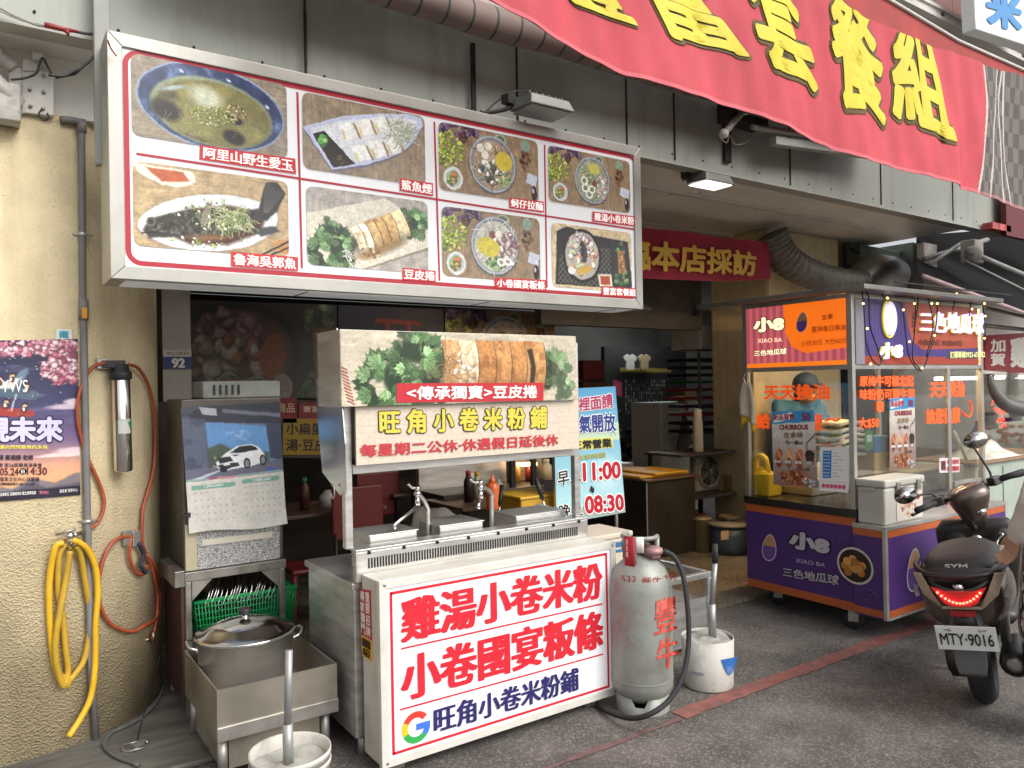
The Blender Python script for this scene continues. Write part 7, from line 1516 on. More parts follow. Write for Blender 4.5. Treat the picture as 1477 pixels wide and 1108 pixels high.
# plate of fried balls
TANB = ink("C08A42"); 
ellX(CX, 1238, 815, 27, 26, ink("CFC6BC"), "plate_print", .35, -.0377+.0, None); ellX(CX, 1238, 815, 24, 23, ink("2A1A16"), "plate_print", .35, -.0383)
rgq = random.Random(9)
for k in range(13):
    a = rgq.uniform(0, 6.28); r = math.sqrt(rgq.random()); ellX(CX, 1238+15*r*math.cos(a), 815+15*r*math.sin(a), 5.6, 5.6, ink(("C28C44", "B5702A", "D29A52", "A86A2E")[k % 4]), "ball_print", 0, -.0388-.0002*k)
for (cx_, cy_, X) in ((1222, 785, CX-.002), (1256, 858, CX-.036)):
    c = PX(cx_, cy_, X-.003); B = MB(); pts = [c+[0, .055*math.cos(t), .03*math.sin(t)+.012*math.sin(2*t)] for t in np.linspace(0, 2*math.pi, 28, endpoint=False)]; B.tube(pts, .0014, 4, close=True); B.tube([c+[0, -.05, .005], c+[0, .0, -.008], c+[0, .05, .004]], .001, 4); B.tube([c+[0, -.02, .03], c+[0, .0, -.008], c+[0, .01, -.03]], .001, 4); B.build("line_drawing", ink("6A5A90"), ct_)
def potato(Xf, cx, cy, sc, face):
    """a plain sweet potato: pale outline, purple body, tan cut end"""
    def P(u, v, d): 
        if face == 'X': p = PX(cx, cy, Xf); return np.array([Xf-d, p[1]-u*sc, p[2]+v*sc])
        p = PY(cx, cy, Xf); return np.array([p[0]+u*sc, Xf-d, p[2]+v*sc])
    def blob(k, m, d, nm, lo=-1.5, hi=1.5):
        pts = []
        for t in np.linspace(0, 2*math.pi, 40, endpoint=False):
            v = math.sin(t)*1.0; u = math.cos(t)*(.62-.12*v); u, v = u*k, v*(1+(k-1)*.6); v = min(hi, max(lo, v)); pts.append(P(u*.95+.12*v, v, d))
        MB().add(pts, [tuple(range(40))]).build(nm, m, ct_)
    blob(1.14, ink("C9C2CC"), .003, "potato_outline"); blob(1.0, ink("6B4A94"), .0036, "potato_print"); blob(.99, ink("B98F62"), .0042, "potato_cut_print", lo=.12)
potato(CX-.001, 1110, 790, .088, 'X'); potato(CEY-.001, 1318, 822, .125, 'Y')
# castors
for x, y in ((4.72, 3.5), (4.62, 2.86), (6.1, 3.5), (6.0, 2.86)):
    B = MB(); B.lathe([(.0001, -.022), (.05, -.022), (.062, -.012), (.062, .012), (.05, .022), (.0001, .022)], (x, y, .0625), (math.cos(.5), math.sin(.5), 0), 22); cw = B.build("castor_wheel", RUBBER, ct_)
    B = MB(); 
    for s in (-1, 1): B.cbox((x+s*.03*math.cos(.5), y+s*.03*math.sin(.5), .095), .006, .06, .08, .5)
    B.cbox((x, y, .1305), .1, .1, .008); B.build("castor_fork", STEELD, ct_)
B = MB(); B.box((4.75, 3.0, .06), (6.2, 3.5, .134)); B.build("under_frame", mat("dark_bracket", (.05, .05, .048)), ct_)
# glass house: posts, header, roof
zG1 = PX(1229, 533, CX)[2]+.02; zH1 = PX(1229, 428, CX)[2]; zR = zH1+.03
POSTM = mat("silver_post", (.50, .49, .46), .4, .8, var=.08, dirt=.2)
for x, y in ((CX, CFY), (CX, CBY-.035), (CXR-.035, CFY), (CXR-.035, CBY-.035)): MB().box((x, y, zC), (x+.035, y+.035, zR-.001)).build("post", POSTM, ct_, bev=.003)
xm = PY(1370, 600, CFY)[0]; MB().box((xm-.022, CFY, zC), (xm+.022, CFY+.03, zG1-.0)).build("post", POSTM, ct_, bev=.003)
for a, b in (((CX+.002, CFY+.036, zG1-.018), (CX+.03, CBY-.036, zG1+.012)), ((CX+.036, CFY+.002, zG1-.018), (CXR-.036, CFY+.03, zG1+.012)), ((CX+.002, CFY+.036, zH1-.002), (CX+.03, CBY-.036, zR-.002)), ((CX+.036, CFY+.002, zH1-.002), (CXR-.036, CFY+.03, zR-.002))): MB().box(a, b).build("rail", POSTM, ct_, bev=.002)
GL = glass("cart_glass", (.93, .95, .92), .02, .10)
MB().box((CX+.012, CFY+.037, zC), (CX+.017, CBY-.037, zG1-.019)).build("glass_pane", GL, ct_)
MB().box((CX+.037, CFY+.012, zC), (xm-.023, CFY+.017, zG1-.019)).build("glass_pane", GL, ct_)
xg2 = PY(1411, 560, CFY)[0]; MB().box((xm+.023, CFY+.012, zC), (xg2, CFY+.017, zG1-.019)).build("glass_pane", GL, ct_)
ox0 = PX(1035, 437, CX)[1]
B = MB(); rf = [(CX-.10, CFY-.15), (CXR, CFY-.15), (CXR, CBY+.34), (CX-.10, CBY+.34)]; B.loft([[(x, y, zR) for x, y in rf], [(x, y, zR+.03) for x, y in rf]], smooth=False); B.build("roof", mat("roof_galv", (.22, .21, .19), .5, .6, var=.15, dirt=.4), ct_, bev=.004)
# left header: striped pink/purple with orange field
LITO = 1.15
Q = [np.array([CX-.002, CBY-.036, zH1-.004]), np.array([CX-.002, CFY+.036, zH1-.004]), np.array([CX-.002, CFY+.036, zG1+.013]), np.array([CX-.002, CBY-.036, zG1+.013])]
A = asp(Q); c = Cv(A, 150, "C2605E"); c.mix(((c.x*8.6/A*1.6) % 1 < .5)*1., "A4485C"); c.poly([(A*.40, -.02), (A*1.02, -.02), (A*1.02, .74), (A*.62, .80), (A*.48, .68), (A*.42, .44)], "F2701A", .006); c.poly([(-.01, .93), (A*1.01, .93), (A*1.01, 1.01), (-.01, 1.01)], "F07A1E", .004); c.mul(.94+.1*c.nz(3, 3))
MB().box((CX, CFY+.0365, zG1+.013), (CX+.02, CBY-.0365, zH1-.003)).build("header_box", POSTM, ct_); printed("left_header", c, Q, ct_, emit=.62)
def lh(s, pts, m, off=.03, outl=None): text("header_lettering", s, qX(CX-.006, *pts), m, ct_, off, outline=outl, lift=.002)
CRE = ink("F6E6C0", .7); BRN2 = ink("5A2A1E"); DOR = ink("9C4412", .15)
lh("小8", [(1086, 459), (1132, 455), (1131, 478), (1087, 480)], CRE, .07, (BRN2, .05)); lh("XIAO BA", [(1093, 489), (1128, 487), (1128, 493), (1093, 495)], CRE, .0); lh("三色地瓜球", [(1088, 506), (1135, 502), (1135, 511), (1088, 514)], CRE, .03, (BRN2, .04))
lh("全素", [(1185, 454), (1202, 452), (1202, 460), (1185, 462)], DOR, .02); lh("堅持每日換油", [(1171, 471), (1220, 467), (1220, 476), (1171, 480)], DOR, .02); lh("小份30元 大份60元", [(1156, 491), (1222, 486), (1222, 495), (1156, 500)], DOR, .01)
potato(CX-.003, 1157, 465, .062, 'X')
# front header
zF1, zF0 = zH1-.004, zG1+.013; x0h = CX+.036; x1h = xg2
Q = [np.array([x0h, CFY-.004, zF1]), np.array([x1h, CFY-.004, zF1]), np.array([x1h, CFY-.004, zF0]), np.array([x0h, CFY-.004, zF0])]
A = asp(Q); c = Cv(A, 130, "3A2A6E"); c.mix(((c.x*11) % 1 < .5)*1., "4A3682"); c.mix((c.x < A*.06)*1., "8A8690"); c.poly([(A*.36, -.02), (A*1.02, -.02), (A*1.02, .70), (A*.50, .76), (A*.42, .62), (A*.38, .3)], "A8462E", .006); c.poly([(A*.06, .87), (A*1.01, .87), (A*1.01, 1.01), (A*.06, 1.01)], "9C3A28", .004); c.poly([(A*.70, .78), (A*1.01, .76), (A*1.01, .89), (A*.70, .90)], "3B3A5C", .004)
MB().box((x0h, CFY-.002, zF0), (x1h, CFY+.02, zF1)).build("header_box", POSTM, ct_); printed("front_header", c, Q, ct_, emit=.03)
NEON = mat("neon_white", (.5, .5, .72), .4, var=0, emit=.85, ecol=(.50, .46, 1)); NEOY = mat("neon_yellow_edge", (.8, .7, .1), .4, var=0, emit=.22, ecol=(1, .82, .04))
def neon(s, pts, off=.02, dp=.03):
    q = qY(CFY-.012, *pts); text("neon_edge", s, [p+np.array([-.008, .0, -.002]) for p in q], NEOY, ct_, off, lift=.002, depth=.006); text("neon_letter", s, q, NEON, ct_, off, lift=.010, depth=.006)
neon("三色地瓜球", [(1325, 449), (1418, 452), (1416, 483), (1326, 479)]); neon("小8", [(1267, 494), (1300, 494), (1299, 518), (1267, 518)], .04)
c0 = PY(1284, 460, CFY-.02); B = MB(); B.lathe([(.0001, -.012), (.105, -.012), (.11, 0), (.105, .012), (.0001, .014)], c0, (0, -1, 0), 28, sx=.62, sy=1.); pn = B.build("neon_potato", NEON, ct_)
B = MB(); B.tube([c0+[.075*math.cos(t)-.006, .004, .122*math.sin(t)] for t in np.linspace(0, 6.283, 30, endpoint=False)], .008, 6, close=True); B.build("neon_outline", NEOY, ct_)
def fh(s, pts, m, off=.02): text("header_lettering", s, qY(CFY-.008, *pts), m, ct_, off, lift=.003)
fh("小份30元 大份60元", [(1324, 489), (1388, 491), (1388, 499), (1324, 498)], ink("5A2418"), .02); fh("訂購專線0923-657782", [(1370, 507), (1420, 506), (1420, 516), (1370, 517)], ink("D8D890", .3), .02); fh("全素", [(1316, 449), (1321, 449), (1321, 472), (1316, 472)], ink("5A2418"), .02)
# string of little lights
sl2 = thing("string_lights", "black string of tiny warm lights looped over the cart's front sign", "string lights", PY(1330, 420, CFY-.09))
WIRE = mat("black_wire", (.012, .012, .014), .6, var=0)
loops = [[(1243, 418), (1246, 445), (1249, 490), (1256, 515), (1268, 527), (1273, 515)], [(1246, 416), (1253, 430), (1255, 470), (1265, 500), (1271, 520)], [(1273, 418), (1276, 432), (1300, 440), (1306, 480), (1312, 516), (1328, 535), (1340, 510), (1350, 470), (1352, 440)], [(1290, 418), (1294, 428), (1318, 430), (1320, 470), (1316, 515), (1328, 534)], [(1322, 420), (1324, 440), (1318, 480)], [(1336, 421), (1340, 436), (1346, 470), (1336, 515)], [(1352, 422), (1376, 430), (1374, 448)], [(1376, 424), (1395, 426), (1400, 440), (1398, 456)], [(1395, 426), (1414, 432), (1420, 460), (1421, 498)]]
B = MB(); BL = [MB() for _ in range(24)]; rgq = random.Random(3); bp_ = []
WARML = mat("tiny_bulb_lit", (1, .7, .3), .4, var=0, emit=4, ecol=(1, .62, .15))
for lp in loops:
    P = smooth_path([PY(x, y, CFY-.045-.02*rgq.random()) for x, y in lp], 6); B2 = MB(); B2.tube(P, .0045, 6); B2.build("light_wire", WIRE, sl2)
for x, y in ((1245, 438), (1251, 474), (1256, 525), (1280, 430), (1312, 493), (1319, 438), (1330, 531), (1344, 438), (1348, 484), (1352, 438), (1380, 424), (1402, 446), (1420, 438), (1421, 456), (1420, 488), (1303, 447), (1333, 420)):
    B2 = MB(); B2.ball(PY(x, y, CFY-.075), .0075, 8); B2.build("bulb", WARML, sl2)
P = [np.array([x, CFY-.20, zR+.05]) for x in np.linspace(CX+.15, x1h+.1, 8)]; B2 = MB(); B2.tube(P, .005, 6); B2.build("light_wire", WIRE, sl2)
# lamp inside the cart
LZ = zG1+.0
B = MB(); B.box((CX+.25, 3.15, zH1-.06), (CXR-.3, 3.25, zH1-.03)); B.build("ceiling_lamp", mat("lit_cart_tube", (1, .86, .66), .4, var=0, emit=52, ecol=(1, .66, .33)), ct_)
MB().box((PY(1088, 600, 4.40)[0], 4.40, .04), (6.34, 4.42, zH1-.01)).build("rear_sheet", mat("warm_back_sheet", (.50, .42, .31), .5, var=.1, dirt=.3), ct_)
# inside: fryer and steel trough
MB().box((5.45, 2.90, zC+.001), (6.2, 3.5, zC+.16)).build("fryer", STEEL, ct_, bev=.008); MB().box((CX+.3, 3.3, zC+.001), (5.35, 3.58, zC+.12)).build("steel_trough", STEEL, ct_, bev=.008)
B = MB(); a = PY(1382, 640, CFY+.3); b = PY(1397, 668, CFY+.3); B.tube([PY(1376, 622, CFY+.3), b], .012, 8); B.build("paper_stick", ink("B9B4A8"), ct_)
zv = PY(1390, 698, CFY-.01)
MB().box((xm+.03, CFY-.012, zT+.052), (xg2, CFY+.008, zT+.12)).build("vent_strip", STEELD, ct_); 
for k in range(5): x = xm+.10+k*.105; B = MB(); B.box((x, CFY-.0135, zT+.07), (x+.06, CFY-.0122, zT+.095)); B.build("vent_hole", DK, ct_)
strip((xm-.10, CFY-.02, zT-.06), (xg2+.1, CFY-.012, zT+.046), mat("red_sheet", (.40, .03, .035), .4, var=.08), "red_apron")
# orange lettering stuck on the panes
ORL = ink("E8571A", .35)
def gl(s, pts, X=True, off=.04, vert=False):
    q = qX(CX+.008, *pts) if X else qY(CFY+.009, *pts); text("pane_lettering", s, q, ORL, ct_, off, lift=.001, vert=vert)
gl("天天換油", [(1102, 555), (1197, 553), (1197, 577), (1102, 577)]); gl("給", [(1091, 596), (1111, 595), (1111, 619), (1091, 619)]); gl("您健康", [(1172, 596), (1186, 596), (1186, 621), (1172, 621)])
B = MB(); B.tube(smooth_path([PX(x, y, CX+.006) for x, y in ((1190, 607), (1199, 604), (1206, 607), (1212, 603))], 4), .008, 5); B.build("pane_lettering", ORL, ct_)
gl("原梅牛可椒北起", [(1240, 542), (1318, 541), (1318, 558), (1240, 558)], False); gl("味粉奶可鹽生司", [(1240, 561), (1319, 560), (1319, 577), (1240, 577)], False); gl("糖", [(1264, 578), (1275, 578), (1275, 594), (1264, 594)], False); gl("大$50", [(1239, 602), (1268, 601), (1268, 618), (1239, 619)], False)
gl("天天換油", [(1342, 550), (1391, 548), (1391, 573), (1342, 574)], False); gl("換您健康", [(1336, 590), (1385, 586), (1385, 611), (1336, 612)], False)
B = MB(); B.tube(smooth_path([PY(x, y, CFY+.006) for x, y in ((1388, 594), (1394, 600), (1400, 600), (1402, 586), (1399, 578))], 5), .006, 5); B.build("pane_lettering", ORL, ct_)
# ------------------------------------------------------------------ things on the cart
def churro(A, h=190):
    c = Cv(A, h, "CFC9C0"); t = c.y[..., None]; c.a = np.array(C("DAD6CE"))*(1-t)+np.array(C("7A6258"))*t; c.mul(.94+.1*c.nz(4, 6)); c.poly([(-.01, -.01), (A*1.01, -.01), (A*1.01, .14), (-.01, .17)], "2E86C0", .004); c.poly([(A*.02, .05), (A*.5, .01), (A*.55, .1), (A*.04, .15)], "D8DCE4", .006)
    for k in range(3): x = A*(.14+.24*k); c.ell(x, .60, A*.085, .10, .2, ["A85A34", "C48A5A", "B05A3A"][k], .1); c.ell(x, .69, A*.07, .07, 0, ["7A3420", "8C5030", "8A3A24"][k], .2); c.line([(x-.03, .52), (x+.04, .64)], .012, "E0B890", .7)
    c.ell(A*.86, .58, A*.11, .07, 0, "2A1E1C", .1); c.poly([(A*.76, .58), (A*.96, .58), (A*.94, .70), (A*.78, .70)], "3A2420", .01); c.line([(A*.80, .42), (A*.97, .33), (A*.99, .31)], .016, "1E1614"); c.line([(A*.80, .42), (A*.81, .52)], .012, "2A1C18")
    for k in range(5): c.poly([(A*(.12+.13*k), .84-.02*k), (A*(.22+.13*k), .80-.01*k), (A*(.46+.11*k), .97), (A*(.34+.11*k), 1.0)], ["8A4A2C", "A0603C", "74381F"][k % 3], .02)
    c.bits(40, A*.45, .9, A*.3, .07, ["C08A60", "5A2818"], .008, .02, 4); c.bits(30, A*.82, .93, A*.15, .06, ["6E6A70", "A8A4A8"], .01, .03, 5)
    return c.photo(.008, .14)
def churro_poster(label, q):
    t = thing("churro_poster", label, "poster", (q[2]+q[3])/2); printed("poster_sheet", churro(asp(q)), q, t, emit=.12); n = qn(q)
    def tx(s, u0, v0, u1, v1, m, off=.02): text("poster_lettering", s, [bil(q, u, v)+n*.002 for u, v in ((u0, v0), (u1, v0), (u1, v1), (u0, v1))], m, t, off, lift=.002)
    tx("新品發售", .04, .03, .55, .12, ink("A82038"), .03); tx("50", .72, .03, .92, .13, ink("8A1E3A"), .04); tx("CHURROUS", .18, .18, .86, .25, ink("8C1E26"), .05); tx("吉拿棒", .28, .28, .74, .36, ink("8A7458"), .03); tx("均一價60", .32, .39, .72, .45, ink("2A2422"), .02)
    for k, s in enumerate(("肉桂", "糖粉", "黑糖", "OREO")): tx(s, .05+.24*k, .66, .20+.24*k, .70, ink("F2EEE8"), .02)
    tx("巧克力醬", .54, .75, .84, .79, ink("2A2422"), .01)
churro_poster("churro poster with a blue top band taped inside the cart's left pane", [p+np.array([.0, 0, 0]) for p in qX(CX+.006, (1113, 594), (1174, 592), (1180, 704), (1116, 699))])
churro_poster("narrow churro poster taped on the cart's front pane above the cooler box", qY(CFY+.006, (1283, 575), (1319, 573), (1321, 674), (1283, 677)))
nb = thing("price_notice", "white notice with a blue column taped beside the left pane's churro poster", "notice", PX(1203, 712, CX)); q = qX(CX+.005, (1183, 645), (1226, 645), (1224, 711), (1182, 708)); A = asp(q); c = Cv(A, 90, "D6D4D2"); c.poly([(A*.10, .08), (A*.40, .08), (A*.40, .70), (A*.10, .70)], "2A6AA8", .005)
for k in range(8): c.line([(A*.13, .13+.075*k), (A*.34, .13+.075*k)], .014, "C8D8E8"); c.line([(A*.46, .13+.075*k), (A*(.6+.2*(k % 3)/2), .13+.075*k)], .012, "8A8A90")
c.line([(A*.06, .78), (A*.94, .78)], .008, "B04A5A")
for k in range(6): c.ell(A*(.14+.14*k), .88, .05, .05, 0, "C0506A", .3); 
printed("notice_sheet", c, q, nb, emit=.08)
MB_ = lambda: MB()
ws = thing("warning_sticker", "small red and white square sticker on the right front pane", "sticker", PY(1370, 678, CFY)); q = qY(CFY+.006, (1355, 661), (1384, 660), (1384, 681), (1355, 682)); MB().slab(q, .001).build("sticker", ink("D9C6C4"), ws)
text("sticker_lettering", "本店食材", [bil(q, u, v)+np.array([0, -.001, 0]) for u, v in ((.35, .08), (.95, .08), (.95, .45), (.35, .45))], ink("B02030"), ws, .03); text("sticker_lettering", "使用豬肉", [bil(q, u, v)+np.array([0, -.001, 0]) for u, v in ((.35, .55), (.95, .55), (.95, .92), (.35, .92))], ink("B02030"), ws, .03); text("sticker_lettering", "豬", [bil(q, u, v)+np.array([0, -.001, 0]) for u, v in ((.06, .15), (.3, .15), (.3, .85), (.06, .85))], ink("4A2A2A"), ws, .03)
gsn = thing("green_notice", "small green card standing behind the front pane's left side", "card", PY(1254, 650, CFY+.05)); q = qY(CFY+.05, (1248, 620), (1260, 620), (1260, 648), (1248, 650)); MB().slab(q, .004).build("card", ink("3A8A54"), gsn); MB().slab([bil(q, u, v)+np.array([0, -.001, 0]) for u, v in ((.2, .25), (.8, .25), (.8, .6), (.2, .6))], .0008).build("card_panel", ink("C9D6CC"), gsn)
bcn = thing("blue_carton", "blue and cream carton standing behind the front pane beside the churro poster", "carton", PY(1272, 680, CFY+.06)); a, b = PY(1262, 678, CFY+.06), PY(1282, 628, CFY+.06); MB().box((a[0], CFY+.06, zC+.001), (b[0], CFY+.18, (a[2]+b[2])/2)).build("carton_base", ink("D0A868"), bcn); MB().box((a[0], CFY+.06, (a[2]+b[2])/2+.0005), (b[0], CFY+.18, b[2])).build("carton_top", ink("3A76B4"), bcn)
# paper bags stacked inside
rgq = random.Random(6)
BAG = mat("white_paper_bag", (.62, .54, .44), .8, var=.06, scale=8)
for k in range(6):
    c = PX(1212, 662-9.5*k, CX+.22); p = thing("paper_bag_bundle", ("bottom", "second lowest", "third lowest", "third highest", "second highest", "topmost")[k]+" bundle in the leaning stack of white paper bags", "paper bags", c, "paper bags stacked inside the cart")
    B = MB(); B.sheet(lambda u, v: (c[0]-.14+.28*u, c[1]-.12+.25*v+.008*k, c[2]+.016*math.sin(u*3)+.01*math.sin(v*5+k)+.02*(1-v)), 8, 8); B.build("bag_bundle", BAG, p, solid=.022)
hd = PX(1207, 610, CX+.19); B = MB(); pbh = thing("bag_handle", "orange cord handle loop on top of the paper bags", "handle", hd); B.tube(smooth_path([hd+[0, .06, .02], hd+[0, .04, -.015], hd+[0, 0, -.025], hd+[0, -.05, -.01], hd+[0, -.06, .02]], 5), .005, 6); B.build("cord", ink("D86A2A"), pbh)
# yellow basket inside, at the left pane
ybk = thing("yellow_basket", "yellow plastic basket holding a yellow bag inside the left pane", "basket", PX(1097, 705, CX+.08)); a, b = PX(1087, 706, CX+.05), PX(1110, 686, CX+.05)
B = MB(); B.hexa([(CX+.05, a[1]-.01, zC+.001), (CX+.2, a[1]-.01, zC+.001), (CX+.2, b[1]+.01, zC+.001), (CX+.05, b[1]+.01, zC+.001), (CX+.04, a[1], b[2]+.01), (CX+.21, a[1], b[2]+.01), (CX+.21, b[1], b[2]+.01), (CX+.04, b[1], b[2]+.01)]); B.build("basket_body", mat("bright_yellow", (.72, .50, .03), .45, var=.08), ybk, bev=.01)
B = MB(); c = PX(1099, 672, CX+.11); B.tube(smooth_path([c+[0, .05, -.05], c+[0, .055, .02], c+[0, .02, .07], c+[0, -.03, .05], c+[0, -.05, -.04]], 6), .022, 10); B.ball(c+[0, .0, -.06], .075, 12, .8, 1, .7); B.build("yellow_bag", mat("bright_yellow", (.72, .50, .03)), ybk)
# cloths hanging on the left post
for k, (cx_, y0, y1, w2, mcol, lab) in enumerate(((1079, 556, 618, 11, (.66, .42, .02), "yellow cloth hanging lowest on the cart's left post"), (1080, 552, 606, 12, (.52, .47, .36), "cream towel hanging over the yellow cloth on the cart's left post"))):
    X = CX-.03-.02*k; t = thing("hanging_towel", lab, "towel", PX(cx_, y1, X)); a, b = PX(cx_-w2*.9, y0, X), PX(cx_+w2, y1, X); m_ = mat("towel_%s" % ("yellow", "cream")[k], mcol, .9, var=.12, scale=14)
    def tf(u, v, a=a, b=b, k=k, X=X): 
        wv = .45+.55*min(1, v*2.2); y = (a[1]+b[1])/2+(b[1]-a[1])*(u-.5)*wv+.012*k; return (X-.02*math.sin(u*9)*v-.012*abs(math.sin(u*16))*(1-v), y, a[2]+(b[2]-a[2])*v*(1-.13*math.sin(u*4+k)))
    MB().sheet(tf, 16, 14).build("towel", m_, t, solid=.01)
hk = thing("wire_hook", "small wire hook holding the towels on the cart's left post", "hook", PX(1076, 548, CX-.04)); B = MB(); p = PX(1076, 553, CX-.045); B.tube(smooth_path([p, p+[0, .02, .03], p+[0, .01, .06], p+[.02, -.02, .09], p+[.045, -.01, .07]], 5), .004, 6); B.build("hook", STEEL, hk)
# white cooler box on the ledge
cz0 = zTe+.0145; ca, cb_ = PX(1243, 742, CX+.0), PY(1333, 745, CEY+.01)
xa_, xb_ = CX+.0, PY(1332, 700, CEY+.02)[0]; zt_ = PY(1297, 690, CEY+.02)[2]
cw_ = thing("picnic_cooler", "off white cooler box with steel latches on the cart's front ledge", "cooler", ((xa_+xb_)/2, (CEY+CFY)/2, cz0))
CLR = mat("offwhite_plastic", (.47, .455, .40), .45, var=.05, scale=4, dirt=.35, dcol=(.22, .20, .16))
MB().box((xa_, CEY+.02, cz0), (xb_, CFY-.012, zt_-.05)).build("cooler_body", CLR, cw_, bev=.014); MB().box((xa_-.008, CEY+.012, zt_-.0495), (xb_+.008, CFY-.006, zt_)).build("cooler_lid", CLR, cw_, bev=.012)
for t_ in (.3, .82):
    x = xa_+(xb_-xa_)*t_; B = MB(); B.box((x-.022, CEY+.002, zt_-.085), (x+.022, CEY+.0115, zt_-.02)); B.build("cooler_latch", STEELD, cw_, bev=.003)
MB().box((xa_-.012, CEY+.08, zt_-.07), (xa_-.0085, CEY+.15, zt_-.05)).build("grip", CLR, cw_)
q = [np.array([xa_+(xb_-xa_)*u, CEY+.0185, z]) for u, z in ((.28, zt_-.10), (.95, zt_-.10), (.95, cz0+.015), (.28, cz0+.015))]; A = asp(q); c = Cv(A, 70, "D8CFC4"); c.bits(26, A*.5, .6, A*.35, .3, ["C07A5A", "E0B89A", "9C4A3A"], .04, .09, 3); c.poly([(A*.3, .05), (A*.95, .05), (A*.95, .35), (A*.3, .35)], "E6E2DA", .01); printed("cooler_poster", c, q, cw_); text("poster_lettering", "$40", [bil(q, u, v) for u, v in ((.38, .08), (.9, .08), (.9, .34), (.38, .34))], ink("B8302A"), cw_, .05, lift=.003)
# ================================================================== RIGHT NEIGHBOUR
nbS = thing("neighbour_stall", "next stall with a red chicken sign, glass case and strings of red lights", "food stall", (9, 3.6, 0))
NY = 3.75
q = qY(NY, (1421, 484), (1540, 476), (1540, 542), (1421, 533)); MB().slab(q, .1).build("sign_panel", mat("deep_red_sign", (.35, .02, .03), .4, var=.1, emit=.12), nbS)
text("sign_lettering", "加賀", qY(NY-.004, (1428, 489), (1450, 488), (1450, 529), (1428, 529)), ink("E6E0D6", .2), nbS, .03, lift=.002, vert=True); text("sign_lettering", "雞", qY(NY-.004, (1456, 487), (1486, 486), (1487, 531), (1457, 530)), ink("E6E0D6", .2), nbS, .04, fat=.02, lift=.002)
a, b = PY(1418, 545, NY), PY(1560, 640, NY)
MB().box((a[0], NY+.01, b[2]), (b[0], NY+.03, a[2])).build("glass_case", glass("cart_glass"), nbS)
MB().box((a[0], NY+.9, .0), (b[0]+1, NY+.95, 3.0)).build("back_wall", mat("bright_back_wall", (.45, .42, .38), .7, var=.2, scale=3), nbS)
MB().box((a[0]+.3, NY+.6, a[2]-.02), (b[0], NY+.64, a[2]+.02)).build("tube_lamp", mat("lit_white_tube", (1, 1, 1), .4, var=0, emit=5), nbS)
MB().box((a[0], NY+.05, .03), (b[0]+.5, NY+.7, b[2]+.06)).build("counter", mat("steel_counter", (.4, .38, .34), .5, .5, var=.2), nbS)
for x, y in ((1425, 570), (1460, 560)):
    p = PY(x, y, NY+.5); MB().cbox(p, .28, .05, .5).build("hanging_apron", ink("B9B6B0"), nbS, bev=.02); MB().cbox(p-[0, .03, .3], .26, .05, .2).build("hanging_apron", ink("2E2E34"), nbS, bev=.02)
rgq = random.Random(12); FOOD = ("C0702A", "D89A4A", "A8562A")
for k in range(26):
    x, y = rgq.uniform(1425, 1476), rgq.uniform(612, 640); p = PY(x, y, NY+.2); B = MB(); B.ball(p, .035, 8, 1.2, 1, .7); B.build("fried_piece", ink(rgq.choice(FOOD)), nbS)
rl = thing("red_string_lights", "bunched strings of red festive lights hanging in the neighbouring stall", "string lights", PY(1455, 600, NY-.1)); RDL = mat("red_bulb_lit", (.9, .06, .04), .4, var=0, emit=1.6, ecol=(1, .08, .05))
for k in range(46):
    t = rgq.random(); x = 1443+rgq.gauss(0, 7)+t*5; y = 570+t*46+rgq.gauss(0, 4); B = MB(); B.ball(PY(x, y, NY-.12+rgq.uniform(-.04, .04)), .010, 6); B.build("red_bulb", RDL, rl)
B = MB(); B.lathe([(.0001, -.02), (.07, -.01), (.075, 0), (.05, .02), (.0001, .03)], PY(1450, 606, NY-.1), n=16); B.build("purple_rosette", ink("5A2A66"), rl)
hc = thing("curved_duct", "grey curved exhaust hood hanging above the neighbour's glass case", "exhaust hood", PY(1450, 570, NY-.2)); B = MB(); P = smooth_path([PY(x, y, NY-.25) for x, y in ((1427, 540), (1430, 556), (1440, 574), (1455, 586), (1480, 590), (1510, 588))], 6); B.tube(P, 0.03, 12, rs=[.022+.0025*i for i in range(len(P))]); B.build("hood", mat("dull_hood", (.2, .2, .2), .4, .6, var=.2), hc)
gc2 = thing("green_counter", "pale green steel counter with plastic bags on its brown top", "counter", PY(1440, 780, 2.95)); gx0_ = PY(1407, 680, 3.0)[0]; gzt = PY(1430, 664, 3.0)[2]
PG = mat("pale_green_steel", (.36, .42, .36), .5, var=.06, dirt=.3); MB().box((gx0_, 3.0, .08), (gx0_+1.6, 3.5, gzt-.02)).build("counter_body", PG, gc2, bev=.006); MB().box((gx0_-.03, 2.97, gzt-.0195), (gx0_+1.62, 3.52, gzt)).build("counter_top", mat("brown_top", (.28, .17, .10), .5, var=.15), gc2, bev=.004)
for k in range(3): x = gx0_+.05+k*.42; MB().box((x, 2.992, .2), (x+.36, 2.9995, gzt-.06)).build("counter_door", PG, gc2)
pbg = thing("plastic_bags", "crumpled white plastic bags lying on the green counter", "plastic bags", PY(1425, 664, 3.1)); c = PY(1424, 656, 3.12); B = MB(); B.sheet(lambda u, v: (c[0]-.3+.75*u, 3.0+.4*v, gzt+.004+.13*math.sin(3.14*u)*math.sin(3.14*v)*(.8+.3*math.sin(u*17+v*9)+.2*math.sin(v*21))), 26, 18); B.build("bag", mat("hazy_bag", (.50, .48, .44), .4, var=.1), pbg)
pbl = thing("purple_bottle", "purple bottle standing at the left end of the green counter", "bottle", PY(1412, 650, 3.3)); p = PY(1411, 650, 3.3); B = MB(); B.lathe([(.0001, gzt+.001), (.05, gzt+.001), (.05, gzt+.2), (.02, gzt+.26), (.02, gzt+.3), (.0001, gzt+.3)], (p[0], p[1], 0), n=16); B.build("bottle_body", ink("5A2A6E"), pbl)
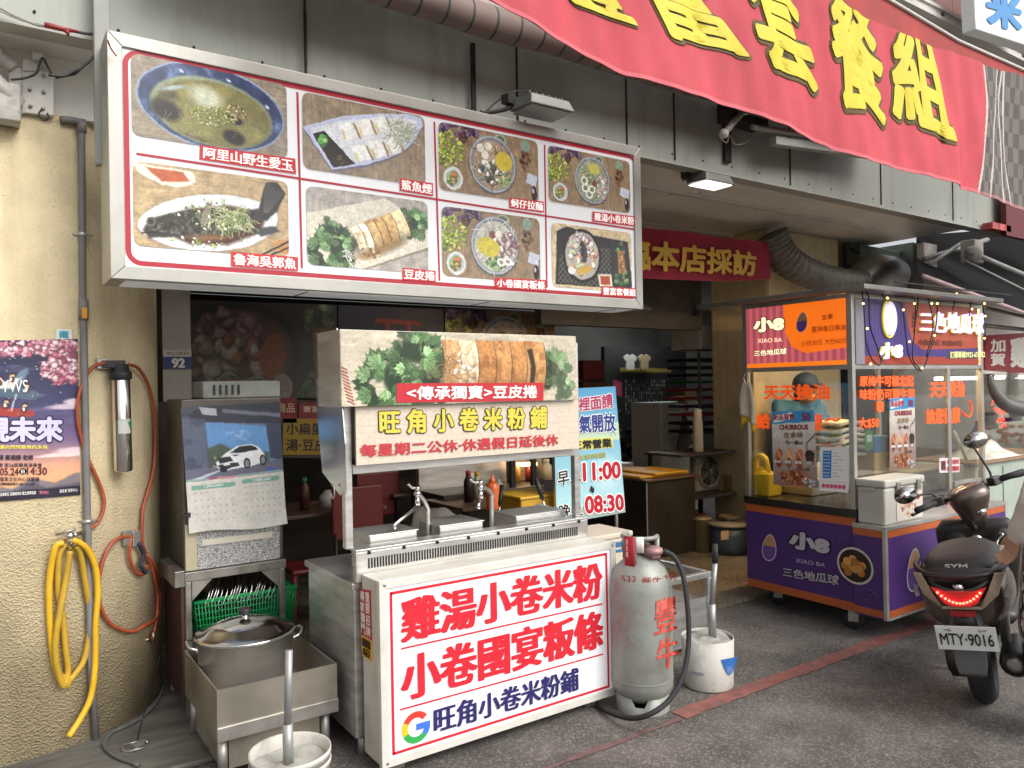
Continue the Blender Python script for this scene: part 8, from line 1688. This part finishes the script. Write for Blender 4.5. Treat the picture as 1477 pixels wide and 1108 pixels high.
# its dark awning, frame and arms
MATS.pop("arm_grey_white", None)
na = thing("dark_awning", "dark folding awning with grey frame arms over the neighbouring stall", "awning", (9.5, 3.2, 2.3))
B = MB(); P0 = [PY(1322, 340, 4.5), PY(1600, 320, 4.5), PY(1600, 498, 3.02), PY(1322, 394, 3.02)]
B.add(P0, [(0, 1, 2, 3)]); B.build("awning_cloth", mat("dark_awning_cloth", (.009, .008, .008), .9, var=.2, spec=.1), na, solid=.01)
AG = mat("arm_grey_white", (.26, .26, .245), .5, .2, var=.1, dirt=.4)
def bar(p, q, r, nm="frame_arm", m=None): B = MB(); B.tube([p, q], r, 8); B.build(nm, m or AG, na)
bar(PY(1331, 398, 3.0), PY(1500, 460, 3.0), .018, "front_rail", mat("pink_rail", (.42, .30, .30), .5)); bar(PY(1333, 374, 3.35), PY(1424, 346, 3.35), .022); bar(PY(1340, 382, 3.3), PY(1385, 352, 3.3), .018); bar(PY(1395, 362, 3.1), PY(1490, 402, 3.1), .022); bar(PY(1392, 376, 3.15), PY(1480, 420, 3.15), .012)
B = MB(); B.cbox(PY(1402, 364, 3.2), .16, .12, .2); B.ball(PY(1404, 366, 3.12), .07); B.build("arm_joint", mat("dirty_white_metal", (.42, .40, .36)), na, bev=.01)
MB().box((PY(1333, 380, 3.4)[0], 3.4, PY(1333, 395, 3.4)[2]), (PY(1352, 380, 3.4)[0], 3.46, PY(1333, 350, 3.4)[2])).build("bracket_plate", mat("dirty_white_metal", (.42, .40, .36)), na)
bar(PY(1424, 470, 3.3), PY(1500, 478, 3.3), .02); bar(PY(1424, 445, 3.4), PY(1500, 462, 3.4), .018)
cbx = thing("snack_carton", "row of red and white cartons lying on the awning's top rail", "carton", PY(1440, 335, 3.5)); B = MB(); a = PY(1426, 341, 3.62); b = PY(1470, 329, 3.62)
for k in range(3): B.box((a[0]+k*.14, 3.58, LIPZ-.02), (a[0]+k*.14+.125, 3.68, LIPZ+.045))
B.build("carton", mat("red_white_print", (.45, .08, .08), .5, var=.5, scale=14), cbx); 
B = MB(); a, b = PY(1449, 340, 3.6), PY(1477, 300, 3.6); B.box((a[0], 3.58, a[2]), (b[0]+1, 3.63, b[2]+.2)); B.build("maroon_panel", mat("maroon", (.12, .015, .02), .6), cbx)
# ================================================================== PEOPLE
def figure(label, loc, face, J, shirt, pants, hair=None, cap=None, skin=(.46, .27, .18), sleeves='long', sc=1., vis_hand='L'):
    """J: joints in a local frame (x forward, y left, z up); one remeshed body surface, clothes as children"""
    t = thing("person", label, "person", loc)
    M = Matrix.Translation(Vector([float(v) for v in loc])) @ Matrix.Rotation(face, 4, 'Z') @ Matrix.Scale(sc, 4)
    def caps(B, a, b, r0, r1, n=12):
        a, b = np.array(a, float), np.array(b, float); B.tube([a, b], r0, n, rs=[r0, r1]); B.ball(a, r0, n); B.ball(b, r1, n)
    def fin(B, nm, m, vox, par=t, smooth=4):
        B.xf(M); o = B.build(nm, m, par); md = o.modifiers.new("skin", 'REMESH'); md.mode = 'VOXEL'; md.voxel_size = vox; md.use_smooth_shade = True
        s = o.modifiers.new("relax", 'SMOOTH'); s.factor = .5; s.iterations = smooth; return o
    SK = mat("skin_%d" % int(skin[0]*100), skin, .5, var=.08, scale=12)
    j = {k: np.array(v, float) for k, v in J.items()}
    B = MB()
    hd = j['head']; up = nrm(hd-j['neck'])
    B.ball(hd, .098, 16, .98, .80, 1.12); B.ball(hd+[.035, 0, -.06], .062, 12, 1, .85, .95)          # skull and jaw
    B.ball(hd+[.10, 0, -.015], .017, 8, 1, .8, 1.5); B.ball(hd+[.093, 0, -.068], .02, 8, .8, 1.4, .6)          # nose, mouth
    for s in (-1, 1): B.ball(hd+[-.005, s*.08, -.01], .026, 8, .6, .4, 1.2); B.ball(hd+[.078, s*.034, .012], .016, 8, .7, 1.1, .7)
    caps(B, j['neck'], hd+[-.01, 0, -.06], .052, .05); caps(B, j['neck'], j['chest'], .06, .12); caps(B, j['chest'], j['pelvis'], .115, .12)
    for s, S in ((1, 'L'), (-1, 'R')):
        sh, el, wr = j['sh'+S], j['el'+S], j['wr'+S]
        caps(B, j['neck']+[0, s*.04, -.05], sh, .05, .05); caps(B, sh, el, .045, .036); caps(B, el, wr, .035, .024)
        d = nrm(wr-el); side = nrm(np.cross(d, [0, 0, 1.])) if abs(d[2]) < .95 else np.array([0, 1., 0])
        fw = np.array([1., 0, 0]); fw = nrm(fw-d*(fw @ d)); wd = fw
        nrmv = nrm(np.cross(d, wd))*s
        palm = wr+d*.075
        for q in (-.027, -.009, .009, .027): caps(B, wr+d*.02+wd*q*.6, wr+d*.085+wd*q, .013, .0115, 8)
        for q, L_ in ((-.029, .058), (-.010, .074), (.010, .080), (.029, .070)):
            k0 = wr+d*.088+wd*q; k1 = k0+d*L_*.5+nrmv*-.012*s; k2 = k1+d*L_*.32+nrmv*-.026*s; caps(B, k0, k1, .0098, .0088, 8); caps(B, k1, k2, .0088, .0075, 8)
        a = wr+d*.03+wd*.03; b = a+d*.035+wd*.022; c = b+d*.032+wd*.004; caps(B, a, b, .0125, .0105, 8); caps(B, b, c, .0105, .0085, 8)
        hp, kn, an = j['hip'+S], j['kn'+S], j['an'+S]
        caps(B, hp, kn, .078, .05); caps(B, kn, an, .05, .034); caps(B, an, an+[.13, 0, -.045], .036, .026)
    fin(B, "body", SK, .0065, smooth=2)
    B = MB(); c, p = j['chest'], j['pelvis']
    for a, b, r0, r1 in ((j['neck']+[0, 0, -.075], c, .085, .135), (c, (c+p)/2, .14, .14), ((c+p)/2, p+[0, 0, .0], .14, .155)):
        for s in (-.055, 0, .055): caps(B, a+[0, s, 0], b+[0, s*1.2, 0], r0, r1, 14)
    for s, S in ((1, 'L'), (-1, 'R')):
        sh, el, wr = j['sh'+S], j['el'+S], j['wr'+S]; caps(B, j['neck']+[0, s*.05, -.06], sh, .062, .066); 
        if sleeves == 'long': caps(B, sh, el, .066, .060); caps(B, el, el+(wr-el)*.92, .060, .050)
        else: caps(B, sh, sh+(el-sh)*.7, .066, .066)
    o = fin(B, "shirt", shirt, .012, smooth=3)
    tx = bpy.data.textures.get("cloth_folds") or bpy.data.textures.new("cloth_folds", 'CLOUDS'); tx.noise_scale = .09
    d = o.modifiers.new("folds", 'DISPLACE'); d.texture = tx; d.strength = .022; d.mid_level = .5; d.texture_coords = 'LOCAL'
    B = MB()
    caps(B, p+[0, 0, .03], p+[0, 0, -.06], .145, .15)
    for s, S in ((1, 'L'), (-1, 'R')):
        hp, kn, an = j['hip'+S], j['kn'+S], j['an'+S]; caps(B, hp, kn, .112, .10); caps(B, kn, an+[0, 0, .04], .10, .09)
    fin(B, "trousers", pants, .014, smooth=3)
    for S in 'LR':
        an = j['an'+S]; B = MB(); caps(B, an+[-.03, 0, -.045], an+[.14, 0, -.055], .042, .035); fin(B, "shoe", mat("dark_shoe", (.03, .028, .027), .6), .008)
    if hair is not None:
        B = MB(); B.ball(hd+[-.022, 0, .026], .108, 16, 1., .86, 1.02); B.ball(hd+[-.06, 0, -.05], .07, 12, .7, 1.05, 1.2); fin(B, "hair", hair, .009)
    if cap is not None:
        B = MB(); B.ball(hd+[-.01, 0, .045], .112, 16, 1., .88, .85); B.xf(M); B.build("cap", cap, t)
        B = MB(); B.lathe([(.0001, .0), (.085, -.004), (.09, -.008), (.0001, -.012)], hd+[.09, 0, .05], (.25, 0, 1), 20); B.xf(M); B.build("cap_peak", cap, t)
    for s in (-1, 1): B = MB(); B.ball(hd+[.092, s*.034, .012], .0095, 8, .6, 1.2, .8); B.xf(M); B.build("eye", mat("dark_eye", (.02, .015, .012), .2), t)
    return t
STAND = dict(head=(.03, 0, 1.50), neck=(0, 0, 1.36), chest=(0, 0, 1.18), pelvis=(-.01, 0, .88), shL=(0, .18, 1.31), shR=(0, -.18, 1.31), elL=(.03, .22, 1.03), elR=(.0, -.24, 1.03), wrL=(.20, .20, .86), wrR=(.06, -.26, .80),
             hipL=(-.01, .09, .86), hipR=(-.01, -.09, .86), knL=(.02, .095, .46), knR=(-.02, -.095, .46), anL=(.0, .10, .085), anR=(-.06, -.10, .085))
LINEN = mat("white_linen", (.58, .53, .50), .85, var=.06, scale=9, bump=.25, bscale=60)
PAT = bpy.data.materials.new("black_white_print"); PAT.use_nodes = True
N = PAT.node_tree.nodes; L = PAT.node_tree.links; tc = N.new("ShaderNodeTexCoord"); wv = N.new("ShaderNodeTexWave"); wv.inputs['Scale'].default_value = 16; wv.inputs['Distortion'].default_value = 9; wv.inputs['Detail'].default_value = 3
cr = N.new("ShaderNodeValToRGB"); cr.color_ramp.elements[0].position = .55; cr.color_ramp.elements[0].color = (.02, .019, .019, 1); cr.color_ramp.elements[1].position = .8; cr.color_ramp.elements[1].color = (.42, .40, .38, 1)
L.new(tc.outputs['Object'], wv.inputs['Vector']); L.new(wv.outputs[0], cr.inputs[0]); L.new(cr.outputs[0], N["Principled BSDF"].inputs['Base Color']); N["Principled BSDF"].inputs['Roughness'].default_value = .85
hand = PD(1459, 800, 3.42); FACE = math.atan2(.89, .45)
fwd = np.array([math.cos(FACE), math.sin(FACE), 0]); lft = np.array([-math.sin(FACE), math.cos(FACE), 0])
loc = hand-fwd*.10-lft*.285
JW = dict(STAND); JW.update(wrL=(.07, .275, hand[2]+.085), elL=(-.03, .285, 1.06), shL=(0, .18, 1.31), hipL=(.0, .17, .86), knL=(.03, .195, .50), anL=(.0, .0, .085), anR=(-.06, -.16, .085))
figure("person in a loose white shirt and patterned trousers standing beside the brown scooter", (loc[0], loc[1], 0), FACE, JW, LINEN, PAT, hair=mat("dark_hair", (.025, .02, .017), .5))
BLS = mat("blue_shirt", (.045, .15, .29), .8, var=.1, scale=10, bump=.2, bscale=60)
vh = PY(1163, 556, 4.02); FV = math.atan2(-.9, -.25)
JV = dict(STAND); JV.update(head=(.16, 0, 1.44), neck=(.07, 0, 1.34), chest=(.03, 0, 1.17), elL=(.16, .24, 1.06), wrL=(.38, .16, 1.02), elR=(.15, -.22, 1.06), wrR=(.36, -.10, 1.0), shL=(.04, .18, 1.30), shR=(.04, -.18, 1.30))
fv = np.array([math.cos(FV), math.sin(FV), 0]); scv = (vh[2]-.03)/1.47
figure("vendor in a blue cap and blue shirt bending behind the cart's glass", (vh[0]-fv[0]*.16*scv, vh[1]-fv[1]*.16*scv, .03), FV, JV, BLS, mat("dark_trousers", (.03, .03, .035), .8), cap=mat("navy_cap", (.025, .05, .11), .7, var=.1), hair=mat("dark_hair", (.025, .02, .017), .5), sleeves='short', sc=scv)
# ================================================================== SCOOTER
sco = thing("scooter", "brown scooter with lit red tail lamp and white number plate parked beside the cart", "scooter", (4.08, 1.82, 0))
SH, LEAN = rad(21), rad(-7)
SM = Matrix.Translation((4.08, 1.82, 0)) @ Matrix.Rotation(SH, 4, 'Z') @ Matrix.Rotation(LEAN, 4, 'X')
ax0 = Vector((.80, 0, .86)); axd = Vector((-math.sin(rad(25)), 0, math.cos(rad(25))))
ST_ = SM @ Matrix.Translation(ax0) @ Matrix.Rotation(rad(34), 4, axd) @ Matrix.Translation(-ax0)
BRO = mat("brown_metallic_paint", (.095, .068, .055), .25, .45, var=.06, coat=.6); BRD = mat("dark_inner_plastic", (.022, .018, .017), .4, var=.1)
SEATM = mat("seat_vinyl", (.022, .020, .019), .48, var=.15, scale=18, bump=.08, bscale=140); GOLD = mat("champagne_trim", (.40, .31, .23), .35, .6, var=.06)
NARROW = Matrix.Translation((0, 0, .07)) @ Matrix.Diagonal((1, .95, .92, 1))
LAMPX = Matrix.Translation((0, 0, .11)) @ Matrix.Diagonal((1, .95, .92, 1)); SEATX = Matrix.Translation((0, 0, .035)) @ Matrix.Diagonal((1, .92, .92, 1))
TAILP = dict(tail_body=Matrix.Translation((0, 0, .035)) @ Matrix.Diagonal((1, 1.0, .88, 1)), rear_cowl=NARROW, grab_rail=NARROW, lower_rail=NARROW, tail_badge=NARROW, seat=SEATX, trim_strip=LAMPX, indicator_lens=LAMPX, tail_lamp=LAMPX, tail_led=LAMPX, reflector=LAMPX)
def sb(B, nm, m, M=None, par=None, bev=0., sub=0):
    B.xf((M or SM) @ TAILP[nm] if nm in TAILP else (M or SM)); return B.build(nm, m, par or sco, bev=bev, sub=sub)
def ring(x, zc, hw, hh, p=2.6, n=24, yc=0., tilt=0.):
    out = []
    for k in range(n):
        t = 2*math.pi*k/n; c, s = math.cos(t), math.sin(t); y = math.copysign(abs(c)**(2/p), c)*hw; z = math.copysign(abs(s)**(2/p), s)*hh
        out.append((x+tilt*z, y+yc, z+zc))
    return out
sb(MB().loft([ring(-.385, .60, .115, .10, tilt=-.25), ring(-.35, .61, .16, .145, tilt=-.25), ring(-.25, .62, .185, .155, tilt=-.15), ring(-.05, .61, .195, .16), ring(.2, .57, .19, .17), ring(.42, .50, .165, .19), ring(.55, .43, .14, .15)]), "tail_body", BRO)
sb(MB().loft([ring(-.395, .735, .10, .045), ring(-.36, .742, .145, .058), ring(-.22, .748, .17, .058), ring(.0, .75, .165, .056), ring(.2, .745, .155, .052), ring(.4, .72, .11, .05), ring(.5, .68, .06, .04)]), "seat", SEATM)
sb(MB().loft([ring(-.425, .665, .115, .05, tilt=-.2), ring(-.40, .67, .15, .062, tilt=-.2), ring(-.3, .68, .18, .06), ring(-.2, .68, .19, .05)]), "rear_cowl", BRD)
text("seat_lettering", "SYM", [np.array(SM @ SEATX @ Vector(v)) for v in ((-.404, .05, .786), (-.404, -.05, .786), (-.408, -.05, .762), (-.408, .05, .762))], ink("B0AEA6"), sco, .03, lift=.004)
B = MB(); B.tube(smooth_path([(-.12, .20, .72), (-.30, .19, .715), (-.41, .13, .70), (-.45, .0, .695), (-.41, -.13, .70), (-.30, -.19, .715), (-.12, -.20, .72)], 6), .013, 10); sb(B, "grab_rail", BRD)
B = MB(); B.tube(smooth_path([(-.36, .175, .70), (-.435, .09, .645), (-.452, .03, .625), (-.452, -.03, .625), (-.435, -.09, .645), (-.36, -.175, .70)], 6), .012, 8); sb(B, "lower_rail", BRD)
B = MB(); B.lathe([(.02, 0), (.022, .004), (.0001, .006)], (-.452, 0, .645), (-1, 0, .2), 16); sb(B, "tail_badge", CHROME)
# champagne V trim, tail lamp
for s in (1, -1):
    P = [(-.42, s*.155, .665), (-.436, s*.122, .59), (-.448, s*.080, .508), (-.425, s*.085, .490), (-.41, s*.158, .56), (-.385, s*.195, .66)]
    B = MB(); B.prism(P, (-.018, 0, 0)); sb(B, "trim_strip", GOLD, bev=.004)
    B = MB(); B.prism([(-.375, s*.192, .60), (-.395, s*.176, .545), (-.365, s*.195, .535), (-.335, s*.204, .56)], (-.012, s*.006, 0)); sb(B, "indicator_lens", mat("clear_lens", (.45, .43, .40), .1, var=.15))
B = MB(); B.box((-.456, -.085, .492), (-.425, .085, .508)); sb(B, "trim_strip", GOLD, bev=.004)
TL = mat("tail_lens_red", (.35, .012, .012), .12, var=.1, coat=.5, emit=.07, ecol=(1, .03, .02))
B = MB(); B.prism([(-.446, .118, .605), (-.452, .07, .525), (-.455, .04, .510), (-.455, -.04, .510), (-.452, -.07, .525), (-.446, -.118, .605), (-.448, -.06, .585), (-.449, .06, .585)], (-.02, 0, 0)); sb(B, "tail_lamp", TL, bev=.004)
LED = mat("red_led_lit", (1, .1, .08), .3, var=0, emit=8, ecol=(1, .07, .04))
for k in range(13):
    u = (k-6)/6; B = MB(); B.ball((-.478, u*.088, .528+.052*u*u), .0062, 8); sb(B, "tail_led", LED)
B = MB(); B.box((-.44, -.055, .452), (-.425, .055, .482)); sb(B, "reflector", mat("red_reflector", (.30, .015, .02), .2, var=.3, scale=40), bev=.003)
# number plate
PM = SM @ Matrix.Translation((-.45, 0, .435)) @ Matrix.Rotation(rad(-14), 4, 'Y') @ Matrix.Diagonal((1, .80, .80, 1))
B = MB(); B.box((-.004, -.15, -.074), (.0, .15, .074)); B.xf(PM); pl = B.build("number_plate", mat("plate_white", (.66, .68, .66), .35, var=.04), sco, bev=.003)
q = [np.array(PM @ Vector((-.0055, y, z))) for y, z in ((.132, .032), (-.132, .032), (-.132, -.042), (.132, -.042))]
text("plate_lettering", "MTY‧9016", q, ink("14181A"), pl, .012, lift=.002)
B = MB(); 
for s in (1, -1): B.box((-.0062, s*.09-.014, .048), (-.0042, s*.09+.014, .054)); B.lathe([(.008, 0), (.007, .004), (.0001, .005)], (-.0042, s*.075, .051), (-1, 0, 0), 10)
B.xf(PM); B.build("plate_bolt", STEELD, pl)
B = MB(); B.loft([ring(-.36, .52, .07, .06), ring(-.40, .42, .068, .05), ring(-.415, .31, .065, .03), ring(-.42, .265, .055, .012)]); sb(B, "mud_flap", mat("grey_plastic", (.085, .085, .088), .5, var=.1))
B = MB(); B.tube([(-.30, 0, .55), (-.40, 0, .47)], .05, 8); sb(B, "plate_bracket", BRD)
def wheel(cx, M, nm):
    B = MB(); n, k = 40, 14; vs = []; fs = []
    for i in range(n):
        a = 2*math.pi*i/n
        for j in range(k):
            b = 2*math.pi*j/k; tread = .004*((i % 2) == 0)*(abs(math.sin(b)) < .7)*(math.cos(b) > 0); r = .155+(.052+tread)*math.cos(b); vs.append((cx+r*math.cos(a), .056*math.sin(b), .21+r*math.sin(a)))
    for i in range(n):
        for j in range(k): fs.append((i*k+j, ((i+1) % n)*k+j, ((i+1) % n)*k+(j+1) % k, i*k+(j+1) % k))
    B.add(vs, fs, True); w0 = sb(B, nm, RUBBER, M)
    B = MB(); B.lathe([(.11, -.03), (.12, -.028), (.12, .028), (.11, .03), (.03, .035), (.03, -.035)], (cx, 0, .21), (0, 1, 0), 28); sb(B, "rim", mat("dark_alloy", (.08, .08, .08), .4, .7), M, w0)
wheel(0., SM, "rear_wheel"); wheel(1.22, ST_ , "front_wheel")
B = MB(); B.lathe([(.0001, -.05), (.09, -.05), (.10, -.03), (.10, .03), (.0001, .05)], (.0, .10, .22), (0, 1, 0), 22); B.loft([ring(-.08, .23, .035, .08, yc=.11), ring(.2, .25, .045, .10, yc=.11), ring(.4, .27, .045, .08, yc=.10)]); sb(B, "engine_case", mat("engine_dark", (.07, .068, .066), .5, .6, var=.25, dirt=.5))
B = MB(); B.tube([(-.20, -.155, .25), (-.17, -.155, .25), (.18, -.15, .23), (.28, -.12, .22)], .06, 16, rs=[.05, .066, .062, .03]); sb(B, "exhaust", mat("exhaust_dark", (.045, .045, .047), .4, .6, var=.2))
B = MB(); B.loft([ring(-.24, .27, .006, .05, yc=-.205), ring(.1, .26, .006, .06, yc=-.205)]); sb(B, "exhaust_guard", mat("grey_plastic", (.085, .085, .088)))
B = MB(); B.lathe([(.034, 0), (.034, .006), (.016, .008), (.0001, .008)], (-.20, -.155, .25), (-1, 0, 0), 16); sb(B, "exhaust_tip", STEELD)
B = MB(); B.tube([(-.02, .14, .30), (-.05, .155, .62)], .022, 10); sb(B, "shock_absorber", STEELD); B = MB(); B.tube([(-.02, -.12, .30), (-.05, -.15, .62)], .022, 10); sb(B, "shock_absorber", STEELD)
B = MB(); B.loft([ring(.45, .30, .15, .05), ring(.6, .28, .16, .045), ring(.85, .29, .17, .05)]); sb(B, "floorboard", BRD)
B = MB(); B.tube([(.35, .10, .25), (.40, .19, .014)], .012, 8); B.cbox((.40, .19, .016), .06, .03, .012); sb(B, "side_stand", STEELD)
# leg shield with two pockets, front nose
sb(MB().loft([ring(.90, .30, .15, .03), ring(.93, .45, .19, .08), ring(.97, .60, .215, .13, tilt=-.2), ring(1.02, .62, .20, .15, tilt=-.2), ring(1.14, .58, .13, .14, tilt=-.2), ring(1.22, .52, .06, .08)]), "leg_shield", BRO)
def zring(z, xc, hx, hy, n=24): return [(xc+hx*math.copysign(abs(math.cos(2*math.pi*k/n))**.8, math.cos(2*math.pi*k/n)), hy*math.copysign(abs(math.sin(2*math.pi*k/n))**.8, math.sin(2*math.pi*k/n)), z) for k in range(n)]
sb(MB().loft([zring(.33, .92, .05, .15), zring(.5, .90, .05, .19), zring(.62, .875, .055, .215), zring(.72, .855, .055, .215), zring(.775, .85, .04, .17)]), "inner_panel", BRD)
for s in (1, -1):
    B = MB(); B.lathe([(.075, 0), (.07, -.014), (.06, .004), (.0001, .002)], (.805, s*.115, .665), (-1, 0, .1), 22, sx=1., sy=.8); sb(B, "pocket_rim", mat("pocket_black", (.010, .009, .009), .5))
B = MB(); B.lathe([(.03, 0), (.03, .012), (.0001, .014)], (.80, .0, .66), (-1, 0, .15), 18); sb(B, "key_switch", ALU)
B = MB(); B.tube([(.785, -.0, .66), (.76, -.0, .655)], .006, 6); B.tube(smooth_path([(.79, -.115, .70), (.775, -.135, .69), (.77, -.10, .65), (.775, -.115, .60)], 4), .006, 6); B.cbox((.77, -.115, .60), .02, .045, .07); sb(B, "hanging_keys", CHROME)
B = MB(); B.tube(smooth_path([(.79, .0, .60), (.75, .05, .585), (.77, .09, .56)], 4), .018, 8); B.tube([(.78, .02, .57), (.74, -.07, .56)], .012, 8); sb(B, "folded_bag_hook", mat("pale_paper", (.42, .38, .34), .8))
B = MB(); B.tube([(1.0, .05, .55), (1.2, .07, .21)], .02, 8); B.tube([(1.0, -.05, .55), (1.2, -.07, .21)], .02, 8); sb(B, "front_fork", STEELD, ST_)
B = MB(); B.loft([ring(1.02, .36, .055, .04), ring(1.14, .44, .07, .03), ring(1.3, .44, .07, .025), ring(1.42, .34, .05, .03)]); sb(B, "front_mudguard", BRO, ST_)
# steering head: cowl, dials, bars, levers, mirrors
sb(MB().loft([zring(.72, .84, .055, .05), zring(.80, .82, .075, .065), zring(.88, .79, .095, .10), zring(.93, .785, .105, .118), zring(.965, .80, .09, .105), zring(.98, .82, .05, .07)]), "headset_cowl", BRO, ST_)
B = MB(); B.lathe([(.082, -.012), (.085, .004), (.072, .010), (.0001, .009)], (.765, 0, .958), (-.42, 0, .9), 26, sx=.75, sy=1.1); sb(B, "dial", mat("dial_black", (.012, .012, .013), .15, var=.2), ST_)
B = MB(); B.box((.735, -.04, .9655), (.755, .04, .967)); sb(B, "dial_window", mat("dial_grey", (.22, .23, .22), .2), ST_)
B = MB(); B.lathe([(.026, 0), (.028, .008), (.0001, .012)], (.735, -.01, .825), (-1, 0, .3), 16); sb(B, "horn_badge", CHROME, ST_)
for s in (1, -1):
    B = MB(); B.tube(smooth_path([(.82, s*.10, .93), (.80, s*.16, .945), (.775, s*.20, .95)], 5), .014, 8); sb(B, "handlebar", BRD, ST_)
    B = MB(); B.tube([(.775, s*.195, .95), (.735, s*.33, .95)], .0185, 14); sb(B, "grip", RUBBER, ST_)
    B = MB(); B.cbox((.785, s*.175, .95), .06, .055, .05, s*-.25); sb(B, "switch_box", BRD, ST_, bev=.006)
    B = MB(); B.tube(smooth_path([(.82, s*.17, .94), (.825, s*.23, .935), (.79, s*.33, .925), (.785, s*.345, .93)], 5), .0075, 8); sb(B, "brake_lever", BLACK, ST_)
    m1 = (.76, s*.31, 1.02) if s == 1 else (.83, s*.17, 1.17)
    B = MB(); B.tube(smooth_path([(.79, s*.165, .965), (.80, s*.18, 1.0), ((.78+m1[0])/2, (s*.17+m1[1])/2, (1.02+m1[2])/2), m1], 5), .007, 8); mo = sb(B, "mirror_stem", BLACK, ST_)
    B = MB(); B.lathe([(.0001, -.014), (.05, -.012), (.062, 0), (.060, .004)], (m1[0]+.0, m1[1]+s*.03, m1[2]+.03), (-1, -.1*s, .1), 24, sx=.80, sy=1.15); sb(B, "mirror_shell", BLACK, ST_)
    B = MB(); B.lathe([(.0001, .0045), (.058, .0042)], (m1[0]+.0, m1[1]+s*.03, m1[2]+.03), (-1, -.1*s, .1), 24, sx=.80, sy=1.15); sb(B, "mirror_glass", mat("mirror_glass", (.55, .55, .53), .06, 1., var=0), ST_)
# a dim scooter at the passage's far end, the same build
far = copy_tree(sco); far.location = PY(935, 640, 10.6); far.location[2] = .03; far.rotation_euler = (0, 0, rad(70)); tag(far, "dark scooter parked in the dim passage before the wall of goods", "scooter")
